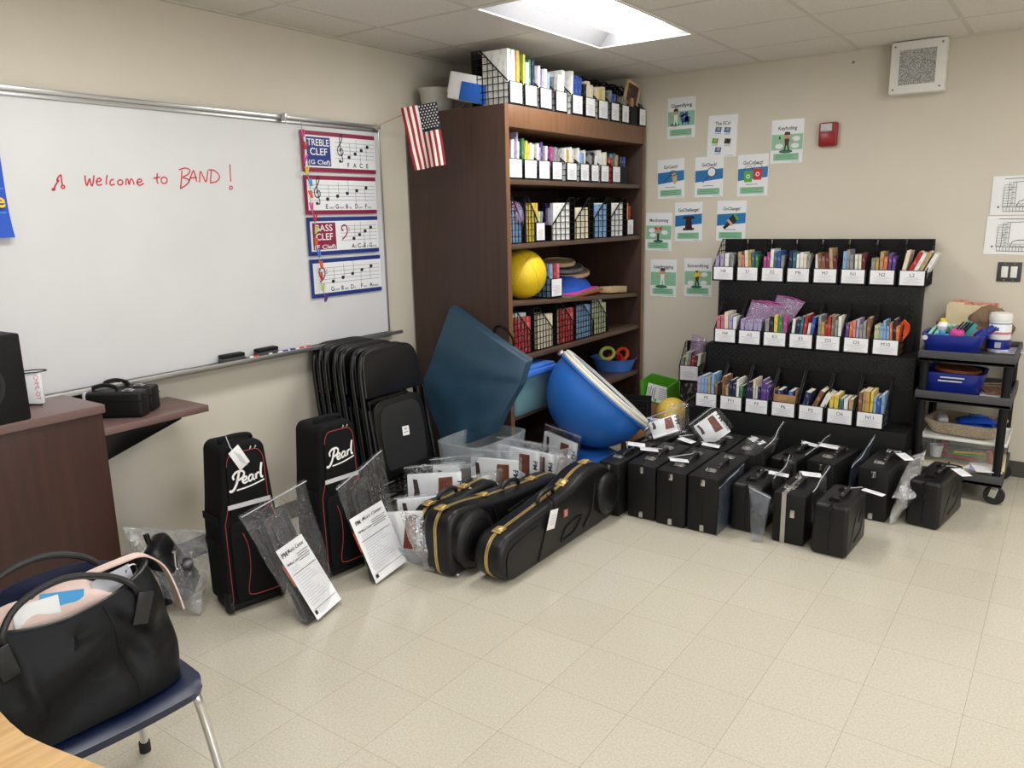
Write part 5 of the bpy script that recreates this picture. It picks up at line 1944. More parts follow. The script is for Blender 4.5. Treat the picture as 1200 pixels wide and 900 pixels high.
# ---------------------------------------------------------------- rolling drum bags
SCRIPT = [([(0.34, 0.97), (0.29, 0.72), (0.22, 0.4), (0.1, 0.12), (0.0, 0.06), (-0.02, 0.14)], 0.0115), ([(0.14, 0.62), (0.12, 0.8), (0.24, 0.98), (0.42, 1.0), (0.5, 0.86), (0.44, 0.66), (0.3, 0.56), (0.24, 0.6)], 0.0095),
          ([(0.44, 0.46), (0.56, 0.54), (0.55, 0.66), (0.46, 0.62), (0.42, 0.46), (0.48, 0.34), (0.6, 0.4)], 0.0085), ([(0.8, 0.66), (0.7, 0.68), (0.63, 0.52), (0.66, 0.38), (0.74, 0.44), (0.8, 0.66), (0.78, 0.46), (0.85, 0.4)], 0.0085),
          ([(0.9, 0.7), (0.885, 0.42)], 0.010), ([(0.89, 0.56), (0.95, 0.7), (1.01, 0.7)], 0.008), ([(1.12, 1.2), (1.07, 0.85), (1.06, 0.5), (1.13, 0.44)], 0.0105), ([(0.2, 0.06), (0.55, 0.1), (0.85, 0.18), (1.16, 0.3)], 0.0065)]


def drum_bag(label, loc, rot, lean, tag):
    t = thing('rolling_bag', label, 'drum bag', loc, (-lean, 0, rot), 'rolling drum bags')
    W, D, Hh = 0.30, 0.22, 0.77
    t.scale = (0.86, 0.86, 0.95)
    o = rounded([(-0.148, 0.035), (0.148, 0.035), (0.148, 0.40), (0.134, 0.50), (0.112, 0.745), (0.085, Hh), (-0.085, Hh), (-0.112, 0.745), (-0.134, 0.50), (-0.148, 0.40)], [0.03, 0.03, 0.05, 0.05, 0.03, 0.03, 0.03, 0.03, 0.05, 0.05], 4)
    part('body', prism(new(), o, 0, D, r=0.022, seg=3), 'black_nylon', t)
    fo = rounded([(-0.1, 0.45), (0.1, 0.45), (0.092, 0.70), (0.07, 0.735), (-0.07, 0.735), (-0.092, 0.70)], 0.03, 5)
    part('upper_panel', prism(new(), fo, -0.012, 0.004, r=0.005), 'black_nylon', t)
    b = new()
    tube(b, [(x, -0.012, z) for x, z in fo[6:]] , 0.0017, 6)
    lo = rounded([(-0.112, 0.06), (0.112, 0.06), (0.112, 0.40), (0.0, 0.45), (-0.112, 0.40)], 0.05, 5)
    tube(b, [(-0.125, -0.002, 0.06 + 0.06 * k) for k in range(7)] + [(-0.112, -0.008, 0.47), (-0.105, -0.01, 0.5)], 0.0017, 6)
    tube(b, [(0.125, -0.002, 0.06 + 0.06 * k) for k in range(7)] + [(0.112, -0.008, 0.47), (0.105, -0.01, 0.5)], 0.0017, 6)
    tube(b, smooth_path([(-0.05, -0.019, 0.37), (-0.03, -0.02, 0.30), (-0.03, -0.02, 0.2), (-0.05, -0.02, 0.1), (-0.03, -0.02, 0.075), (0.04, -0.02, 0.07), (0.12, -0.019, 0.07)], 5), 0.0017, 6)
    part('red_piping', b, 'trim_red', t, 'thin red piping')
    part('front_pocket', prism(new(), rounded([(-0.11, 0.055), (0.125, 0.055), (0.125, 0.42), (-0.11, 0.42)], 0.03, 5), -0.018, 0.004, r=0.008), 'black_nylon', t)
    part('reflective_strip', box0(new(), -0.108, 0.108, -0.0155, -0.0125, 0.487, 0.507), 'reflective', t, 'silver reflective strip')
    b = new()
    for s, wd in SCRIPT:
        stroke(b, [(-0.085 + x * 0.148, 0.562 + z * 0.088) for x, z, _ in smooth_path([(x, z, 0) for x, z in s], 5)], wd, 0.0135)
    part('logo', b, 'logo_white', t, 'white script lettering')
    part('handle', tube(new(), smooth_path([(-0.08, 0.08, Hh - 0.005), (-0.07, 0.075, Hh + 0.014), (0, 0.07, Hh + 0.022), (0.07, 0.075, Hh + 0.014), (0.08, 0.08, Hh - 0.005)]), 0.016, 8, flat=0.5), 'black_nylon', t)
    for z in (0.30, 0.42):
        part('side_strap', box0(new(), -0.158, -0.15, 0.02, D - 0.03, z, z + 0.035, r=0.003), 'black_nylon', t)
    for sx in (-1, 1):
        b = new()
        lathe(b, [(0, -0.014), (0.034, -0.014), (0.04, -0.008), (0.04, 0.008), (0.034, 0.014), (0, 0.014)], 24, xf((sx * 0.135, 0.03, 0.04), (0, PI / 2, 0)))
        part('wheel', b, 'rubber', t)
        part('corner_guard', box(new(), (sx * 0.14, 0.02, 0.065), (0.03, 0.05, 0.075), r=0.01), 'black_plastic', t)
    part('skid_plate', box0(new(), -0.13, 0.13, 0.02, D - 0.02, 0.006, 0.036, r=0.006), 'black_plastic', t)
    for x in (0.03, 0.055):
        part('zip_pull', box(new(), (x, -0.008, 0.738), (0.008, 0.006, 0.03), (0.4, 0.4, 0), r=0.002), 'nickel', t)
    if tag:
        g = part('luggage_tag', box(new(), (-0.035, -0.032, 0.715), (0.06, 0.002, 0.105), (0.12, -0.55, 0), r=0.001), 'paper', t, 'white luggage tag')
        b = new()
        for k in range(4):
            box(b, (-0.035 + 0.012 * (k - 1.5), -0.0338, 0.715 - 0.008 * (k - 1.5)), (0.004, 0.0006, 0.07), (0.12, -0.55, 0))
        part('tag_print', b, 'print_light', g)
        part('tag_string', tube(new(), [(-0.055, 0.05, Hh + 0.03), (-0.06, 0.0, Hh - 0.01), (-0.05, -0.02, Hh - 0.03)], 0.002, 6), 'print_light', t)
    return t


drum_bag('rolling black drum bag with white tag, nearer the podium', (0.697, -3.618, 0.002), 1.365, 0.02, True)
drum_bag('rolling black drum bag without tag, beside the folding chairs', (0.785, -3.182, 0.002), 1.48, 0.02, False)


# ---------------------------------------------------------------- clear bags with pads and papers
def plane_frame(bl_, br_, tl_):
    X = (br_ - bl_).normalized()
    Z = (tl_ - bl_)
    Z = (Z - X * Z.dot(X)).normalized()
    Y = Z.cross(X)
    return Matrix(((X.x, Y.x, Z.x, bl_.x), (X.y, Y.y, Z.y, bl_.y), (X.z, Y.z, Z.z, bl_.z), (0, 0, 0, 1)))


def put(o, m):
    o.matrix_world = m
    return o


def document(label, m, w, h, seed, group):
    t = thing('document', label, 'paper', group=group)
    put(t, m)
    b = new()
    grid(b, 4, 6, lambda u, v: (w * u, -0.001 - 0.002 * math.sin(u * 3 + seed), h * v))
    solidify(b, -0.0008)
    part('sheet', b, 'paper', t)
    b = new()
    D = 0.0042
    text(b, 'PM', h * 0.085, w * 0.16, h * 0.87, D, bold=0.02)
    text(b, 'Music Center', h * 0.07, w * 0.6, h * 0.885, D, shear=0.3, bold=0.008, width=w * 0.62)
    part('heading', b, 'print_black', t)
    b = new()
    for k in range(4):
        rect(b, w * 0.5, w * (0.94 - 0.05 * (k % 2)), h * (0.82 - 0.03 * k), h * (0.828 - 0.03 * k), D)
    rect(b, w * 0.06, w * 0.94, h * 0.62, h * 0.628, D)
    rect(b, w * 0.06, w * 0.94, h * 0.12, h * 0.125, D)
    text(b, 'PM Music Center', h * 0.05, w * 0.28, h * 0.75, D, bold=0.01, width=w * 0.42)
    rect(b, w * 0.05, w * 0.13, h * 0.06, h * 0.11, D)
    part('dark_print', b, 'print_black', t)
    b = new()
    for k in range(12):
        rect(b, w * 0.08, w * (0.45 + 0.45 * ((k * 29 + seed) % 7) / 7), h * (0.58 - 0.036 * k), h * (0.586 - 0.036 * k), D)
    for k in range(3):
        rect(b, w * 0.1, w * 0.4, h * (0.71 - 0.025 * k), h * (0.716 - 0.025 * k), D)
    part('faint_print', b, 'print_light', t)
    return t


def clear_bag(label, corners, puff=0.03, crumple=0.014, seed=0, mt='clear_bag', zip_=True, freq=9, group='clear zip bags', nu=20, nv=20, sag=0.0):
    c = [V(q) for q in corners]
    o = V((c[0].x, c[0].y, min(q.z for q in c)))
    t = thing('clear_bag', label, 'bag', o, group=group)
    part('film', patch(c[0] - o, c[1] - o, c[2] - o, c[3] - o, nu, nv, puff, crumple, freq, seed, sag), mt, t)
    if zip_:
        n = (c[1] - c[0]).cross(c[3] - c[0]).normalized()
        pts = []
        for k in range(15):
            u = k / 14
            p = c[3].lerp(c[2], u) - o + (c[0] - c[3]).normalized() * 0.012
            p += n * noise.noise((p + o) * freq * 0.7 + V((seed * 3, 1, 5))) * crumple * 1.2
            pts.append(p)
        part('zip_strip', tube(new(), pts, 0.0022, 6), 'zip_white', t)
    return t


M('zip_white', (190, 194, 200), 0.25)
for k, (tl, tr, br, bl_, lb) in enumerate((((280, 604, .76), (357, 561, .76), (400, 706, None), (359, 737, None), 'in front of the tagged drum bag'), ((393, 571, .80), (447, 525, .80), (474, 663, None), (437, 686, None), 'in front of the untagged drum bag'))):
    BL, BR = at(bl_[0], bl_[1], 2, 0.003), at(br[0], br[1], 2, 0.003)
    TL, TR = at(tl[0], tl[1], 0, tl[2]), at(tr[0], tr[1], 0, tr[2])
    clear_bag('clear zip bag with a practice pad and paper ' + lb, (BL, BR, TR, TL), 0.03, 0.012, seed=2 + k, freq=8, nu=24, nv=28)
    m = plane_frame(BL, BR, TL)
    W = (BR - BL).length
    Hh = (TL - BL).length
    # slope of the tapering case inside
    x0, x1 = W * 0.06, W * 0.66
    t = thing('pad_case', 'slim dark padded case inside the clear bag ' + lb, 'case', group='padded cases in clear bags')
    put(t, m @ Matrix.Translation((0.0, 0.012, 0.008)))
    b = new()
    TRl = m.inverted() @ TR

    def bil(u, v):
        lo_, hi_ = V((W * u, 0)), V((TRl.x * u, Hh * (1 - u) + TRl.z * u))
        return tuple(lo_.lerp(hi_, v))
    prism(b, rounded([bil(0.07, 0.0), bil(0.66, 0.0), bil(0.74, 0.5), bil(0.72, 0.86), bil(0.24, 0.86), bil(0.16, 0.5)], 0.02, 4), -0.012, 0.014, r=0.006)
    part('shell', b, M('charcoal_case', (22, 22, 24), 0.4, bump=0.3), t)
    b = new()
    tube(b, [(q[0], -0.014, q[1]) for q in (bil(0.26, 0.5), bil(0.33, 0.79), bil(0.63, 0.79), bil(0.62, 0.5))], 0.003, 6)
    part('zip', b, 'black_plastic', t)
    nb = m.to_3x3() @ V((0, 1, 0))
    o_ = BL - nb * 0.018

    def onbag(px, py):
        d_ = at(px, py, 2, 0) - CAM
        return CAM + d_ * ((o_ - CAM).dot(nb) / d_.dot(nb))
    q = [onbag(*a) for a in (((372, 727), (400, 702), (335, 640), (365, 622)), ((441, 684), (474, 659), (418, 605), (459, 586)))[k]]
    md = plane_frame(q[0], q[1], q[2])
    wd_, hd_ = ((q[1] - q[0]).length + (q[3] - q[2]).length) / 2, (q[2] - q[0]).length
    document('white sheet headed PM Music Center ' + lb, md, wd_, hd_, 3 + k, 'papers in clear bags')
    t = solo('red_booklet', box0(new(), -0.005, wd_ + 0.004, 0, 0.005, hd_ * 0.5, hd_ * 0.8, r=0.001), M('booklet_red', (170, 70, 52), 0.4), 'red booklet behind the sheet in the clear bag ' + lb, 'booklet', group='red booklets')
    put(t, md @ Matrix.Translation((0, 0.003, 0)))

# crumpled bag of hardware by the podium
TL, TR = at(143, 615, 0, 0.30), at(250, 618, 0, 0.30)
BL, BR = V((0.36, -3.93, 0.004)), V((0.50, -3.80, 0.004))
BL2 = at(165, 690, 0, 0.42)
clear_bag('crumpled clear bag of drum hardware by the podium', (at(170, 688, 0, 0.42), at(236, 722, 2, 0.004), at(250, 622, 0, 0.36), at(143, 616, 0, 0.30)), 0.06, 0.03, seed=9, freq=7, nu=26, nv=26, mt='cloudy_bag')
t = thing('drum_stand', 'folded chrome and black drum stand in the crumpled bag', 'stand', (0.42, -3.86, 0.02), 0.4)
tube_b = tube(new(), [(0, 0, 0.02), (-0.06, -0.02, 0.34)], 0.012, 10)
part('tube', tube_b, 'black_steel', t)
b = new()
tube(b, [(0.03, 0.02, 0.03), (0.05, 0.0, 0.26)], 0.009, 10)
tube(b, [(0.05, 0.05, 0.02), (0.06, 0.1, 0.22)], 0.008, 10)
part('leg', b, 'chrome', t)
b = new()
lathe(b, [(0, 0), (0.022, 0), (0.026, 0.012), (0.026, 0.05), (0, 0.055)], 20, xf((0.06, 0.06, 0.16), (0.6, 0.5, 0)))
part('clamp', b, 'black_steel', t)
b = new()
box(b, (0.0, 0.04, 0.17), (0.09, 0.16, 0.3), (0.35, -0.35, 0.2), r=0.035, seg=3)
part('sleeve', b, M('charcoal_case', (22, 22, 24), 0.4, bump=0.3), t)
t = thing('equipment_bag', 'black bag with white tag on the floor behind the tote', 'bag', (0.50, -4.07, 0.0), 0.3)
b = new()
box(b, (0, 0, 0.11), (0.2, 0.2, 0.22), r=0.05, seg=3)
part('body', b, 'black_nylon', t)
g = part('luggage_tag', box(new(), (0.08, -0.105, 0.16), (0.11, 0.0015, 0.05), (0.1, -0.2, 0.2)), 'paper', t, 'white luggage tag')
part('tag_buckle', box(new(), (0.085, -0.108, 0.16), (0.018, 0.004, 0.026), (0.1, -0.2, 0.2), r=0.003), 'black_plastic', g)
# ---------------------------------------------------------------- moulded saxophone-type cases
def contour_case(label, loc, outline, th, dome, grooves, latches, handle, rot=LW, tag=None, plaque=None, sk=0.0):
    t = thing('saxophone_case', label, 'instrument case', loc, rot, 'moulded black instrument cases')
    o = rounded(outline, 0.05, 5)
    part('body', prism(new(), o, 0.0, th, r=0.03, seg=4), 'black_shell', t)
    # gold seam band round the outline at mid thickness
    cx = sum(p[0] for p in o) / len(o)
    cz = sum(p[1] for p in o) / len(o)
    b = new()
    for y0, y1 in ((th * 0.5 - 0.008, th * 0.5 - 0.002), (th * 0.5 + 0.002, th * 0.5 + 0.008)):
        A, B = [], []
        for i, p in enumerate(o):
            a, c = V(o[i - 1]), V(o[(i + 1) % len(o)])
            tg = (c - a).normalized()
            n = V((tg.y, -tg.x))
            if n.dot(V(p) - V((cx, cz))) < 0:
                n = -n
            q = V(p) + n * 0.0035
            q0 = V(p) - n * 0.002
            A.append((b.verts.new((q.x, y0, max(0.0005, q.y))), b.verts.new((q.x, y1, max(0.0005, q.y)))))
            B.append((b.verts.new((q0.x, y0, max(0.0005, q0.y))), b.verts.new((q0.x, y1, max(0.0005, q0.y)))))
        k = len(o)
        for i in range(k):
            j = (i + 1) % k
            b.faces.new((A[i][0], A[i][1], A[j][1], A[j][0]))
            b.faces.new((A[i][0], A[j][0], B[j][0], B[i][0]))
            b.faces.new((A[i][1], B[i][1], B[j][1], A[j][1]))
    bmesh.ops.recalc_face_normals(b, faces=b.faces[:])
    part('seam_trim', b, 'gold', t, 'brass seam trim')
    # bell bulge with rings
    (dx, dz, dr, dh) = dome
    b = new()
    lathe(b, [(dr, -0.01), (dr, 0.0), (dr * 0.97, dh * 0.55), (dr * 0.86, dh * 0.86), (dr * 0.7, dh), (dr * 0.66, dh * 0.93), (dr * 0.62, dh), (0, dh * 1.05)], 40, xf((dx, 0, dz), (PI / 2, 0, 0)))
    part('bell_bulge', b, 'black_shell', t)
    for g in grooves:
        part('moulded_rib', tube(new(), smooth_path([(x, -0.001, z) for x, z in g], 4) if len(g) > 2 else [(x, -0.001, z) for x, z in g], 0.006, 6), 'black_shell', t)
    for x, z, a in latches:
        l_ = new()
        box(l_, (x, th * 0.5, z + 0.006), (0.055, 0.05, 0.008), (0, a, 0), r=0.003)
        box(l_, (x, th * 0.5 - 0.004, z + 0.014), (0.035, 0.026, 0.01), (0, a, 0), r=0.004)
        tube(l_, [V((x - 0.022, th * 0.5 - 0.02, z + 0.012)), V((x, th * 0.5 - 0.026, z + 0.022)), V((x + 0.022, th * 0.5 - 0.02, z + 0.012))], 0.003, 6)
        part('latch', l_, 'gold', t)
    x, z, a = handle
    ca, sa = math.cos(a), math.sin(a)
    hp = [(-0.07, 0.0), (-0.062, 0.02), (-0.03, 0.032), (0.03, 0.032), (0.062, 0.02), (0.07, 0.0)]
    part('handle', tube(new(), smooth_path([(x + u * ca - w * sa, th * 0.5 - 0.01, z + 0.006 + w * ca + u * sa) for u, w in hp], 4), 0.011, 8), 'black_leather', t)
    if tag:
        g = part('luggage_tag', box(new(), tag[0], (0.075, 0.0015, 0.1), tag[1], r=0.0005), 'paper', t, 'white luggage tag')
        m = xf(tag[0], tag[1])
        b = new()
        tmp = new()
        for k in range(4):
            box(tmp, (0, -0.0012, 0.02 - 0.014 * k), (0.045 - 0.008 * (k % 2), 0.0006, 0.004))
        merge(b, tmp, m)
        part('tag_print', b, 'print_light', g)
        part('tag_strap', tube(new(), [m @ V((0, 0.004, 0.05)), m @ V((0.01, 0.02, 0.085)), (x, th * 0.5 - 0.02, z + 0.02)], 0.004, 6), 'black_nylon', t)
    if plaque:
        b = new()
        box(b, (plaque[0], -0.003, plaque[1]), (0.042, 0.006, 0.042), (0, 0.12, 0), r=0.002)
        pl = part('plaque', b, M('plaque_red', (150, 62, 50), 0.4), t, 'small red plaque')
        b = new()
        for k in range(3):
            rect(b, plaque[0] - 0.013, plaque[0] + 0.013, plaque[1] - 0.012 + 0.011 * k, plaque[1] - 0.007 + 0.011 * k, 0.0064)
        part('plaque_print', b, 'print_light', pl)
    return t


contour_case('front black moulded case with red plaque and white tag, brass seam', (1.49, -2.93, 0.002),
             [(0.08, 0.0), (0.0, 0.07), (0.0, 0.16), (0.05, 0.222), (0.2, 0.238), (0.44, 0.265), (0.62, 0.288), (0.76, 0.335), (0.88, 0.342), (0.98, 0.318), (1.05, 0.24), (1.09, 0.13), (1.06, 0.0)], 0.16,
             (0.955, 0.16, 0.115, 0.035),
             [[(0.05, 0.04), (0.06, 0.15), (0.2, 0.19), (0.3, 0.2)], [(0.3, 0.02), (0.4, 0.235)], [(0.5, 0.05), (0.56, 0.11), (0.7, 0.12), (0.62, 0.06), (0.5, 0.05)], [(0.72, 0.05), (0.8, 0.12), (0.83, 0.25)]],
             [(0.1, 0.228, -0.12), (0.64, 0.292, -0.3), (0.86, 0.342, 0.0)], (0.47, 0.268, 0.11), tag=((0.395, -0.02, 0.205), (0.12, 0.2, 0.05)), plaque=(0.54, 0.185))
contour_case('black moulded case with round ringed bulge and brass seam, second from front', (1.245, -2.985, 0.002),
             [(0.02, 0.0), (0.0, 0.08), (0.0, 0.26), (0.05, 0.318), (0.2, 0.31), (0.4, 0.275), (0.7, 0.25), (0.95, 0.235), (1.03, 0.2), (1.05, 0.1), (1.02, 0.0)], 0.165,
             (0.16, 0.155, 0.142, 0.045),
             [[(0.34, 0.03), (0.36, 0.14), (0.33, 0.26)], [(0.45, 0.19), (0.62, 0.205), (0.95, 0.19)], [(0.45, 0.05), (0.9, 0.06)]],
             [(0.05, 0.318, 0.0), (0.36, 0.284, 0.2), (0.78, 0.244, 0.06)], (0.58, 0.262, -0.1))
contour_case('rear black moulded case with brass seam, half hidden behind the ringed one', (1.045, -2.885, 0.002),
             [(0.02, 0.0), (0.0, 0.08), (0.02, 0.23), (0.08, 0.262), (0.24, 0.258), (0.38, 0.27), (0.5, 0.275), (0.57, 0.24), (0.6, 0.1), (0.57, 0.0)], 0.14,
             (0.45, 0.14, 0.1, 0.02), [[(0.1, 0.06), (0.3, 0.08)]],
             [(0.07, 0.262, 0.0), (0.34, 0.268, 0.0)], (0.2, 0.262, 0.0))


# ---------------------------------------------------------------- music packs (white boxed kits in clear bags)
def kit(label, loc, rot, tilt=0.0, w=0.27, h=0.34, th=0.032, bag=True, seed=0, tag=False, bw=0.06, roll=0.0):
    t = thing('music_kit', label, 'kit box', loc, (tilt, roll, rot), 'boxed music kits')
    part('box', box0(new(), -w / 2, w / 2, 0, th, 0, h, r=0.003), 'paper_gloss', t)
    b = new()
    D = 0.001
    poly(b, [(w * 0.02, h * 0.30), (w * 0.34, h * 0.26), (w * 0.33, h * 0.94), (w * 0.08, h * 0.93)], D)
    part('instrument_picture', b, 'fiddle_brown', t, 'brown wood picture')
    b = new()
    for k in range(5):
        x = w * (0.06 + 0.055 * k)
        stroke(b, [(x, h * 0.3), (x + 0.004, h * 0.92)], 0.0022, D + 0.0004)
    poly(b, [(-w * 0.42, h * 0.52), (-w * 0.3, h * 0.5), (-w * 0.28, h * 0.7), (-w * 0.32, h * 0.92), (-w * 0.4, h * 0.93), (-w * 0.38, h * 0.74)], D)
    part('dark_picture', b, 'kit_dark', t)
    b = new()
    text(b, 'PM', 0.042, w * 0.42, h * 0.86, D, bold=0.02, rot=-PI / 2, align='LEFT')
    text(b, 'Music', 0.036, w * 0.425, h * 0.62, D, bold=0.0, shear=0.3, rot=-PI / 2, align='LEFT')
    part('lettering', b, 'print_black', t)
    if bag:
        Rm = Matrix.Translation(V(loc)) @ Euler((tilt, roll, rot)).to_matrix().to_4x4()
        e = 0.03
        c = [Rm @ V(q) for q in ((-w / 2 - e, th / 2, 0.012), (w / 2 + e, th / 2, 0.012), (w / 2 + e * 0.8, th / 2, h + bw), (-w / 2 - e * 0.5, th / 2, h + bw * 0.8))]
        clear_bag('clear bag round ' + label.replace('white ', 'the ', 1).replace(' and rear case', '').replace(', mostly hidden', ''), c, 0.045, 0.012, seed=20 + seed, freq=9, nu=18, nv=18, group='clear bags on the kits')
    return t


def facing(px, py, x, off=0.0):
    """position on the floor below the pixel at depth x, and the turn that faces the camera"""
    p = at(px, py, 0, x)
    a = math.atan2(CAM.x - p.x, p.y - CAM.y)
    return p, a + off


KITS = [
    ('white kit box behind the rear moulded case, left end', 509, 557, 0.83, 0.0, 0.36, 0.28),
    ('white kit box just behind and right of the leftmost kit', 535, 547, 0.76, 0.05, 0.37, 0.26),
    ('white kit box in the middle of the row beside the clear tub', 577, 540, 0.98, -0.4, 0.40, 0.27),
    ('white kit box right of the middle one, nearer the bookcase', 603, 527, 0.96, -0.7, 0.40, 0.29),
    ('white kit box close to the bookcase corner, mostly hidden', 622, 530, 1.0, -0.7, 0.38, 0.28),
    ('tilted white kit box in a tall bag beside the blue bowl', 648, 512, 0.96, -0.8, 0.40, 0.26),
]
for i, (lb, px, py, x, off, h, w) in enumerate(KITS):
    p, a = facing(px, py, x, off)
    top = p.z
    kit(lb, (p.x, p.y, 0.003), a, -0.05, w, max(0.25, top), 0.03, True, i, roll=0.0 if i < 5 else 0.12)
# kits in the front left corner of the pile
p, a = facing(494, 586, 0.86, 0.0)
kit('white kit box lying low before the leftmost kit', (p.x, p.y, 0.003), a + 0.1, -0.12, 0.24, p.z, 0.03, True, 8, bw=0.02)
p = at(482, 640, 2, 0.0)
kit('white kit box slanting between the untagged drum bag and rear case', (0.93, -2.97, 0.003), LW - 0.75, -0.15, 0.2, 0.25, 0.03, False, 9, roll=0.06)
clear_bag('crinkled clear bag spilling from the front kit onto the floor', (at(497, 668, 2, 0.006), at(541, 675, 2, 0.006), at(505, 610, 0, 1.07), at(466, 597, 0, 1.0)), 0.035, 0.022, seed=31, freq=12, nu=22, nv=22, mt='shiny_bag')
clear_bag('flat dark clear bag flap lying on the floor by the ringed case', (at(470, 655, 2, 0.02), at(536, 677, 2, 0.006), at(524, 655, 2, 0.05), at(468, 640, 2, 0.12)), 0.01, 0.012, seed=33, freq=10, mt='tinted_bag')
# crumpled loose bags and tags in the pile
for i, (px, py, x, s, lb) in enumerate(((577, 566, 1.0, 0.11, 'loose crumpled clear bag lying in the middle of the kit pile'), (628, 548, 1.02, 0.09, 'loose crumpled clear bag at the right of the kit pile'), (660, 540, 1.08, 0.08, 'loose crumpled clear bag below the tilted kit'))):
    p = at(px, py, 0, x)
    clear_bag(lb, (p + V((-0.02, -s, -0.06)), p + V((0.06, s, -0.06)), p + V((0.02, s * 0.8, 0.07)), p + V((-0.06, -s * 0.9, 0.06))), 0.05, 0.03, seed=40 + i, freq=13, zip_=False, nu=18, nv=18, mt='shiny_bag')
for i, (px, py, x, ry, lb) in enumerate(((556, 581, 1.02, 0.7, 'white paper tag lying on the pile beside the crumpled bag'), (608, 557, 1.0, 0.6, 'white paper tag in front of the middle kits'), (640, 572, 1.05, 0.5, 'white paper tag hanging below the tilted kit'), (672, 530, 1.0, 0.3, 'white paper tag by the blue bowl'))):
    p = at(px, py, 0, x)
    t = thing('paper_tag', lb, 'tag', p, (0.4, ry, LW - 0.6), 'white tags in the kit pile')
    part('card', box(new(), (0, 0, 0), (0.11, 0.0015, 0.055), r=0.0005), 'paper', t)
    b = new()
    for k in range(3):
        rect(b, -0.03, 0.03 - 0.01 * k, 0.01 - 0.012 * k, 0.013 - 0.012 * k, 0.0012)
    part('tag_print', b, 'print_light', t)
    part('tag_string', tube(new(), [(-0.05, 0, 0.0), (-0.08, 0.01, 0.01), (-0.1, 0.02, -0.01)], 0.0018, 6), 'zip_white', t)
# purple and yellow things under the bookcase
b = new()
lathe(b, [(0, 0), (0.05, 0), (0.07, 0.03), (0.07, 0.16), (0.04, 0.21), (0, 0.22)], 24, sy=0.8)
p = at(606, 515, 0, 0.72)
solo('purple_pouch', b, 'purple', 'purple pouch on the floor beneath the bookcase bottom shelf', 'pouch', (0.68, p.y, 0.101))
b = box(new(), (0, 0, 0.02), (0.05, 0.09, 0.04), (0, 0.1, 0.2), r=0.006)
solo('yellow_block', b, 'lime', 'small yellow-green block in front of the purple pouch', 'block', (0.72, p.y + 0.02, 0.101))


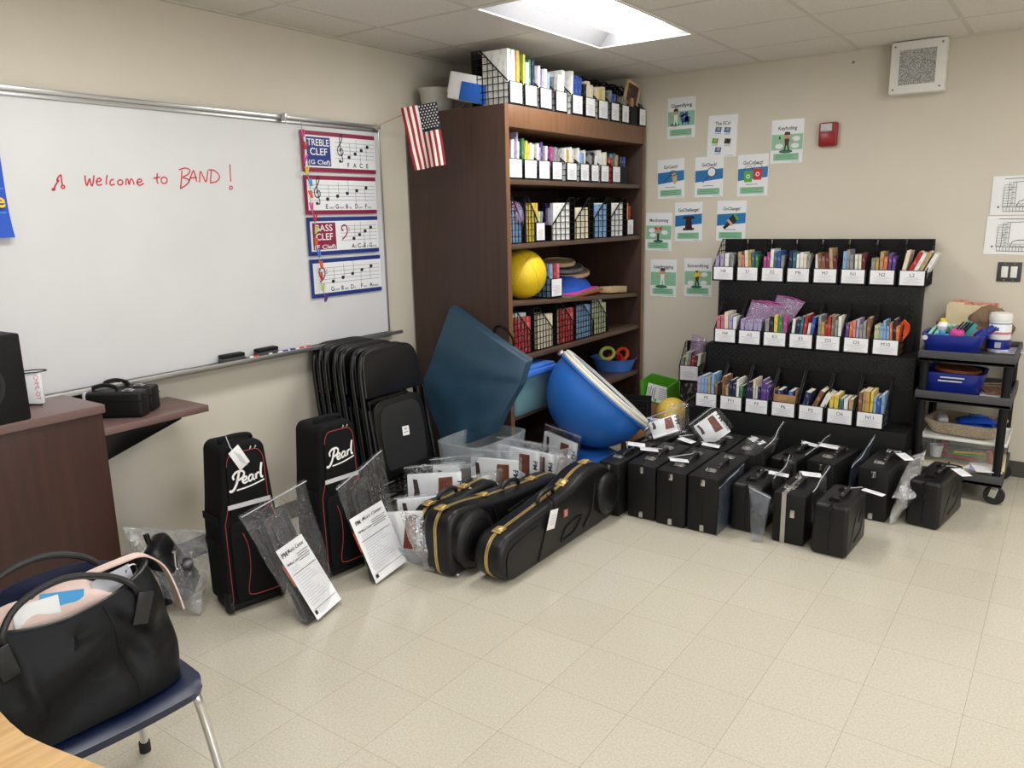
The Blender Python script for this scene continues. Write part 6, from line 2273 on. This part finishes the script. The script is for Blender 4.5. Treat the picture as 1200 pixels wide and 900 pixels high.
# ---------------------------------------------------------------- hard instrument cases
def hard_case(label, x, y, w, l, h, rot=0.0, style='box', tag=None, group='black hard instrument cases', handle_at=0.42, latches=(0.24, 0.74)):
    """x, y: front-left bottom corner; w across the front, l going back, handle along the top"""
    t = thing('instrument_case', label, 'instrument case', (x, y, 0.001), rot, group)
    shell = style == 'shell'
    mt = 'black_shell' if shell else 'black_leatherette'
    b = new()
    if shell:
        box(b, (w / 2, l / 2, h / 2), (w * 1.0, l, h), r=0.022, seg=3, taper=(0.94, 0.97))
    else:
        box(b, (w / 2, l / 2, h / 2), (w, l, h), r=0.008, seg=2)
    part('body', b, mt, t)
    m = 0.5 if style != 'banded' else 0.34
    b = new()
    sm = 'black_wire' if style != 'banded' else 'aluminium'
    sw = 0.003 if style == 'box' else 0.004 if shell else 0.022
    e = 0.0012
    box0(b, w * m - sw / 2, w * m + sw / 2, -e, l + e, -0.0005 if style != 'shell' else 0.03, h + e)
    part('seam_band', b, sm, t, 'silver band' if style == 'banded' else None)
    lm_ = 'black_steel' if shell else 'nickel'
    for f in latches:
        g = new()
        box(g, (w * m, l * f, h + 0.003), (0.055, 0.045, 0.006), r=0.002)
        box(g, (w * m + 0.004, l * f, h + 0.009), (0.035, 0.03, 0.008), r=0.003)
        tube(g, [(w * m - 0.018, l * f - 0.02, h + 0.008), (w * m - 0.02, l * f, h + 0.016), (w * m - 0.018, l * f + 0.02, h + 0.008)], 0.003, 6)
        box(g, (w * m - 0.022, l * f, h + 0.006), (0.014, 0.028, 0.007), r=0.002)
        part('latch', g, lm_, t)
    yh = l * handle_at
    hx = w * m + (0.02 if style == 'banded' else 0.012)
    part('handle', tube(new(), smooth_path([(hx, yh - 0.06, h), (hx + 0.006, yh - 0.055, h + 0.016), (hx + 0.012, yh - 0.02, h + 0.024), (hx + 0.012, yh + 0.02, h + 0.024), (hx + 0.006, yh + 0.055, h + 0.016), (hx, yh + 0.06, h)], 4), 0.011, 8), 'black_leather', t)
    for s in (-1, 1):
        g = box(new(), (hx, yh + s * 0.063, h + 0.004), (0.018, 0.016, 0.008), r=0.002)
        part('handle_mount', g, lm_, t)
    if style == 'box':
        for z in (0.025, h - 0.03):
            g = new()
            box(g, (w * m, -0.002, z), (0.022, 0.004, 0.034), r=0.001)
            tube(g, [(w * m, -0.004, z - 0.017), (w * m, -0.004, z + 0.017)], 0.003, 8)
            part('hinge', g, 'nickel', t)
    elif style == 'banded':
        part('emblem', box(new(), (w * 0.62, -0.003, h * 0.62), (0.022, 0.004, 0.04), r=0.006), 'nickel', t)
    else:
        part('moulded_rib', tube(new(), [(w * 0.96 + 0.002, l * 0.12, 0.03), (w * 0.98, l * 0.35, h * 0.55), (w * 0.965, l * 0.5, h * 0.8)], 0.005, 6), 'black_shell', t)
        g = new()
        tube(g, smooth_path([(w * 0.99 + 0.001, l * 0.35, h * 0.2), (w * 0.985, l * 0.7, h * 0.3), (w * 0.975, l * 0.75, h * 0.7), (w * 0.985, l * 0.55, h * 0.5)], 4), 0.004, 6)
        part('moulded_rib', g, 'black_shell', t)
        for z in (h * 0.97, h * 0.72):
            part('hinge', box(new(), (w * m, 0.002, z - 0.01), (0.018, 0.006, 0.026), r=0.002), 'black_steel', t)
    if tag:
        ox, oy, rz, tx = tag
        g = part('luggage_tag', box(new(), (hx + ox, yh + oy, h + 0.02), (0.1, 0.055, 0.0015), (tx, 0.1, rz), r=0.0004), 'paper', t, 'white luggage tag')
        mm = xf((hx + ox, yh + oy, h + 0.02), (tx, 0.1, rz))
        tmp = new()
        for k in range(3):
            box(tmp, (0.005, 0.012 - 0.012 * k, 0.0012), (0.06 - 0.012 * k, 0.003, 0.0006))
        b = new()
        merge(b, tmp, mm)
        part('tag_print', b, 'print_light', g)
        part('tag_string', tube(new(), [mm @ V((-0.048, 0, 0)), mm @ V((-0.06, 0.01, 0.006)), (hx, yh, h + 0.03)], 0.002, 6), 'zip_white', t)
    return t


T0 = (-0.01, -0.13, 0.35, 0.0)
hard_case('leftmost black hard case of the front row, next to the moulded case', 1.397, -1.885, 0.125, 0.47, 0.302, tag=(-0.01, 0.13, 0.45, 0.1), handle_at=0.42)
hard_case('second black hard case from left in the front row', 1.549, -1.838, 0.166, 0.47, 0.306, tag=(-0.07, -0.02, 0.5, 0.0), handle_at=0.5)
hard_case('third black hard case from left in the front row', 1.724, -1.848, 0.165, 0.48, 0.302, tag=(-0.03, -0.12, 0.5, 0.0), handle_at=0.55)
hard_case('fourth black hard case from left in the front row', 1.897, -1.84, 0.166, 0.47, 0.300, tag=None, handle_at=0.52, latches=(0.24, 0.8))
hard_case('black smooth case with white tag right of the four tall cases', 2.078, -1.72, 0.172, 0.36, 0.257, style='shell', tag=(0.09, 0.02, 0.2, 0.0), handle_at=0.5)
hard_case('black hard case with a wide silver band down its front', 2.31, -1.745, 0.158, 0.36, 0.26, rot=-0.03, style='banded', tag=(0.02, 0.12, 0.5, 0.1), handle_at=0.5)
hard_case('black moulded hard case standing nearest the camera', 2.506, -1.788, 0.172, 0.345, 0.258, rot=-0.04, style='shell', tag=(0.12, 0.05, -0.1, -0.1), handle_at=0.55)
hard_case('black moulded hard case in front of the cart, far right', 2.822, -1.165, 0.165, 0.43, 0.25, rot=-0.14, style='shell', tag=(0.1, -0.02, -0.75, 0.0), handle_at=0.55)
hard_case('black hard case with silver latches left of the far right case', 2.59, -1.2, 0.150, 0.5, 0.285, rot=-0.06, tag=(0.08, 0.0, -0.85, 0.0), handle_at=0.5)
hard_case('black hard case behind the silver-banded one, round silver latches', 2.32, -1.19, 0.15, 0.42, 0.278, rot=-0.15, tag=(-0.07, 0.02, 0.3, 0.1), handle_at=0.55)
hard_case('black smooth case behind the tagged smooth one, by the rack', 2.103, -1.18, 0.165, 0.38, 0.258, rot=-0.15, style='shell', tag=(0.02, 0.08, 0.05, 0.0), handle_at=0.6)
hard_case('black hard case behind the fourth one, white tag across it', 1.92, -1.345, 0.165, 0.42, 0.298, tag=(-0.0, 0.0, -0.55, 0.1), handle_at=0.55)
hard_case('black hard case behind the third one under the leaning kit', 1.735, -1.345, 0.16, 0.42, 0.285, tag=(-0.02, -0.1, 0.2, 0.0), handle_at=0.35)
hard_case('black hard case behind the second one from left', 1.56, -1.345, 0.155, 0.42, 0.285, tag=(0.0, -0.1, -0.2, 0.0), handle_at=0.4)
hard_case('silver-edged black hard case between bowl and rear cases', 1.34, -1.36, 0.16, 0.42, 0.275, rot=-0.05, style='banded', handle_at=0.4)
# kits lying on the rear cases
kit('white kit box leaning like a tent on the cases by the rack', (1.80, -1.14, 0.302), 0.62, -0.35, 0.16, 0.15, 0.02, True, 12, bw=0.04, roll=-0.62)
kit('white kit box lying in a bag on the left rear cases', (1.52, -1.27, 0.32), 0.45, -0.65, 0.17, 0.11, 0.025, True, 13, bw=0.06, roll=-0.35)
# bags hanging between the cases
C3 = [
    ('dark clear bag wedged between the fourth case and the smooth case', [(2.068, -1.86, 0.004), (2.066, -1.5, 0.02), (2.068, -1.48, 0.30), (2.066, -1.84, 0.27)], 0.006, 0.006, 'tinted_bag'),
    ('tinted bag draped down the front between smooth and banded cases', [(2.235, -1.82, 0.003), (2.285, -1.80, 0.003), (2.30, -1.75, 0.235), (2.185, -1.745, 0.27)], 0.02, 0.024, 'tinted_bag'),
    ('clear bag standing between the smooth case and banded case', [(2.285, -1.70, 0.15), (2.285, -1.42, 0.17), (2.29, -1.38, 0.36), (2.285, -1.66, 0.31)], 0.012, 0.02, 'clear_bag'),
    ('clear bag standing between banded case and nearest case', [(2.487, -1.72, 0.12), (2.487, -1.45, 0.15), (2.49, -1.42, 0.345), (2.487, -1.70, 0.29)], 0.01, 0.016, 'clear_bag'),
    ('tinted bag standing left of the case with silver latches', [(2.545, -1.22, 0.04), (2.55, -0.85, 0.1), (2.58, -0.75, 0.36), (2.55, -1.15, 0.27)], 0.01, 0.016, 'tinted_bag'),
    ('shiny clear bag draped over the far right case', [(2.765, -1.23, 0.003), (2.80, -1.19, 0.01), (2.87, -1.12, 0.20), (2.80, -1.2, 0.22)], 0.03, 0.02, 'shiny_bag'),
    ('shiny folded bag top lying against the far right case', [(2.765, -1.23, 0.15), (2.87, -1.19, 0.16), (2.86, -0.88, 0.33), (2.80, -0.92, 0.30)], 0.02, 0.025, 'shiny_bag'),
    ('clear bag standing behind the smooth cases by the rack', [(2.06, -1.3, 0.2), (2.09, -1.12, 0.2), (2.13, -0.95, 0.42), (2.07, -1.18, 0.31)], 0.015, 0.025, 'clear_bag'),
    ('clear bag peaking above the tagged smooth case', [(2.03, -1.38, 0.28), (2.09, -1.26, 0.25), (2.09, -1.24, 0.36), (2.03, -1.33, 0.40)], 0.012, 0.02, 'clear_bag'),
    ('clear bag standing left of the round-latched case', [(2.285, -1.15, 0.12), (2.29, -0.9, 0.15), (2.35, -0.8, 0.34), (2.29, -1.12, 0.29)], 0.01, 0.014, 'clear_bag'),
    ('clear bag loop standing up behind the leftmost cases', [(1.50, -1.2, 0.28), (1.62, -1.15, 0.28), (1.56, -1.05, 0.48), (1.44, -1.08, 0.46)], 0.02, 0.03, 'clear_bag'),
]
for i, (lb, c, pf, cr, mt) in enumerate(C3):
    clear_bag(lb, c, pf, cr, seed=60 + i, freq=11, mt=mt, zip_=True, nu=18, nv=18, group='bags between the cases')
b = new()
lathe(b, [(0, 0), (0.03, 0), (0.045, 0.02), (0.03, 0.05), (0, 0.055)], 18, sy=0.7)
solo('green_pouch', b, 'green', 'small green pouch beside the leaning kit on rear cases', 'pouch', (1.70, -1.04, 0.292))

# ---------------------------------------------------------------- clutter in the corner behind the cases
t = thing('green_crate', 'bright green crate tilted in the corner with a printed sheet', 'crate', (1.0, -0.24, 0.225), (0.25, 0.10, -0.15))
b = new()
w, d, h = 0.24, 0.16, 0.2
for a in ((-w / 2, w / 2, -d / 2, -d / 2 + 0.006, 0, h * 0.3), (-w / 2, w / 2, d / 2 - 0.006, d / 2, 0, h), (-w / 2, -w / 2 + 0.006, -d / 2 + 0.006, d / 2 - 0.006, 0, h), (w / 2 - 0.006, w / 2, -d / 2 + 0.006, d / 2 - 0.006, 0, h), (-w / 2 + 0.006, w / 2 - 0.006, -d / 2 + 0.006, d / 2 - 0.006, 0, 0.006)):
    box0(b, *a)
part('crate', b, 'bright_green', t)
t2 = thing('printed_sheet', 'white printed sheet standing in the green crate', 'paper', (1.0, -0.30, 0.24), (-0.15, 0.10, -0.15))
part('sheet', box0(new(), -0.105, 0.095, 0, 0.002, 0, 0.14), 'paper', t2)
b = new()
for k in range(4):
    rect(b, -0.095 + 0.018 * k, -0.087 + 0.018 * k, 0.03, 0.11 + 0.01 * (k % 2), 0.0008)
for k in range(6):
    rect(b, 0.0, 0.085 - 0.01 * (k % 2), 0.115 - 0.015 * k, 0.119 - 0.015 * k, 0.0008)
disc(b, (-0.02, 0.025), 0.012, 0.0008)
part('printing', b, 'print_grey', t2)
b = new()
w, d, h = 0.3, 0.26, 0.25
for a in ((-w / 2, w / 2, -d / 2, -d / 2 + 0.005, 0, h), (-w / 2, w / 2, d / 2 - 0.005, d / 2, 0, h), (-w / 2, -w / 2 + 0.005, -d / 2 + 0.005, d / 2 - 0.005, 0, h), (w / 2 - 0.005, w / 2, -d / 2 + 0.005, d / 2 - 0.005, 0, h), (-w / 2, w / 2, -d / 2, d / 2, 0, 0.005)):
    box0(b, *a)
t = thing('cardboard_box', 'open cardboard box with a black scrawl under the green crate', 'box', (1.04, -0.46, 0.002), 0.1)
part('carton', b, 'cardboard', t)
b = new()
stroke(b, smooth_path([(-0.1, 0.2, 0), (-0.04, 0.235, 0), (-0.03, 0.19, 0), (-0.1, 0.15, 0), (-0.02, 0.12, 0), (0.03, 0.15, 0)], 5) and [(p.x, p.y) for p in smooth_path([(-0.1, 0.2, 0), (-0.04, 0.235, 0), (-0.03, 0.19, 0), (-0.1, 0.15, 0), (-0.02, 0.12, 0), (0.03, 0.15, 0)], 5)], 0.006, 0.1315)
part('scrawl', b, 'print_black', t)
part('flap', box(new(), (0.2, 0.02, 0.28), (0.16, 0.24, 0.005), (0, -0.75, 0)), 'cardboard', t)
solo('crate', box(new(), (0, 0, 0.105), (0.24, 0.2, 0.21), r=0.01), 'cover_black', 'dark crate on the floor against the wall behind the carton', 'crate', (1.0, -0.2, 0.002))
b = new()
lathe(b, [(0.11 * math.sin(PI * i / 20), -0.11 * math.cos(PI * i / 20)) for i in range(21)], 32)
solo('ball', b, M('soft_yellow', (226, 192, 84), 0.5), 'pale yellow ball at the left foot of the black rack', 'ball', (1.255, -0.60, 0.27))
b = new()
box(b, (0, 0, 0.08), (0.3, 0.2, 0.16), r=0.01)
solo('carton', b, 'cardboard', 'low carton under the pale yellow ball', 'box', (1.26, -0.62, 0.001))
t = tub('white_tray', 'white plastic tray behind the left rear cases', 'tray', (1.24, -0.86, 0.15), 0.26, 0.14, 0.12, 'paper_gloss', rot=0.1)
solo('blue_folder', box(new(), (0, 0, 0.06), (0.12, 0.02, 0.11), r=0.004), 'lid_blue', 'blue folder standing in the white tray', 'folder', (1.26, -0.86, 0.16))
solo('crate', box(new(), (0, 0, 0.074), (0.28, 0.18, 0.148), r=0.01), 'cover_black', 'dark crate under the white tray', 'crate', (1.24, -0.86, 0.001))
b = new()
for k in range(4):
    x = -0.09 + 0.06 * k
    box0(b, x - 0.004, x + 0.004, 0, 0.01, 0, 0.16)
for z in (0, 0.05, 0.1, 0.15):
    box0(b, -0.1, 0.1, 0, 0.01, z, z + 0.008)
box0(b, -0.1, 0.1, 0.01, 0.16, 0, 0.006)
box0(b, -0.1, 0.1, 0.15, 0.16, 0, 0.16)
solo('wire_basket', b, 'black_wire', 'black wire basket between the bowl and the white tray', 'basket', (1.13, -0.95, 0.26), 0.3)
solo('carton', box(new(), (0, 0.05, 0.129), (0.16, 0.18, 0.258), r=0.01), 'cardboard', 'carton standing under the black wire basket', 'box', (1.14, -0.95, 0.001), 0.3)
h = holder((1.215, -0.23, 0.42), 0.12, 0.15, 0.2, 0.12, 0.27, 'tilted black magazine holder with card left of the rack', 'holders beside the rack')
fill(h, 0.15, 0.2, 'gagrMw', 'in the tilted holder left of the rack', 'books beside the rack', (0.17, 0.22), 0.1, 0.15)
b = patch((-0.06, 0, 0), (0.06, 0.0, 0), (0.08, 0.02, 0.17), (-0.04, 0.03, 0.2), puff=0.03, crumple=0.012, seed=77)
solo('zip_bag', b, 'zip_bag_film', 'lilac zip bag standing in the tilted holder left of rack', 'bag', (1.215, -0.12, 0.55))
solo('carton', box(new(), (0, 0, 0.209), (0.16, 0.2, 0.418), r=0.01), 'cover_black', 'black carton supporting the tilted magazine holder', 'box', (1.22, -0.12, 0.001))

# ---------------------------------------------------------------- foreground: student chair with tote bag, table corner
t = thing('student_chair', 'navy plastic student chair with chrome legs holding the black tote', 'chair', (1.42, -4.635, 0), LW - 0.06)
# local: facing -y (towards +x in the room); x along +y
b = new()


def seatf(u, v):
    x = (u - 0.5) * (0.40 - 0.02 * (2 * v - 1) ** 2)
    y = -0.225 + 0.40 * v
    z = 0.435 - 0.012 * math.sin(PI * u) * math.sin(PI * v) - 0.016 * max(0, (0.14 - v) / 0.14) ** 2 + 0.006 * (2 * u - 1) ** 2
    k = max(abs(2 * u - 1), 0)
    return (x, y, z)


def corner_round(bm, r=0.055, x0=-0.20, x1=0.20, y0=-0.225, y1=0.175):
    for v in bm.verts:
        cx_ = min(max(v.co.x, x0 + r), x1 - r)
        cy_ = min(max(v.co.y, y0 + r), y1 - r)
        d = V((v.co.x - cx_, v.co.y - cy_))
        if abs(d.x) > 1e-6 and abs(d.y) > 1e-6:
            m_ = max(abs(d.x), abs(d.y))
            if d.length > 1e-6:
                s = m_ / d.length
                v.co.x = cx_ + d.x * s
                v.co.y = cy_ + d.y * s


grid(b, 22, 22, seatf)
corner_round(b)
bmesh.ops.recalc_face_normals(b, faces=b.faces[:])
solidify(b, 0.028)
part('seat', b, 'navy_plastic', t)
b = new()


def backf(u, v):
    x = (u - 0.5) * (0.41 - 0.05 * v ** 3)
    z = 0.455 + 0.235 * v
    y = 0.16 + 0.07 * v + 0.035 * (1 - (2 * u - 1) ** 2) - 0.02
    return (x, y, z + (-0.03 * (2 * u - 1) ** 4 * v))


grid(b, 22, 12, backf)
bmesh.ops.recalc_face_normals(b, faces=b.faces[:])
solidify(b, 0.02)
part('backrest', b, 'navy_plastic', t)
for sx in (-1, 1):
    l1 = part('leg', tube(new(), smooth_path([(sx * 0.155, 0.0, 0.405), (sx * 0.16, -0.16, 0.400), (sx * 0.172, -0.20, 0.37), (sx * 0.205, -0.255, 0.02)], 4), 0.0125, 12), 'chrome', t, 'chrome leg')
    part('foot', tube(new(), [(sx * 0.205, -0.255, 0.0), (sx * 0.204, -0.253, 0.03)], 0.016, 12), 'rubber', l1)
    l2 = part('leg', tube(new(), smooth_path([(sx * 0.15, 0.02, 0.402), (sx * 0.155, 0.12, 0.39), (sx * 0.175, 0.17, 0.34), (sx * 0.205, 0.25, 0.02)], 4), 0.0125, 12), 'chrome', t, 'chrome leg')
    part('foot', tube(new(), [(sx * 0.205, 0.25, 0.0), (sx * 0.204, 0.248, 0.035)], 0.017, 12), 'rubber', l2)
    part('back_strut', tube(new(), smooth_path([(sx * 0.15, 0.06, 0.402), (sx * 0.165, 0.17, 0.42), (sx * 0.16, 0.215, 0.55), (sx * 0.15, 0.24, 0.66)], 4), 0.011, 10), 'chrome', t)

# tote bag (local frame of the chair: front towards -y)
tb = thing('tote_bag', 'large black nylon tote bag stuffed full on the student chair', 'bag', (1.47, -4.71, 0.442), LW - 0.05)


def tote(u, v):
    """u round the bag, v from bottom (0) to rim (1)"""
    a = 2 * PI * u
    c, s = math.cos(a), math.sin(a)
    e = 0.42 + 0.1 * v
    hw = 0.245 + 0.02 * math.sin(PI * v) - 0.03 * v
    hd = 0.125 - 0.05 * v ** 1.5
    x = (abs(c) ** e) * (1 if c > 0 else -1) * hw
    y = (abs(s) ** e) * (1 if s > 0 else -1) * hd
    z = 0.30 * v
    # rim dips in the middle of the front and back, and rises at the ends
    z += v ** 2 * (0.015 * (abs(x) / hw) ** 2 - 0.03 * (1 - (abs(x) / hw) ** 2) + 0.012 * (x / hw))
    n = noise.noise(V((x * 6, y * 6, z * 5)))
    crease = math.sin(x * 23 + z * 16) * 0.008 + math.sin(x * 12 - z * 30 + 1) * 0.008 + abs(noise.noise(V((x * 9, z * 4, 7)))) * 0.014 + 0.006 * math.sin((x + z * 0.6) * 34) * max(0, 0.6 - abs(v - 0.6))
    k = math.sin(PI * min(1, v * 0.95 + 0.05))
    for fx, sl, am, wd in ((0.13, -0.25, 0.013, 0.026), (0.08, 0.15, -0.012, 0.022), (0.19, -0.1, 0.010, 0.022), (-0.02, 0.5, 0.013, 0.02), (-0.1, 0.75, 0.015, 0.022), (0.03, 0.9, -0.012, 0.024), (-0.17, 0.2, 0.014, 0.02)):
        d = x - (fx + sl * (0.3 - z))
        crease += am * math.exp(-(d / wd) ** 2) * min(1, v * 1.6)
    y += (0.026 * n + crease) * k * (1 if s > 0 else -1)
    x += 0.018 * noise.noise(V((z * 9, y * 8, 3))) * k
    x += 0.03 * v * (1 if x < 0 else -0.4)
    return V((x, y, z))


b = new()
nu, nv = 160, 60
vs = grid(b, nu, nv, tote, wrap=True)
b.faces.new([vs[i][0] for i in range(nu)][::-1])
bmesh.ops.recalc_face_normals(b, faces=b.faces[:])
inner = [[b.verts.new(V((v.co.x * 0.95, v.co.y * 0.9, v.co.z - 0.002))) for v in row[-1:]][0] for row in vs]
for i in range(nu):
    b.faces.new((vs[i][nv], vs[(i + 1) % nu][nv], inner[(i + 1) % nu], inner[i]))
low_ = [b.verts.new(V((v.co.x * 0.9, v.co.y * 0.75, v.co.z - 0.09))) for v in inner]
for i in range(nu):
    b.faces.new((inner[i], inner[(i + 1) % nu], low_[(i + 1) % nu], low_[i]))
part('body', b, 'tote_nylon', tb)
b = tube(new(), [tote(i / 60, 0.985) + V((0, 0, 0.004)) for i in range(60)], 0.0045, 6, closed=True)
part('rim_piping', b, 'black_leather', tb)
b = new()
for x in (0.05,):
    tube(b, [tote(0.75 + 0.02, k / 20) + V((0, -0.001, 0)) for k in range(1, 20)], 0.0015, 6)
part('front_seam', b, 'black_wire', tb)
for sgn, y, lift in ((-1, -0.085, 0.085), (1, 0.06, 0.11)):
    h0, h1 = 0.27, 0.30
    pts = smooth_path([(-0.165, y * 0.9, h0 - 0.06), (-0.155, y, h0 + 0.03), (-0.10, y * 0.9 + 0.02, h0 + lift * 0.85), (0.0, y * 0.8 + 0.03, h0 + lift), (0.09, y * 0.9 + 0.02, h0 + lift * 0.72), (0.135, y, h1), (0.15, y, h1 - 0.04)], 5)
    hd = part('handle', tube(new(), pts, 0.0085, 8), 'black_leather', tb)
    for x in (-0.165, 0.148):
        b = new()
        box(b, (x, y * 1.12 - 0.008 * (1 if sgn < 0 else -1), h0 - 0.035), (0.04, 0.008, 0.085), (0.05, 0.3 if x > 0 else -0.2, 0), r=0.003)
        part('handle_tab', b, 'black_leather', hd)
for x in (-0.17, 0.165):
    b = tube(new(), [V((x + 0.016 * math.cos(a), -0.03, 0.31 + 0.016 * math.sin(a))) for a in [2 * PI * k / 14 for k in range(14)]], 0.003, 6, closed=True)
    part('ring', b, 'nickel', tb)
# pink lining strap over the right end
b = new()
sp = smooth_path([(0.0, 0.05, 0.28), (0.07, 0.02, 0.315), (0.14, -0.01, 0.335), (0.20, -0.015, 0.335), (0.243, -0.025, 0.295), (0.263, -0.035, 0.23), (0.276, -0.04, 0.16)], 5)
wd = V((0, 1, 0)) * 0.016
rows_ = [(b.verts.new(p - wd), b.verts.new(p + wd)) for p in sp]
for A_, B_ in zip(rows_, rows_[1:]):
    b.faces.new((A_[0], A_[1], B_[1], B_[0]))
solidify(b, 0.004)
part('shoulder_strap', b, 'pink_cloth', tb, 'pale pink strap')
# things inside the tote
b = new()


def cl(u, v):
    x = -0.2 + 0.36 * u
    y = -0.055 + 0.12 * v
    z = 0.25 + 0.075 * math.sin(PI * u) ** 0.7 * math.sin(PI * v) ** 0.5 + 0.012 * math.sin(x * 40 + y * 30) + 0.016 * noise.noise(V((x * 18, y * 18, 2)))
    return (x, y, z)


grid(b, 30, 18, cl)
bmesh.ops.recalc_face_normals(b, faces=b.faces[:])
solidify(b, 0.006)
o = solo('pink_garment', b, 'pink_cloth', 'pale pink garment bundled in the mouth of the tote', 'clothing', (1.47, -4.71, 0.442), LW - 0.05)
for k, (x, c, lb, dy) in enumerate(((-0.02, 'sky_blue', 'bright blue card sticking out of the tote', -0.045), (-0.07, 'paper', 'white paper sticking out of the tote beside the blue card', -0.05), (0.12, 'print_light', 'grey paper sticking out at the right end of the tote', -0.04))):
    b = box(new(), (x, dy, 0.26), (0.1, 0.003, 0.13), (-0.2, 0.25 - 0.2 * k, 0.0))
    solo('card', b, c, lb, 'card', (1.47, -4.71, 0.442), LW - 0.05, group='papers in the tote')

# table corner
edge = [at(x, y, 2, 0.735) for x, y in ((0, 832), (12, 845), (30, 860), (56, 872), (87, 884), (127, 899))]
out = [(p.x, p.y) for p in edge]
dx, dy = out[-1][0] - out[-2][0], out[-1][1] - out[-2][1]
out.append((out[-1][0] + dx * 3, out[-1][1] + dy * 3))
far = (out[-1][0] + 0.12, -5.75)
out += [(far[0], -5.42), (far[0] - 0.2, -5.62), (out[0][0] - 0.3, -5.62), (out[0][0] - 0.36, out[0][1] - 0.3)]
t = thing('table', 'round-cornered oak-topped table at bottom left corner', 'table', (0, 0, 0))
M90 = Matrix(((1, 0, 0, 0), (0, 0, 1, 0), (0, 1, 0, 0), (0, 0, 0, 1)))
b = new()
prism(b, [(x, y) for x, y in out], 0.707, 0.735, M90, r=0.004)
part('top', b, 'oak', t)
b = new()
cxy = (sum(p[0] for p in out) / len(out), sum(p[1] for p in out) / len(out))
for p in (out[3], out[6], out[8], out[9]):
    q = (p[0] + (cxy[0] - p[0]) * 0.22, p[1] + (cxy[1] - p[1]) * 0.22)
    part('leg', tube(new(), [(q[0], q[1], 0.0), (q[0], q[1], 0.706)], 0.02, 14), 'chrome', t)

# ---------------------------------------------------------------- light, world, camera
w = bpy.data.worlds.new('room_world')
SC.world = w
w.use_nodes = True
w.node_tree.nodes['Background'].inputs['Color'].default_value = (0.9, 0.92, 1, 1)
w.node_tree.nodes['Background'].inputs['Strength'].default_value = 0.05

cd = bpy.data.cameras.new('camera')
cd.sensor_width = 36
cd.lens = FPX / 1200 * 36
cd.clip_start = 0.05
co = bpy.data.objects.new('camera', cd)
COL.objects.link(co)
R3 = Matrix((_r, -_d, -_f)).transposed()
co.matrix_world = Matrix.Translation(CAM) @ R3.to_4x4()
SC.camera = co
vs_ = SC.view_settings
vs_.view_transform = 'Standard'
vs_.look = 'None'
vs_.gamma = 1
vs_.use_curve_mapping = False
vs_.exposure = EXPOSURE
SC.cycles.use_denoising = True
SC.cycles.max_bounces = 10
SC.cycles.transparent_max_bounces = 24
SC.cycles.caustics_reflective = False
SC.cycles.caustics_refractive = False
